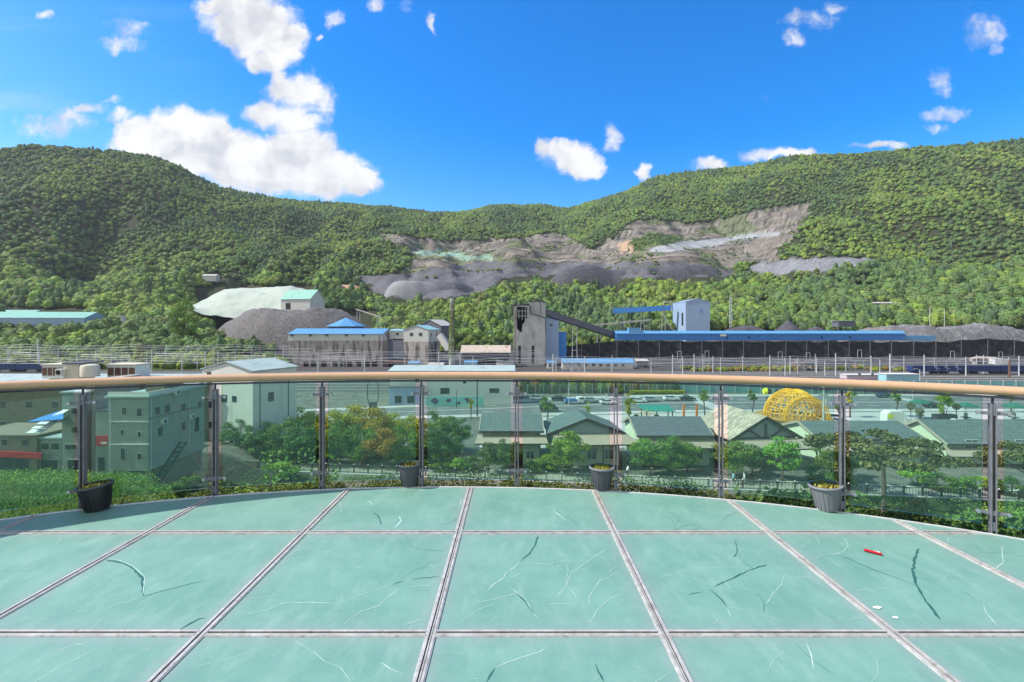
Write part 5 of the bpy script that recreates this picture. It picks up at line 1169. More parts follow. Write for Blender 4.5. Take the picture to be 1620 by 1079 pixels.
def gable_house(label, Xc, Yf, w_, d, ze, zr, roofm, wall, gable, rz=0, struts=False, base=G0, cw=0.0):
    t = thing('shop_house', label, 'house', (Xc, Yf+d/2, base), rz, 'shingled houses along the footpath'); ze -= base; zr -= base; W2, D2 = w_/2, d/2; wi = .7
    zw = ze+(zr-ze)*wi/W2-.1
    mb = MB(); mb.box(0, .3, zw/2-.05, w_-2*wi, d-.8, zw-.1); mb.build('wall', wall, t)
    mb = MB(); mb.extrude([(-W2+wi, -D2+.35, zw-.1), (W2-wi, -D2+.35, zw-.1), (0, -D2+.35, zr-.15)], (0, .2, 0)); mb.extrude([(-W2+wi, D2-.35, zw-.1), (W2-wi, D2-.35, zw-.1), (0, D2-.35, zr-.15)], (0, -.2, 0)); mb.build('gable', gable, t)
    mb = MB()
    for s in (-1, 1): slab(mb, [(s*W2, -D2, ze), (s*W2, D2, ze), (0, D2, zr), (0, -D2, zr)][::-s], .18)
    rf = mb.build('roof', roofm, t); mb = MB()
    for s in (-1, 1): beam(mb, (s*(W2+.05), -D2-.06, ze), (0, -D2-.06, zr+.03), .12, .4)
    mb.build('barge_board', M_TRIM, rf)
    if struts:
        mb = MB(); b = zw-.05; mb.box(0, -D2+.2, (b+zr)/2-.5, .24, .16, zr-b-.8); mb.box(0, -D2+.18, b, w_-2.2, .2, .26)
        for s in (-1, 1): beam(mb, (s*.7, -D2+.2, b), (s*W2*.52, -D2+.2, b+(zr-b)*.50), .16, .24, up=(0, 1, 0))
        mb.build('timber_struts', M_TRIM, t)
    mb = MB(); slab(mb, [(-W2+.2, -D2-2.0, zw-1.35), (W2+1.6, -D2-2.0, zw-1.35), (W2+.4, -D2+.1, zw-.25), (-W2+.9, -D2+.1, zw-.25)], .1); mb.build('eave_roof', M_PENT, t)
    mb = MB(); mb.box(.7, -D2-2.0, zw-1.38, w_+1.2, .08, .16); mb.build('eave_board', M_TRIM, t)
    for x in (-W2+.7, W2*.35, W2+1.0): MB().box(x, -D2-1.7, (zw-1.4)/2, .16, .16, zw-1.4).build('veranda_post', M_TRIM, t)
    for x in (-W2*.5, W2*.15, W2*.6):
        f = MB().box(x, -D2+.68, 1.7, 1.5, .08, 1.5).build('window', M_WFR, t); mb = MB(); [mb.box(x+s*.36, -D2+.66, 1.7, .62, .07, 1.3) for s in (-1, 1)]; mb.build('pane', M_WPANE, f)
    return t
Yf = 72.5
gable_house('grey green hipped-looking house with wide dark gable behind a bright green tree', wx(926, Yf), Yf, wx(989, Yf)-wx(866, Yf), 9, wz(687, Yf), wz(664, Yf), M_TEAL, M_CREAM, M_GREYP, rz=R(3))
gable_house('brown shingled house with timber struts in its dark grey front gable', wx(1206, Yf), Yf, wx(1268, Yf)-wx(1146, Yf), 12, wz(696, Yf), wz(661, Yf), M_SHAKE, M_GREYP, M_GREYP, rz=R(7), struts=True)
# ---------------------------------------------------------------- left side buildings
M_GREN = mat('grey_green_render', (.25, .29, .25), rough=.85, var=.12, scale=.6, bump=.1, stain=(.22, .25, .22), streak=True, stain_scale=.8)
M_BRN = mat('brownish_render', (.19, .165, .125), rough=.9, var=.2, scale=.25, stain=(.17, .18, .13), stain_scale=.3)
M_PCY = mat('pale_grey_green_roof', (.34, .43, .41), rough=.55, var=.14, scale=.5, corr=2.0, stain=(.24, .30, .29), stain_scale=.4)
M_BEIGE = mat('beige_render', (.52, .49, .40), rough=.8, var=.08, scale=.6)
M_WHB = mat('off_white_render', (.58, .585, .54), rough=.8, var=.06, scale=.5, stain=(.42, .43, .40), streak=True, stain_lo=.55, stain_hi=.8)
M_BRICK = tile_mat('pinkish_brick', (.42, .32, .28), (.34, .26, .23), (.45, .42, .4), .5, .18, axes='XZ')
M_RSIGN = mat('red_sign', (.42, .02, .03), rough=.5, var=.2, scale=1)
Y = 55.0; xr = -41.5; zb = wz(745, Y); ap = []
W_ = [('f', wx(p, Y)-(wx(171, Y)+xr)/2, wz(q, Y), a, b) for p, q, a, b in ((197, 650, .62, .9), (221, 652, .65, 1.0), (194, 684, .5, .7), (221, 687, .5, .7), (195, 718, .62, 1.4), (221, 722, .6, .8))]
W_ += [('r', -3.6, wz(648, 57), .9, 1.0), ('r', -2.0, wz(648, 57), .9, 1.0), ('r', .8, wz(646, 60), 1.0, 1.1), ('r', 3.9, wz(640, 64), .8, 1.0), ('r', -3.2, wz(682, 57), .9, 1.2), ('r', .8, wz(676, 60), .9, 1.2), ('r', 3.4, wz(672, 63), 1.0, 2.0, M_HOLE)]
apt = bldg('apartment_block', 'narrow four-storey grey green apartment block standing behind the black pot', 'apartment block', (wx(171, Y)+xr)/2, Y+5, xr-wx(171, Y), 10, zb, wz(629, Y), M_GREN, M_PCY, 'flat', 0, .25, wins=W_, wf=M_GCONC)
MB().box(.4, .5, (-17.4-zb)/2, 3.4, 8.4, zb+17.4).build('lower_storey', M_BRN, apt)
mb = MB(); [mb.box(x, y, (-17.6-zb)/2, .35, .35, zb+17.6) for x in (-2, 2) for y in (-4.6, 4.6)]; mb.build('column', M_CONC, apt)
h_ = wz(629, Y)-zb
mb = MB(); mb.box(0, -4.9, h_+.4, 4.7, .15, .45); mb.box(2.3, 0, h_+.4, .15, 9.6, .45); mb.build('parapet', M_WHB, apt)
MB().box(.6, 0, h_+.75, 2.2, 3.4, 1.2).build('roof_room', M_BRN, apt)
for z in (wz(667, Y), wz(703, Y)): MB().box(.2, -5.06, z-zb, 4.4, .12, .10).build('ledge', M_WHB, apt)
mb = MB()
for k in range(9): mb.box(2.75, -4+k*.5, -1.4+k*.42, .8, .4, .06)
for s in (-1, 1): beam(mb, (2.75+s*.42, -4.2, -1.5), (2.75+s*.42, .2, 2.1), .06, .18)
mb.build('steel_stair', M_DARK, apt)
for y_, z_ in ((-2.8, 5.2), (2.2, 4.8), (-.6, 8.3)):
    a_ = MB().box(2.5, y_, z_, .32, .8, .6).build('air_conditioner', M_WHB, apt); MB().box(2.68, y_, z_, .04, .45, .42).build('fan_grille', M_DSH, a_)
for x_, y_ in ((-1.9, -5.06), (2.32, 1.9), (2.32, -4.6)): MB().tube([(x_, y_, 0), (x_, y_, h_)], .05, 6).build('drainpipe', M_GALV, apt)
MB().box(2.36, 0, 5.9, .06, 9.9, .12).build('floor_band', M_BRN, apt)
Y = 78; X0, X1 = wx(-60, Y), wx(322, Y)
lb = bldg('long_building', 'long brownish building with cyan roofs and rooftop dormers at the far left', 'building', (X0+X1)/2, Y+6, X1-X0, 12, -18.5, wz(607, Y), M_BRN, M_PCY, 'gx', .85, .5, wins=[('f', -17+k*4.2, wz(q, Y), 1.3, 1.2) for k in range(10) for q in (640, 672)], wf=M_GCONC)
for nm, pa, pb, lbm in (('dormer', 55, 89, 0), ('dormer', 160, 205, 1)):
    xc, ww = (wx(pa, Y)+wx(pb, Y))/2-(X0+X1)/2, wx(pb, Y)-wx(pa, Y); zc = wz(585.5, Y)+18.5; d_ = MB().box(xc, -3.2, zc-.4, ww, 3.2, 2.2).build(nm, M_WHB, lb)
    for k in range(4): MB().box(xc-ww/2+ww*(k+.5)/4, -4.83, zc-.35, ww/4-.22, .1, 1.3).build('pane', mat('brown_pane', (.10, .05, .04), rough=.15, var=.2), d_)
    MB().box(xc, -3.2, zc+.78, ww+.4, 3.6, .18).build('dormer_roof', M_BEIGE, d_)
bldg('stair_tower', 'beige rooftop stair tower between the two dormers', 'stair tower', wx(113, 76), 77.5, wx(124, 76)-wx(101, 76), 3, wz(606, 76), wz(576, 76), M_BEIGE, M_DSH, 'flat', 0, .2)
o = MB().lathe([(.001, 0), (1.25, 0), (1.25, 1.5), (1.1, 1.8), (.001, 1.95)], 20).build('water_tank', M_BEIGE, None, True); o.location = (wx(138, 76), 76.5, wz(596, 76)); tag(o, 'round beige water tank beside the rooftop stair tower', 'water tank')
o = MB().box(0, 0, .5, 1.0, .8, 1.0).build('air_unit', [M_WHB], None, bevel=.03); o.location = (wx(95, 75.5), 75.6, wz(594, 75.5)); MB().lathe([(.28, 0), (.38, .02), (.38, .05), (.001, .05)], 16).build('fan', M_HOLE, o).matrix_local = Matrix.Translation((0, -.41, .5)) @ Matrix.Rotation(R(90), 4, 'X'); tag(o, 'white air conditioning unit on the far left roof', 'air conditioner')
# street row below, left
Y = 70.0
def wb(px0, px1, pyt, pyb, Y, d, label, wall, roofm, name='shop_building', roof='flat', rh=0, wins=(), oh=.2, wf=M_GCONC):
    a, b = wx(px0, Y), wx(px1, Y); return bldg(name, label, 'building', (a+b)/2, Y+d/2, b-a, d, wz(pyb, Y), wz(pyt, Y), wall, roofm, roof, rh, oh, wins=[('f', wx(p, Y)-(a+b)/2, wz(q, Y), s, h) for p, q, s, h in wins], wf=wf)
wb(-70, 58, 690, 757, 66, 8, 'low shop with red signboard at the far left below the long building', M_BRN, M_BRN, wins=[(10, 735, 2.2, 2.2), (35, 735, 2.2, 2.2), (8, 700, 1, 1), (40, 700, 1, 1)])
o = MB().box(0, 0, 0, 11, .25, .8).build('shop_sign', M_RSIGN); o.location = (wx(2, 65.6), 65.6, wz(718, 65.6)); o.rotation_euler = (0, R(3), 0); tag(o, 'long red signboard over the far left shop', 'sign')
wb(60, 97, 694, 757, 66.5, 8, 'pale shop with columns left of the narrow green building', M_GREN, M_PCY, wins=[(70, 742, 1.0, 2.6), (78, 742, 1.0, 2.6), (87, 742, 1.0, 2.6), (72, 706, 1.2, 1), (88, 706, 1.2, 1)])
wb(98, 135, 622, 757, 66, 9, 'narrow tall grey green building with small side windows left of the brick one', M_GREN, M_PCY, name='town_house', wins=[(118, 650, .9, .9), (118, 680, .9, .9), (112, 707, 1.6, .8), (116, 738, 1.6, 2.0)])
wb(136, 150, 604, 757, 67, 8, 'slim pinkish brick building seen between railing post and glass', M_BRICK, M_CONC, name='town_house', wins=[(139, 651, .5, .8)])
wb(151, 172, 650, 757, 66, 8, 'grey green shop with red sign right of the brick building', M_GREN, M_DSH, wins=[(161, 735, 1.1, 2.2)])
o = MB().box(0, 0, 0, 1.7, .2, 1.3).build('shop_sign', M_RSIGN); o.location = (wx(162, 65.7), 65.7, wz(697, 65.7)); MB().box(.3, -.12, -.3, .8, .03, .3).build('lettering', M_WFR, o); tag(o, 'square red sign with white lettering right of the brick building', 'sign')
for k, (pa, pb, qa, qb, lb_) in enumerate(((78, 101, 672, 679, 'lowest pale roof of three stepped lean-tos'), (86, 101, 666, 672, 'middle pale roof of three stepped lean-tos'), (70, 92, 682, 686, 'small pale canopy below the stepped lean-to roofs'))):
    a, b = wx(pa, 65), wx(pb, 65); o = MB(); slab(o, [(a, 62.5, wz(qb, 62.5)), (b, 62.5, wz(qb, 62.5)), (b, 65.8, wz(qb, 62.5)+1.3), (a+.5, 65.8, wz(qb, 62.5)+1.3)], .1); o = o.build('lean_to_roof', M_WFR); tag(o, lb_, 'roof')
mb = MB(); a = P(44, 668, 64); mb.extrude([P(44, 668, 63), P(100, 664, 63), P(100, 650, 66), P(88, 653, 66)], (0, 0, .1)); tag(mb.build('awning', M_BLUE), 'bright blue sloping awning left of the narrow green building', 'awning')
# white building at 45 degrees
cxy = P(400, 600, 76); th = R(-20); w1, w2 = 11.0, 9.0      # left face width, right face depth
cX = cxy.x+(-w1/2)*math.cos(th)-(w2/2)*math.sin(th)*1.0; cYy = 76+(-w1/2)*math.sin(th)+(w2/2)*math.cos(th)
bldg('white_building', 'off-white gabled building standing cornerwise behind the left end of the trees', 'building', cX, cYy, w1, w2, -19.5, wz(587.5, 76), M_WHB, M_PCY, 'gy', 1.3, .25, rz=th,
     wins=[('f', -4.0, wz(592, 80), .9, 1.0), ('f', -.6, wz(629, 79), 1.15, 1.2), ('f', 1.6, wz(630, 78), .9, .95), ('r', -1.0, wz(628, 79), 1.1, 1.5), ('r', 1.0, wz(600, 80), .6, .6)], wf=M_DSH)
for s, u in ((0, -3.2), (1, 2.6)):
    px_ = cX+(w1/2+.08)*math.cos(th)-u*math.sin(th); py_ = cYy+(w1/2+.08)*math.sin(th)+u*math.cos(th)
    o = MB().tube([(0, 0, 0), (0, 0, 11.9)], .07, 6).build('drainpipe', M_TEAL if 0 else M_DSH); o.location = (px_, py_, -19.5); tag(o, ('drainpipe near the corner of the off-white gabled building', 'drainpipe near the far end of the off-white gabled building')[s], 'drainpipe')
# cyan-roofed white hall, painted wall
Y = 131.0; a, b = wx(617, Y), wx(812, Y)
bldg('cyan_roof_hall', 'long white hall with light cyan roof beyond the road', 'building', (a+b)/2, Y+7, b-a, 14, G0, wz(587, Y), M_WHB, M_PCY, 'gx', .9, .5, wins=[('f', wx(704, Y)-(a+b)/2, wz(618.5, Y), 2.6, 1.7), ('f', wx(782, Y)-(a+b)/2, wz(618, Y), 2.8, 1.4), ('f', wx(735, Y)-(a+b)/2, wz(604, Y), 1.0, 1.0), ('f', wx(660, Y)-(a+b)/2, wz(602, Y), 1.2, 1.0)], wf=M_GALV)
wb(615, 667, 613, 645, 128, 3, 'darker flat-roofed porch block on the left front of the white hall', M_BCLAD, M_DSH, name='porch_block', wins=[(630, 632, 2, 2), (650, 632, 2, 2)])
M_MUR = mat('painted_teal_wall', (.20, .46, .42), rough=.8, var=.2, scale=.5, stain=(.38, .56, .50), stain_scale=.35); M_MOT = mat('painted_dark_flower', (.10, .07, .13), rough=.8, var=.5, scale=2)
t = thing('painted_wall', 'teal boundary wall painted with large dark round flowers', 'wall', (wx(716, 126.5), 126.5, G0)); L = wx(766, 126.5)-wx(667, 126.5)
MB().box(0, 0, 1.35, L, .25, 2.7).build('wall', M_MUR, t)
for k, (u, r_, z) in enumerate(((-4.6, 1.0, 1.5), (-1.0, .75, 1.6), (4.2, 1.0, 1.7), (1.6, .5, 1.0))):
    mb = MB(); rr_ = random.Random(k); ring = [(u+math.cos(a_*.35)*r_*rr_.uniform(.6, 1.25), -.14, z+math.sin(a_*.35)*r_*.8*rr_.uniform(.6, 1.25)) for a_ in range(18)]; mb.extrude(ring, (0, .03, 0)); mb.build('painted_flower', M_MOT, t)
# teal noise barrier, black fence, mesh fence
M_BARR = mat('teal_barrier_panel', (.13, .30, .31), rough=.5, var=.12, scale=.4, corr=.8, corr_axis='Z')
t = thing('noise_barrier', 'long teal panel barrier between road and railway at right', 'barrier', (0, 152, G0)); x = wx(1062, 152)
while x < wx(1720, 152): MB().box(x+2, 0, 1.9, 3.86, .15, 3.8).build('panel', M_BARR, t); MB().box(x, -.05, 2.0, .16, .26, 4.0).build('post', M_GALV, t); x += 4
t = thing('mesh_fence', 'grey mesh fence at the foot of the planted railway bank', 'fence', (0, 150, G0)); x = wx(822, 150)
M_MESH = mat('grey_mesh', (.20, .215, .21), rough=.8, var=.25, scale=2, corr=6)
while x < wx(1062, 150):
    MB().box(x, 0, 1.5, .12, .12, 3.0).build('post', M_GALV, t); mb = MB(); [mb.box(x+1.25, 0, .12+k*.28, 2.4, .03, .05) for k in range(11)]; [mb.box(x+.1+k*.23, 0, 1.5, .04, .03, 2.9) for k in range(11)]; mb.build('mesh_panel', M_MESH, t); x += 2.5
t = thing('road_fence', 'low black roadside fence in front of the teal barrier', 'fence', (0, 147.5, G0+.17)); x = wx(1230, 147)
while x < wx(1700, 147):
    mb = MB(); mb.box(x+1.5, 0, 1.5, 3, .06, .08); mb.box(x+1.5, 0, .25, 3, .06, .08); [mb.box(x+.3+k*.6, 0, .87, .05, .05, 1.2) for k in range(5)]; mb.build('fence_panel', M_DARK, t); MB().box(x, 0, .95, .14, .14, 1.9).build('post', M_DARK, t); x += 3
# ---------------------------------------------------------------- trees and shrubs (individual)
def tree_meshes(seed, h, rx, rz_, style, nleaf, lsize):
    """returns trunk mesh data builder + leaf arrays; crown of leaf clumps carried by limbs"""
    rs = np.random.RandomState(seed); mb = MB(); cz = h-rz_
    clumps = []
    n = {'round': 26, 'spread': 24, 'young': 12, 'pine': 26, 'bush': 14, 'hedge': 26}[style]
    for k in range(n):
        for _ in range(60):
            p = rs.uniform(-1, 1, 3)
            d = np.linalg.norm(p)
            if d < 1 and d > .38: break
        if style == 'pine': p[2] = abs(p[2])*.7-.1+.35*(1-np.hypot(p[0], p[1]))
        if style == 'young': p[:2] *= .8
        c = np.array([p[0]*rx, p[1]*rx, cz+p[2]*rz_]); clumps.append((c, rs.uniform(.28, .48)*min(rx, rz_*1.3)*(1.15 if style in ('bush', 'hedge') else 1)))
    r0 = .035*h**.8
    if style not in ('bush', 'hedge'):
        lean = rs.normal(0, .03, 2)*h; fork = cz-rz_*.55
        pts = [(0, 0, 0), (lean[0]*.4, lean[1]*.4, fork*.5), (lean[0], lean[1], fork), (lean[0]*1.1, lean[1]*1.1, cz+rz_*.35)]
        mb.tube(pts, [r0*1.25, r0, r0*.8, r0*.2], 8)
        for k in range(0, n, 2):
            c, r = clumps[k]; s = rs.uniform(.35, 1.0); b = np.array([lean[0], lean[1], fork*(.75+.25*s)+(cz-fork)*.3*s]); m = b*.5+c*.5+np.array([0, 0, -.08*h*rs.rand()])
            mb.tube([tuple(b), tuple(m), tuple(c)], [r0*.42, r0*.28, r0*.08], 5)
    else:
        for k in range(0, n, 2):
            c, r = clumps[k]; mb.tube([(c[0]*.2, c[1]*.2, 0), tuple(c*.55), tuple(c)], [.05, .035, .012], 4)
    Cq, Nn, tt = [], [], []
    tot = sum(r**2 for c, r in clumps)
    for c, r in clumps:
        m = int(nleaf*r**2/tot); q = rs.normal(size=(m, 3)); q /= np.linalg.norm(q, axis=1)[:, None]; rad = r*rs.uniform(.35, 1.12, (m, 1))
        q2 = q*rad; q2[:, 2] *= (.55 if style != 'pine' else .38); Cq.append(c+q2); Nn.append(q); tt.append(np.clip(rs.normal(.45, .2, m)+rs.normal(0, .14), 0, 1))
    return mb, leafquads(np.concatenate(Cq), lsize, rs, .5, np.concatenate(Nn)*.6), np.concatenate(tt)
M_BARK = mat('grey_brown_bark', (.10, .08, .065), rough=.95, var=.35, scale=4, bump=.5)
L_G = leaf_mat('broadleaf_green', (.11, .20, .032), (.24, .37, .06))
L_Y = leaf_mat('yellow_green_leaf', (.26, .32, .02), (.56, .58, .05))
L_O = leaf_mat('olive_orange_leaf', (.34, .26, .03), (.66, .46, .06))
L_B = leaf_mat('bright_spring_leaf', (.15, .31, .03), (.34, .55, .07))
L_P = leaf_mat('dark_pine_needles', (.065, .085, .03), (.21, .21, .06), .1)
L_D = leaf_mat('deep_green_leaf', (.07, .145, .035), (.155, .26, .06))
PROTO = {}
def proto(key, seed, h, rx, rz_, style, nleaf, ls, lm):
    mb, L, tt = tree_meshes(seed, h, rx, rz_, style, nleaf, ls); PROTO[key] = (h, mb, L, tt, lm, {})
proto('g1', 1, 8, 3.3, 3.2, 'round', 5200, .17, L_G); proto('g2', 2, 8, 3.0, 3.0, 'round', 5200, .17, L_D); proto('g3', 3, 6, 2.9, 2.2, 'spread', 4200, .15, L_G)
proto('y1', 4, 8, 3.2, 2.9, 'round', 4800, .17, L_Y); proto('o1', 5, 8, 3.2, 2.6, 'round', 4800, .16, L_O); proto('b1', 6, 5, 1.9, 1.8, 'round', 3000, .14, L_B)
proto('s1', 7, 6, 1.2, 1.7, 'young', 1100, .15, L_G); proto('s2', 8, 6, 1.0, 1.9, 'young', 900, .15, L_Y); proto('p1', 9, 7, 5.0, 1.6, 'pine', 6500, .16, L_P)
proto('u1', 10, 2, 1.4, 1.0, 'bush', 2200, .11, L_G); proto('u2', 11, 2, 1.5, .9, 'bush', 2200, .11, L_B); proto('u3', 12, 2, 1.3, 1.0, 'bush', 2200, .11, L_D); proto('u4', 13, 2, 1.4, 1.0, 'bush', 2000, .11, L_O)
def plant(key, X, Y, h, label, name='broadleaf_tree', cat='tree', group='trees along the footpath', sx=1.0, z=None, rot=None):
    H0, mb, L, tt, lm, cache = PROTO[key]; s = h/H0; z = zt1(X, Y)-.05 if z is None else z
    t = thing(name, label, cat, (X, Y, z), random.Random(int(X*7+Y*13)).uniform(0, 6.28) if rot is None else rot, group); t.scale = (s*sx, s*sx, s)
    if not cache:
        a = mb.build('trunk' if name.endswith('tree') else 'stems', M_BARK, t, True); b = leafmesh('crown' if name.endswith('tree') else 'foliage', L, lm, t, tt); cache['m'] = (a.data, b.data, a.name.split('.')[0], b.name.split('.')[0])
    else:
        for d, nm in zip(cache['m'][:2], (('trunk', 'crown') if name.endswith('tree') else ('stems', 'foliage'))): o = bpy.data.objects.new(nm, d); col.objects.link(o); o.parent = t
    return t
def tp(key, px, Y, ytop, label, **k):
    X = wx(px, Y); z = k.pop('z', None); z = (G0 if Y > FENCE_Y(X) else zt1(X, Y)) if z is None else z
    return plant(key, X, Y, wz(ytop, Y)-z, label, z=z, **k)
GR = 'trees of the garden behind the fence, left'
for a in [('g1', 352, 84, 655, 'green garden tree at the left end of the clump'), ('g1', 392, 86, 652, 'green garden tree in front of the off-white building'), ('g3', 432, 85, 650, 'second green tree in front of the off-white building'),
          ('y1', 458, 86, 642, 'tall light green tree right of the off-white building'), ('y1', 492, 84, 652, 'yellow green tree behind the third railing post'), ('y1', 528, 80, 650, 'yellow green tree right of the third railing post'),
          ('o1', 562, 82, 648, 'orange-tinged tree near the middle of the garden clump'), ('o1', 592, 80, 652, 'second orange-tinged tree, right of the first'), ('y1', 622, 82, 655, 'yellow green tree in the right half of the garden clump'),
          ('y1', 652, 80, 658, 'yellow green tree left of the fourth railing post'), ('g1', 692, 82, 655, 'green tree just right of the fourth railing post'), ('g2', 722, 80, 664, 'green tree at the right end of the garden clump'),
          ('g2', 375, 77, 668, 'dark front-row garden tree behind the fence, far left'), ('g2', 412, 76, 672, 'dark front-row garden tree, second from the left'), ('g1', 448, 75, 668, 'front-row garden tree left of the third railing post'),
          ('g2', 482, 74, 672, 'dark front-row garden tree beside the third railing post'), ('g1', 535, 74, 672, 'front-row garden tree with open shade beneath'), ('g1', 572, 73, 676, 'front-row garden tree below the orange-tinged pair'),
          ('o1', 606, 72, 684, 'small olive-orange garden tree low in the clump'), ('g1', 640, 73, 678, 'front-row garden tree beside the narrow pot'), ('g2', 688, 72, 684, 'dark front-row garden tree right of the narrow pot'), ('g2', 710, 73, 690, 'low dark tree left of the first shingled house')]:
    tp(a[0], a[1], a[2], a[3]-4, a[4], group=GR)
for a in [('g2', 772, 69.5, 700, 'dark tree in front of the first shingled house, left one'), ('g2', 802, 69, 696, 'dark tree in front of the first shingled house, right one'), ('b1', 905, 68, 683, 'bright green tree in front of the wide dark gable'),
          ('g3', 888, 69.5, 700, 'lower green tree left behind the bright one'), ('g3', 1030, 68.5, 692, 'spreading green tree in front of the dark slate roof, left'), ('g1', 1062, 69, 690, 'green tree in front of the dark slate roof, middle'), ('g3', 1088, 70, 700, 'green tree in front of the dark slate roof, right'),
          ('g3', 1160, 67, 694, 'green tree beside the seventh railing post'), ('g2', 1190, 68.5, 703, 'dark green tree at the timbered house'), ('b1', 1237, 66, 694, 'bright young green tree right of the walkers'), ('g3', 1316, 66, 705, 'green tree behind the pale ribbed pot'), ('g2', 1345, 68, 715, 'low dark tree under the right-hand houses')]:
    tp(a[0], a[1], a[2], a[3], a[4])
tp('p1', 1398, 57.5, 682, 'wide dark spreading pine in front of the right-hand houses', name='pine_tree', sx=1.0)
tp('p1', 1632, 55, 700, 'dark pine cut by the right edge of the picture', name='pine_tree', sx=.8)
SG = 'young street trees by the road'
for a in [('s1', 866, 101, 622, 'slim young tree left of the central house roof'), ('s2', 930, 104, 636, 'young tree behind the ridge of the central house'), ('s2', 995, 96, 620, 'taller slim tree right of the sixth railing post'), ('s1', 1115, 114, 613, 'young street tree beside the orange frame'),
          ('s1', 1190, 116, 612, 'young street tree left of the yellow dome'), ('s2', 1345, 112, 612, 'young street tree right of the eighth railing post'), ('s1', 1417, 113, 612, 'young street tree left of the green parasols'), ('s2', 745, 110, 628, 'crooked young tree in front of the painted wall'), ('s2', 1600, 118, 610, 'yellowish young tree by the right parasol')]:
    tp(a[0], a[1], a[2], a[3], a[4], group=SG)
tp('y1', 55, 100, 620, 'small yellow green tree between the far left buildings', group=None) if 0 else None
# shrubs: below the wall, along the bank of the railway, gardens
rq = random.Random(3); SH = 'shrubs on the bank below the fence'
def shrub(key, px, Y, h, label, group, sx=1.0, z=None): return plant(key, wx(px, Y), Y, h, label, name='shrub', cat='shrub', group=group, sx=sx, z=z)
ORD = 'first second third fourth fifth sixth seventh eighth ninth tenth eleventh twelfth thirteenth fourteenth fifteenth sixteenth seventeenth eighteenth'.split()
for i, px in enumerate((352, 375, 400, 425, 448, 470, 500, 530, 560, 590, 620, 690, 730, 775, 820, 860, 900)):
    shrub(('u1', 'u2', 'u3', 'u1')[i % 4], px, 57+rq.uniform(-3, 3), (2.6, 3.4, 4.4, 5.2, 4.0, 3.0, 2.6, 2.6, 2.8, 2.6, 2.6, 1.9, 1.8, 1.7, 1.6, 1.6, 1.6)[i], ('mid green', 'bright green', 'dark green', 'mid green')[i % 4]+' shrub on the bank below the picket fence, '+ORD[i]+' from the left', SH, 1.25)
UN = 'understorey bushes among the garden trees'
for i, px in enumerate((350, 378, 404, 430, 462, 490, 520, 548, 580, 610, 640, 668, 700)):
    shrub(('u3', 'u1', 'u3')[i % 3], px, FENCE_Y(wx(px, 73))+rq.uniform(5, 9), rq.uniform(2.4, 3.6), ('dark', 'mid green', 'shaded')[i % 3]+' understorey bush among the garden trees, '+ORD[i]+' from the left', UN, 1.3, G0)
shrub('u2', 445, 68, 3.0, 'bright shrub breaking through the fence left of the third post', None)
RB = 'bushes on the planted railway bank'
def thicket(name, label, X, Y, r, hs, seed, pal, dz=.45, z=None):
    Z = zt(X, Y) if z is None else np.full(len(X), z); rs_ = np.random.RandomState(seed); c = np.array(pal)[rs_.randint(0, len(pal), len(X))]*rs_.uniform(.8, 1.3, (len(X), 1))
    sc_ = np.stack([r, r, r*hs], 1); merge_forest(name, np.stack([X, Y, Z+sc_[:, 2]*dz], 1), sc_, [crown_far(s_+40+seed, 2, 260, .13) for s_ in range(3)], c, label, 'thicket', M_FOR)
n = 90; X = rs_b = np.random.RandomState(1).uniform(wx(824, 156), wx(1066, 156), n); Y = np.random.RandomState(2).uniform(151.5, 158, n)
thicket('bank_thicket', 'mixed green and rust-tinted thicket on the bank between road and railway', X, Y, np.random.RandomState(3).uniform(1.0, 2.6, n), 1.2, 1, [(.08, .13, .03), (.12, .20, .03), (.05, .09, .03), (.22, .13, .04), (.20, .22, .04), (.10, .16, .03)], z=G0+.2)
t = thing('hedge', 'low pale green roadside hedge behind the parked cars', 'hedge', (wx(1040, 149), 149, G0)); rs_ = np.random.RandomState(9); L_ = wx(1085, 149)-wx(997, 149)
leafmesh('foliage', leafquads(np.stack([rs_.uniform(-L_/2, L_/2, 5000), rs_.uniform(-.7, .7, 5000), rs_.uniform(.1, 1.3, 5000)], -1), .16, rs_, .5), L_Y, t); MB().box(0, 0, .3, L_, .5, .6).build('stems', M_BARK, t)
GD = 'bushes in the front gardens'
for i, px in enumerate((700, 725, 745, 850, 870, 1290, 1330, 1450, 1480, 1520, 1560, 1600)):
    shrub(('u1', 'u2', 'u3')[i % 3], px, FENCE_Y(wx(px, 64))+rq.uniform(2, 4.5), rq.uniform(1.4, 2.4), ('mid green', 'bright green', 'dark green')[i % 3]+' low garden bush in front of the houses, '+ORD[i]+' from the left', GD, 1.1, G0)
n = 420; r1 = np.random.RandomState(21); px_ = r1.uniform(-160, 455, n); Y = r1.uniform(236, 266, n)
thicket('slope_thicket', 'bright green thicket at the foot of the left slope behind the railway', wx(px_, Y), Y, r1.uniform(1.6, 3.6, n), 1.1, 5, [(.11, .18, .03), (.15, .22, .03), (.08, .13, .03), (.18, .23, .04)])
n = 160; px_ = r1.uniform(700, 1040, n); Y = r1.uniform(286, 345, n)
thicket('yard_thicket', 'green thicket between the mine buildings and the wooded slope', wx(px_, Y), Y, r1.uniform(1.8, 3.6, n), 1.15, 6, [(.11, .18, .03), (.06, .10, .03), (.08, .13, .03), (.14, .18, .04)])
t_ = zt1(wx(291, 300), 300); plant('g1', wx(291, 300), 300, (wz(455, 300)-t_)*.8, 'tall rounded tree standing out left of the netted stockpile', group=None, sx=.55)
plant('g2', wx(516, 340), 340, 20, 'tall dark tree between the green shed and the tan cutting', group=None, sx=.7)
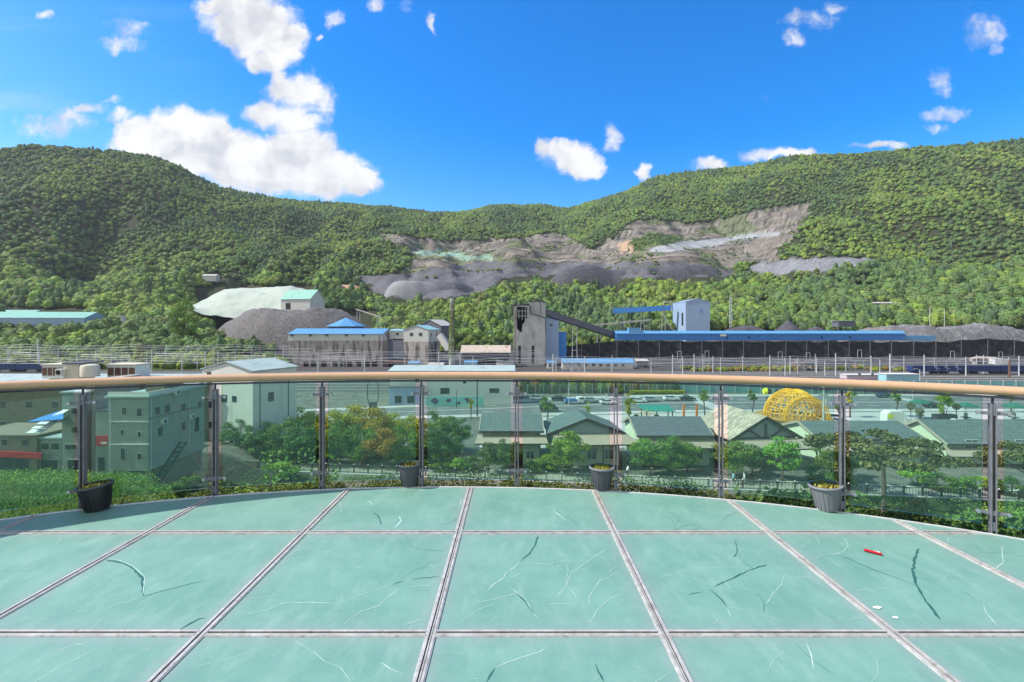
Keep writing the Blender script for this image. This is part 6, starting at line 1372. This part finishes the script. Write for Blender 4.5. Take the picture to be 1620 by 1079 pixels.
# right and left banks: hedges, grass, edge planting
GRN = leaf_mat('hedge_leaf', (.05, .12, .03), (.14, .26, .055))
rs = np.random.RandomState(12)
def cover(name, label, pts, h, size, m_, seed, cat='ground cover', up=.4):
    rs = np.random.RandomState(seed); X, Y = pts[:, 0], pts[:, 1]; Z = zt(X, Y); 
    Cq = np.stack([X, Y, Z+h(X, Y, rs)], -1); o = leafmesh(name, leafquads(Cq, size, rs, up), m_, None); tag(o, label, cat, kind='stuff'); return o
n = 130000; X = rs.uniform(2.2, 17, n); Y = rs.uniform(3.2, 22, n); s = Y-edge(np.clip(X, -6, 5.3)); ok = (s > .45) & (X/Y > .45); X, Y = X[ok], Y[ok]
cover('bank_hedge', 'leafy green hedge cover on the bank below the right part of the railing', np.stack([X, Y], -1), lambda X, Y, r: (.25+.45*np.clip(fbm(X/1.3, Y/1.3, 3, 61)+.45, 0, 1.2))*r.uniform(.3, 1, len(X))**.5, .034, GRN, 3)
M_GRS = leaf_mat('lawn_blade', (.06, .14, .03), (.20, .32, .07), .3)
n = 130000; Y = rs.uniform(3.6, 26, n); u = rs.uniform(-1.7, -.58, n); X = u*Y; s = Y-edge(np.clip(X, -5.6, 5)); ok = (s > .9) & (X < -1.8); X, Y = X[ok], Y[ok]
rs2 = np.random.RandomState(4); m_ = len(X); Z = zt(X, Y); hh = (.08+.24*np.clip(fbm(X/.9, Y/.9, 3, 71)+.5, 0, 1.3))*rs2.uniform(.5, 1.1, m_); a_ = rs2.uniform(0, 6.28, m_); ln = rs2.normal(0, .08, (m_, 2)); wv = .009+.0011*Y
B = np.stack([X, Y, Z-.02], -1); side = np.stack([np.cos(a_), np.sin(a_), 0*a_], -1)*wv[:, None]; tip = B+np.stack([ln[:, 0], ln[:, 1], hh], -1)
V = np.stack([B-side, B+side, tip+side*.25, tip-side*.25], 1).reshape(-1, 3); o = leafmesh('grass', V, M_GRS, None); tag(o, 'lush green grass on the bank left of the terrace', 'grass', kind='stuff')
# dry planting and gravel strip just outside the glass
M_SED = leaf_mat('yellow_sedum_leaf', (.06, .10, .02), (.22, .26, .05), .2); n = 80000
X = rs.uniform(-5.4, 5.2, n); D_ = rs.uniform(.03, .55, n); Y = edge(X)+D_; den = fbm(X/.35, Y/.35, 3, 81); ok = (den > -.22) & ((X > -3.4) | (den > .2)); X, Y = X[ok], Y[ok]; 
Cq = np.stack([X, Y, -.21+rs.uniform(0, 1, len(X))*(.07+.30*np.clip(den[ok]+.22, 0, 1))], -1); o = leafmesh('edge_planting', leafquads(Cq, .013, rs, .4), M_SED, None); tag(o, 'yellow green low plants along the outer edge of the glass floor', 'ground cover', kind='stuff')
M_GRV = mat('edge_gravel', (.42, .38, .32), rough=.9, var=.5, scale=30)
n = 2600; X = np.concatenate([rs.uniform(-5.5, -3.2, 1700), rs.uniform(-3.2, 5.2, 900)]); Y = edge(X)+rs.uniform(.03, .6, n); v, f = ico(0); V = []; Fc = []
r_ = rs.uniform(.008, .022, n); Pp = np.stack([X, Y, np.full(n, -.215)], -1); V = (v[None]*np.array([1, 1, .6])*r_[:, None, None]+Pp[:, None]).reshape(-1, 3); Fc = (f[None]+np.arange(n)[:, None, None]*12).reshape(-1, 3)
me = bpy.data.meshes.new('gravel'); me.from_pydata(V.tolist(), [], Fc.tolist()); me.materials.append(M_GRV); o = bpy.data.objects.new('gravel', me); col.objects.link(o); tag(o, 'loose pale pebbles along the outer edge of the terrace', 'gravel', kind='stuff')

rs = np.random.RandomState(77); n = 330000; Y = np.r_[rs.uniform(6.5**.5, 63**.5, 230000)**2, rs.uniform(16, 68, 100000)]; u = np.r_[rs.uniform(-1.3, 1.25, 230000), rs.uniform(-.80, -.25, 100000)]; X = u*Y; s = Y-edge(np.clip(X, -6, 5.3))
ok = (s > 1.5) & (Y < FENCE_Y(X)-.8) & ((u > -.60) | (Y > 24)) & ((fbm(X/2.5, Y/2.5, 3, 99) > -.28)); X, Y = X[ok], Y[ok]; Z = zt(X, Y)
hh = (.15+np.clip(fbm(X/2.2, Y/2.2, 3, 61)+.3, 0, 1.2)*1.1)*np.where((u[ok] > -.36) & (u[ok] < .55), .25, 1.0); Cq = np.stack([X, Y, Z+hh*rs.uniform(.1, 1, len(X))**.5], -1); Q_ = leafquads(Cq, 1.0, rs, .5).reshape(-1, 4, 3); Q_ = (Q_-Cq[:, None])*(.018+.0016*Y)[:, None, None]+Cq[:, None]
tag(leafmesh('bank_undergrowth', Q_.reshape(-1, 3), L_G, None), 'rough green undergrowth covering the bank down to the retaining wall', 'undergrowth', kind='stuff')

r1 = np.random.RandomState(31); n = 330; px_ = r1.uniform(1075, 1640, n); Y = r1.uniform(222, 240, n); k_ = fbm(px_/40, Y/9, 2, 7) > -.1; px_, Y = px_[k_], Y[k_]
thicket('trackside_weeds', 'yellow-green weeds growing between the railway and the black screens', wx(px_, Y), Y, r1.uniform(.7, 1.7, len(Y)), .8, 7, [(.16, .20, .03), (.12, .16, .03), (.22, .22, .05), (.20, .15, .05)])
# ---------------------------------------------------------------- vehicles
M_TYRE = mat('tyre', (.02, .02, .02), rough=.8, var=.2); M_LAMP = mat('tail_lamp', (.4, .02, .02), rough=.3, var=.1)
def car(px, pyb, rz, paint, label, kind='car', name='parked_car', group='cars on and beside the road'):
    Y = (H-G0)*F/(pyb-CY); Y = (H-G0)*F/(pyb-CY); t = thing(name, label, kind, (wx(px, Y), Y, G0+.05), rz, group)
    pc = mat('paint_'+paint[0], paint[1], rough=.25, var=.04, spec=.6)
    if kind in ('truck',):
        mb = MB(); mb.box(1.7, 0, 1.15, 1.6, 1.8, 1.5); mb.build('cab', pc, t, bevel=.1); mb = MB(); mb.box(-.9, 0, .75, 3.4, 1.8, .25); mb.box(-.9, -.88, 1.1, 3.4, .05, .5); mb.box(-.9, .88, 1.1, 3.4, .05, .5); mb.box(-2.58, 0, 1.1, .05, 1.8, .5); mb.build('load_bed', mat('paint_blue', (.10, .22, .5)), t)
        mb = MB(); mb.box(2.0, 0, 1.5, 1.06, 1.84, .5); mb.build('glazing', M_WPANE, t); L = 2.0
    elif kind == 'van':
        prof = [(-2.2, .35), (2.2, .35), (2.3, .9), (1.8, 1.2), (1.2, 1.9), (-2.1, 1.95), (-2.25, 1.2)]
        mb = MB(); mb.extrude([(x, -.85, z) for x, z in prof], (0, 1.7, 0)); mb.build('body', pc, t, bevel=.08)
        mb = MB(); mb.extrude([(-1.9, -.87, 1.25), (1.55, -.87, 1.25), (1.15, -.87, 1.75), (-1.9, -.87, 1.78)], (0, 1.74, 0)); mb.build('glazing', M_WPANE, t); L = 1.45
    else:
        prof = [(-2.15, .32), (2.1, .32), (2.2, .62), (2.0, .82), (1.15, .95), (.0+.45, 1.40), (-1.0, 1.44), (-1.75, 1.02), (-2.2, .92), (-2.25, .55)]
        mb = MB(); mb.extrude([(x, -.86, z) for x, z in prof[:5]+[(-1.75, 1.0)]+prof[8:]], (0, 1.72, 0)); mb.build('body', pc, t, bevel=.09)
        mb = MB(); V = [(1.1, -.8, .96), (-1.78, -.8, .98), (-1.0, -.62, 1.40), (.42, -.62, 1.38)]; mb.add(V+[(x, -y, z) for x, y, z in V], [(0, 3, 2, 1), (4, 5, 6, 7), (0, 4, 7, 3), (1, 2, 6, 5), (3, 7, 6, 2)]); mb.build('glazing', M_WPANE, t)
        mb = MB(); mb.box(-.3, 0, 1.41, 1.4, 1.22, .06); [beam(mb, (1.12, s*.8, .95), (.42, s*.63, 1.40), .07, .07) or beam(mb, (-1.78, s*.8, .98), (-1.0, s*.63, 1.42), .1, .07) or beam(mb, (-.35, s*.81, .95), (-.3, s*.63, 1.41), .06, .08) for s in (-1, 1)]; mb.build('roof', pc, t, bevel=.02); L = 1.35
    for sx in (-1, 1):
        for sy in (-1, 1):
            wv_ = MB().tube([(sx*L, sy*.78-.1, .33), (sx*L, sy*.78+.1, .33)], .33, 16).build('wheel', M_TYRE, t); MB().tube([(sx*L, sy*.90-.01, .33), (sx*L, sy*.90+.01, .33)], .19, 12).build('rim', M_CHR, wv_)
    xf = 2.21 if kind == 'car' else (2.5 if kind == 'truck' else 2.29)
    for s in (-1, 1): MB().box(xf-.03, s*.62, .70, .08, .3, .14).build('headlight', M_WFR, t); MB().box(-2.24 if kind != 'truck' else -2.6, s*.64, .78, .06, .28, .16).build('tail_light', M_LAMP, t)
    return t
WHT, DKG, BLK, SIL, NVY = ('white', (.72, .73, .72)), ('dark_green', (.03, .06, .05)), ('black', (.015, .016, .02)), ('silver', (.38, .4, .42)), ('navy', (.02, .03, .09))
car(922, 668, R(10), WHT, 'white car on the forecourt left above the central house'); car(876, 684, R(75), WHT, 'white car pointing towards us left of the central house', 'car'); car(868, 651, R(4), DKG, 'dark green van parked at the near road edge', 'van')
car(908, 639, R(8), WHT, 'small white truck with blue load bed on the road', 'truck', 'pickup_truck'); car(935, 637, R(3), SIL, 'silver car on the road behind the small truck'); car(962, 640, R(3), WHT, 'white car beside the sixth railing post')
car(1010, 637.5, R(2), WHT, 'white car parked left of the teal canopy'); car(1030, 635.5, R(2), SIL, 'silver car parked behind the teal canopy'); car(1062, 634, R(2), WHT, 'white car parked right behind the teal canopy'); car(1088, 634, R(2), BLK, 'black car parked behind the orange frame')
car(1316, 667, R(-12), WHT, 'white van right of the yellow dome', 'van'); car(1331, 672, R(-12), SIL, 'silver car beside the eighth railing post'); car(1400, 629, R(2), NVY, 'navy car far across the road behind the left parasol'); car(1476, 645, R(2), BLK, 'black car driving behind the left parasol'); car(1590, 627, R(2), WHT, 'white car far across the road at right')
car(885, 634, R(2), BLK, 'black car at the far kerb left of the white truck'); car(850, 633, R(2), WHT, 'white car at the far kerb beside the hall'); car(1122, 668, R(60), SIL, 'silver car under a white canopy edge behind the brown shingled roof')
# ---------------------------------------------------------------- lattice dome, plaza furniture
M_DOME = mat('golden_yellow_paint', (.88, .46, .012), rough=.45, var=.15, scale=.6, stain=(.80, .34, .02), stain_scale=.5)
Yd = 96.0; cx = wx(1254, Yd); t = thing('lattice_dome', 'large golden yellow domed tunnel sculpture made of thin lattice rods', 'sculpture', (cx, Yd, G0)); rd = 5.15; hd = wz(613, Yd)-G0-.2; bz = hd-rd*1.02
def dp(th, ph, r=1.0): return Vector((rd*r*math.cos(th)*math.cos(ph), rd*r*math.sin(th)*math.cos(ph), bz+rd*r*math.sin(ph)))
mb = MB()
for k in range(30):
    th = math.pi*2*k/30; mb.tube([dp(th, R(p)) for p in range(-8, 91, 10)], .065, 4)
for p in (-5, 8, 20, 32, 44, 55, 65, 75): mb.tube([dp(math.pi*2*k/40, R(p)) for k in range(40)], .06, 4, closed=True)
mb.build('dome_ribs', M_DOME, t); mb = MB(); r_ = random.Random(5)
for k in range(300):
    th, ph = r_.uniform(0, 6.28), R(r_.uniform(-5, 78)); dth, dph = r_.choice((-1, 1))*r_.uniform(.2, .55), R(r_.uniform(8, 26)); mb.tube([dp(th, ph, .985), dp(th+dth/2, ph+dph/2, 1.0), dp(th+dth, min(ph+dph, R(88)), .985)], .045, 3)
mb.build('dome_lattice', M_DOME, t)
for off in (-4.9, 0.0):      # broad braced arches, front one open to the plaza
    mb = MB(); rr = math.sqrt(max(rd*rd-off*off*.35, 4)); inner, outer = rr*.86, rr*1.02; yo = off
    A = [(math.cos(R(a)), math.sin(R(a))) for a in range(0, 181, 6)]
    for q in (inner, outer):
        for dy in (0, .7): mb.tube([(c*q, yo+dy, bz+s*q) for c, s in A], .07, 5)
    for i, (c, s) in enumerate(A[:-1]):
        c2, s2 = A[i+1]; a, b = (inner, outer) if i % 2 else (outer, inner)
        for dy in (0, .7): mb.tube([(c*a, yo+dy, bz+s*a), (c2*b, yo+dy, bz+s2*b)], .05, 4)
        mb.tube([(c*outer, yo, bz+s*outer), (c2*outer, yo+.7, bz+s2*outer)], .05, 4)
    for s in (-1, 1): mb.tube([(s*outer, yo, bz), (s*outer, yo, 0)], .09, 5); mb.tube([(s*inner, yo, bz), (s*inner, yo, 0)], .09, 5)
    mb.build('braced_arch', M_DOME, t)
M_BRZ = mat('bronze_brown_deck', (.38, .23, .06), rough=.6, var=.3, scale=.6)
MB().lathe([(rd*1.0, bz-.5), (rd*1.32, bz-.35), (rd*1.34, bz-.15), (rd*1.0, bz-.1)], 48).build('ring_platform', M_BRZ, t, True)
MB().lathe([(.001, 0), (rd*.8, 0), (rd*.9, bz-.5), (.001, bz-.4)], 32).build('plinth', M_BRZ, t, True)
for k in range(9):
    a = -.9+k*.22; mb = MB(); rr_ = 1.4; 
    MB().tube([(-2.6+k*.62, -rd*.5+r_.uniform(-.5, .5), bz+.2), (-2.6+k*.62+.1, -rd*.5, bz+1.0+r_.uniform(0, 1.2))], .06, 5).build('inner_stake', M_WFR, t)
t = thing('drum_ornament', 'yellow and black drum-shaped ornament beside the yellow dome', 'ornament', tuple(P(1213, 619, 108))); 
for k, m_ in enumerate((mat('lime_yellow', (.6, .6, .03)), M_HOLE)): MB().tube([(-.7+k*.6, 0, 0), (-.1+k*.8, 0, 0)], [.6, .8-.15*k], 16).build('drum_end' if k else 'drum', m_, t, True)
MB().tube([(0, 0, -1), (0, 0, -4.9)], .12, 6).build('stand', M_DARK, t)
M_PGR = mat('parasol_green', (.02, .12, .085), rough=.8, var=.15)
for px, pyt, Y, lb in ((1456, 631, 110, 'green parasol left of the planter on the plaza'), (1528, 636, 108, 'green parasol right of the planter on the plaza'), (1604, 637, 108, 'green parasol at the right edge of the plaza')):
    X = wx(px, Y); h = wz(pyt, Y)-G0; t = thing('parasol', lb, 'parasol', (X, Y, G0), group='green parasols on the plaza'); MB().tube([(0, 0, 0), (0, 0, h-.1)], .07, 8).build('pole', M_GALV, t)
    mb = MB(); mb.lathe([(2.1, h-.95), (2.08, h-.75), (1.1, h-.35), (.05, h)], 8); mb.build('canopy', M_PGR, t); MB().lathe([(.35, 0), (.35, 1.7), (.001, 1.7)], 12).build('base_pillar', M_CONC, t, True)
    MB().lathe([(.001, .72), (.9, .72), (.9, .78), (.001, .78)], 16).build('table', M_DARK, t)
t = thing('planter_box', 'dark square planter with a spiky yellow-green bush between the parasols', 'planter', (wx(1494, 107), 107, G0)); MB().box(0, 0, .8, 4.4, 1.6, 1.6).build('box', M_DARK, t)
plant('u2', wx(1494, 107), 107, 4.8, 'yellow-green bush growing in the dark planter box', name='shrub', cat='shrub', group=None, sx=.5, z=G0+1.3)
def ball(px, py, Y, r, label, m_, name='topiary_ball', cat='shrub', leaf=True):
    o_ = P(px, py, Y); t = thing(name, label, cat, (o_.x, o_.y, o_.z)); rs_ = np.random.RandomState(int(px)); q = rs_.normal(size=(700, 3)); q /= np.linalg.norm(q, axis=1)[:, None]
    if leaf: leafmesh('foliage', leafquads(q*r*rs_.uniform(.8, 1.05, (700, 1)), .1, rs_, .2, q), m_, t)
    MB().tube([(0, 0, -r*.2), (0, 0, min(G0-o_.z, -r))], .08, 6).build('stem', M_BARK, t); return t
ball(1441, 643, 110, .85, 'dark clipped ball tree left of the left parasol', L_P); ball(1513, 643, 108, .75, 'dark clipped ball tree above the planter', L_P); ball(1455, 651, 106, .8, 'low clipped ball bush under the left parasol', L_P); ball(1326, 644, 112, .7, 'clipped oval bush beside the eighth railing post', L_D)
for px, py, Y, r, lb in ((1510, 655, 104, .95, 'white rounded boulder in front of the planter'), (1504, 660, 102, .55, 'small white boulder left of the rounded one'), (1541, 660, 102, .5, 'small white boulder right of the parasols')):
    v, f = ico(2); v = v*(1+.15*fbm(v[:, 0]*2+px, v[:, 1]*2+v[:, 2], 2, 3))[:, None]*np.array([1.2, .9, .75])*r; o_ = P(px, py, Y); mb = MB(); mb.add(v.tolist(), f.tolist()); o = mb.build('boulder', M_WHB, None, True); o.location = (o_.x, Y, G0+r*.5); tag(o, lb, 'boulder')
t = thing('white_stall', 'white rounded stall with yellow trim on the plaza right of the dome', 'stall', (wx(1418, 103), 103, G0)); mb = MB(); mb.extrude([(-2, 0, 0), (2, 0, 0), (2, 0, 2.3), (1.3, 0, 3.0), (-1.2, 0, 3.0), (-2, 0, 2.4)], (0, 2, 0)); mb.build('body', M_WHB, t, bevel=.15); MB().box(-1.3, -.06, 1.9, 1.0, .1, .8).build('hatch', mat('lime_yellow', (.6, .6, .03)), t); MB().box(2.6, .5, .7, 1.4, 1.2, 1.4).build('counter', M_WHB, t)
M_TSH = mat('teal_canopy', (.03, .20, .15), rough=.6, var=.1)
t = thing('shade_canopy', 'teal sloping shade canopy on dark posts beside the orange frame', 'canopy', (wx(1040, 107), 107, G0)); h1, h2 = wz(651, 106)-G0, wz(640.5, 110)-G0; mb = MB(); slab(mb, [(-3.0, -1.2, h1), (3.6, -1.2, h1), (3.2, 2.6, h2), (-3.8, 2.6, h2)], .1); mb.build('canopy', M_TSH, t)
for x, y in ((-2.6, -1), (-.4, -1), (3, -1), (-3, 2), (3, 2)): MB().box(x, y, (h1 if y < 0 else h2)/2, .2, .2, (h1 if y < 0 else h2)-.05).build('post', M_DARK, t)
M_ORG = mat('orange_paint', (.62, .17, .04), rough=.5, var=.12); t = thing('orange_frame', 'orange two-post gate frame standing on the plaza', 'frame', (wx(1092, 108), 108, G0)); hh = wz(640, 108)-G0
for s in (-1, 1): MB().box(s*1.45, 0, hh/2, .42, .4, hh).build('post', M_ORG, t)
MB().box(0, 0, hh*.97, 2.5, .12, .12).build('crossbar', M_DARK, t); MB().box(0, 0, .62, 2.4, .2, .12).build('lower_bar', M_DARK, t)
for k in range(3): MB().box(-.9+k*.9, -.3, .3, .3, .3, .6).build('bollard', M_DARK, t)
t = thing('bicycle_sculpture', 'thin yellow bicycle-like wire sculpture between dark balls', 'sculpture', (wx(1024, 105), 105, G0)); zb = .9
for k, (x, r) in enumerate(((-1.1, .8), (.9, .65))): MB().tube([(x+math.cos(a*.35)*r, 0, zb+1.0+math.sin(a*.35)*r) for a in range(18)], .06, 5, closed=True).build('ring', M_DOME, t)
MB().tube([(-1.1, 0, 1.9), (0, 0, 3.0), (.9, 0, 1.9), (-.2, 0, 1.4), (-1.1, 0, 1.9)], .05, 5).build('frame', M_DOME, t)
for x in (-2.4, 2.0): MB().lathe([(.001, 0), (.25, .05), (.25, .7), (.5, .9), (.6, 1.4), (.5, 1.8), (.001, 2.0)], 14, (x, 0, 0)).build('ball_post', M_HOLE, t, True)
t = thing('yellow_board', 'bright yellow board fixed beside the dark slate roofed house', 'sign', tuple(P(1001, 706, 71))); MB().box(0, 0, 0, 1.4, .12, 1.05, 0, 0, Matrix.Rotation(R(-8), 3, 'Y')).build('board', mat('lime_yellow', (.6, .6, .03)), t); MB().box(.1, -.07, .05, .5, .03, .35).build('emblem', mat('orange_paint', (.62, .17, .04)), t)
o_ = P(1001, 706, 71); MB().tube([(.4, .1, -.4), (.4, .1, G0-o_.z)], .05, 6).build('pole', M_DARK, t)
t = thing('ring_sculpture', 'tall oval ring sculpture of dark metal with lit bulbs shape by the road', 'sculpture', (wx(590, 117), 117, G0)); zc = wz(620, 117)-G0; t['label'] = 'tall dark oval ring sculpture standing by the road above the garden trees'
for s in (-1, 1): MB().tube([(s*.9+math.cos(a*.3142)*.28*0+s*math.cos(a*.157-1.57)*.45, 0, zc+math.sin(a*.157-1.57)*2.5) for a in range(21)], .10, 6).build('ring_half', M_DARK, t)
MB().box(0, 0, (zc-2.4)/2, 1.6, 1.2, zc-2.4).build('base', M_DSH, t)
# ---------------------------------------------------------------- people on the footpath
def person(px, pyf, label, top, legs, hair, face=0.0, lean=0.0, h=1.68, stride=.28):
    Y = (H-G0)*F/(pyf-CY); s = h/1.7; J = {}
    pts = [((0, 0, .93), .13), ((0, -lean*.3, 1.15), .13), ((0, -lean*.8, 1.40), .145), ((0, -lean*1.0, 1.50), .06), ((0, -lean*1.15, 1.60), .085), ((0, -lean*1.2, 1.70), .07),
           ((-.09, 0, .90), .10), ((-.10, -stride*.45, .50), .07), ((-.10, -stride*.6, .09), .05), ((-.10, -stride*.6-.14, .04), .035),
           ((.09, 0, .90), .10), ((.10, stride*.15, .50), .07), ((.10, stride*.9, .12), .05), ((.10, stride*.9-.13, .05), .035),
           ((-.19, -lean*.8, 1.40), .06), ((-.24, stride*.3-lean*.6, 1.13), .045), ((-.24, -lean-.02, .90), .035), ((-.24, -lean-.06, .80), .03),
           ((.19, -lean*.8, 1.40), .06), ((.24, -stride*.3-lean*.6, 1.14), .045), ((.24, -.22-lean, .93), .035), ((.24, -.28-lean, .85), .03)]
    ed = [(0, 1), (1, 2), (2, 3), (3, 4), (4, 5), (0, 6), (6, 7), (7, 8), (8, 9), (0, 10), (10, 11), (11, 12), (12, 13), (2, 14), (14, 15), (15, 16), (16, 17), (2, 18), (18, 19), (19, 20), (20, 21)]
    me = bpy.data.meshes.new('person'); me.from_pydata([tuple(c*s for c in p) for p, r in pts], ed, []); o = bpy.data.objects.new('person', me); col.objects.link(o)
    m = o.modifiers.new('skin', 'SKIN'); 
    if not me.skin_vertices: me.attributes.new  # layer is made by the modifier
    sk = me.skin_vertices[0].data if me.skin_vertices else None
    if sk:
        for i, (p, r) in enumerate(pts): sk[i].radius = (r*s, r*s)
        sk[0].use_root = True
    sb = o.modifiers.new('sub', 'SUBSURF'); sb.levels = 1; sb.render_levels = 2
    for mm in (top, legs, mat('skin', (.42, .26, .18), var=.05), hair): me.materials.append(mm)
    dg = bpy.context.evaluated_depsgraph_get(); ev = bpy.data.meshes.new_from_object(o.evaluated_get(dg)); o.modifiers.clear(); o.data = ev
    for p in ev.polygons:
        z = p.center.z/s; y = p.center.y/s; x = abs(p.center.x)/s
        p.material_index = 1 if (z < .93 and x < .2) else (3 if z > 1.64 or (z > 1.55 and y > -lean*1.1+.02) else (2 if z > 1.46 or (x > .2 and z < 1.1) else 0)); p.use_smooth = True
    o.location = (wx(px, Y), Y, G0+.03); o.rotation_euler = (0, 0, face); tag(o, label, 'person'); return o
M_SHB = mat('light_blue_cloth', (.25, .48, .62), var=.1); M_SHW = mat('white_cloth', (.72, .72, .70), var=.06); M_DKC = mat('dark_cloth', (.03, .035, .05), var=.2); M_HAIR = mat('dark_hair', (.012, .01, .01), var=.2); M_GRT = mat('grey_trousers', (.3, .3, .3), var=.1)
person(1160, 767, 'person in light blue top and dark trousers walking behind the picket fence', M_SHB, M_DKC, M_HAIR, R(90), .03)
person(1166, 765.5, 'person in dark clothes walking close beside the one in light blue', M_DKC, M_DKC, M_HAIR, R(90), .0, 1.6)
person(1178, 767.5, 'person in white shirt and pale trousers striding behind the picket fence', M_SHW, M_GRT, M_SHW, R(-90), .10, 1.72, .4)
person(992, 754, 'person in white top and dark trousers leaning forward on the path behind the pot', M_SHW, M_DKC, M_HAIR, R(100), .22, 1.6, .3)
person(1028, 756, 'person in dark clothes bending beside the low garden crates', M_DKC, M_DKC, M_HAIR, R(60), .35, 1.55, .2)
# ---------------------------------------------------------------- thin air haze over the valley
m, nt = newmat('air'); N = NT(nt)
pv = N.n('ShaderNodeVolumePrincipled', ins={'Color': (.82, .90, 1.0, 1), 'Density': .00007, 'Anisotropy': .2})
out = N.n('ShaderNodeOutputMaterial'); nt.links.new(pv.outputs[0], out.inputs['Volume'])
zmin = float(ZZ.min())-1
hz = MB().box(0, 785, (zmin+420)/2, 5900, 1660, 420-zmin).build('haze', m); tag(hz, kind='stuff')
hz['label'] = 'thin bluish summer haze over the valley'
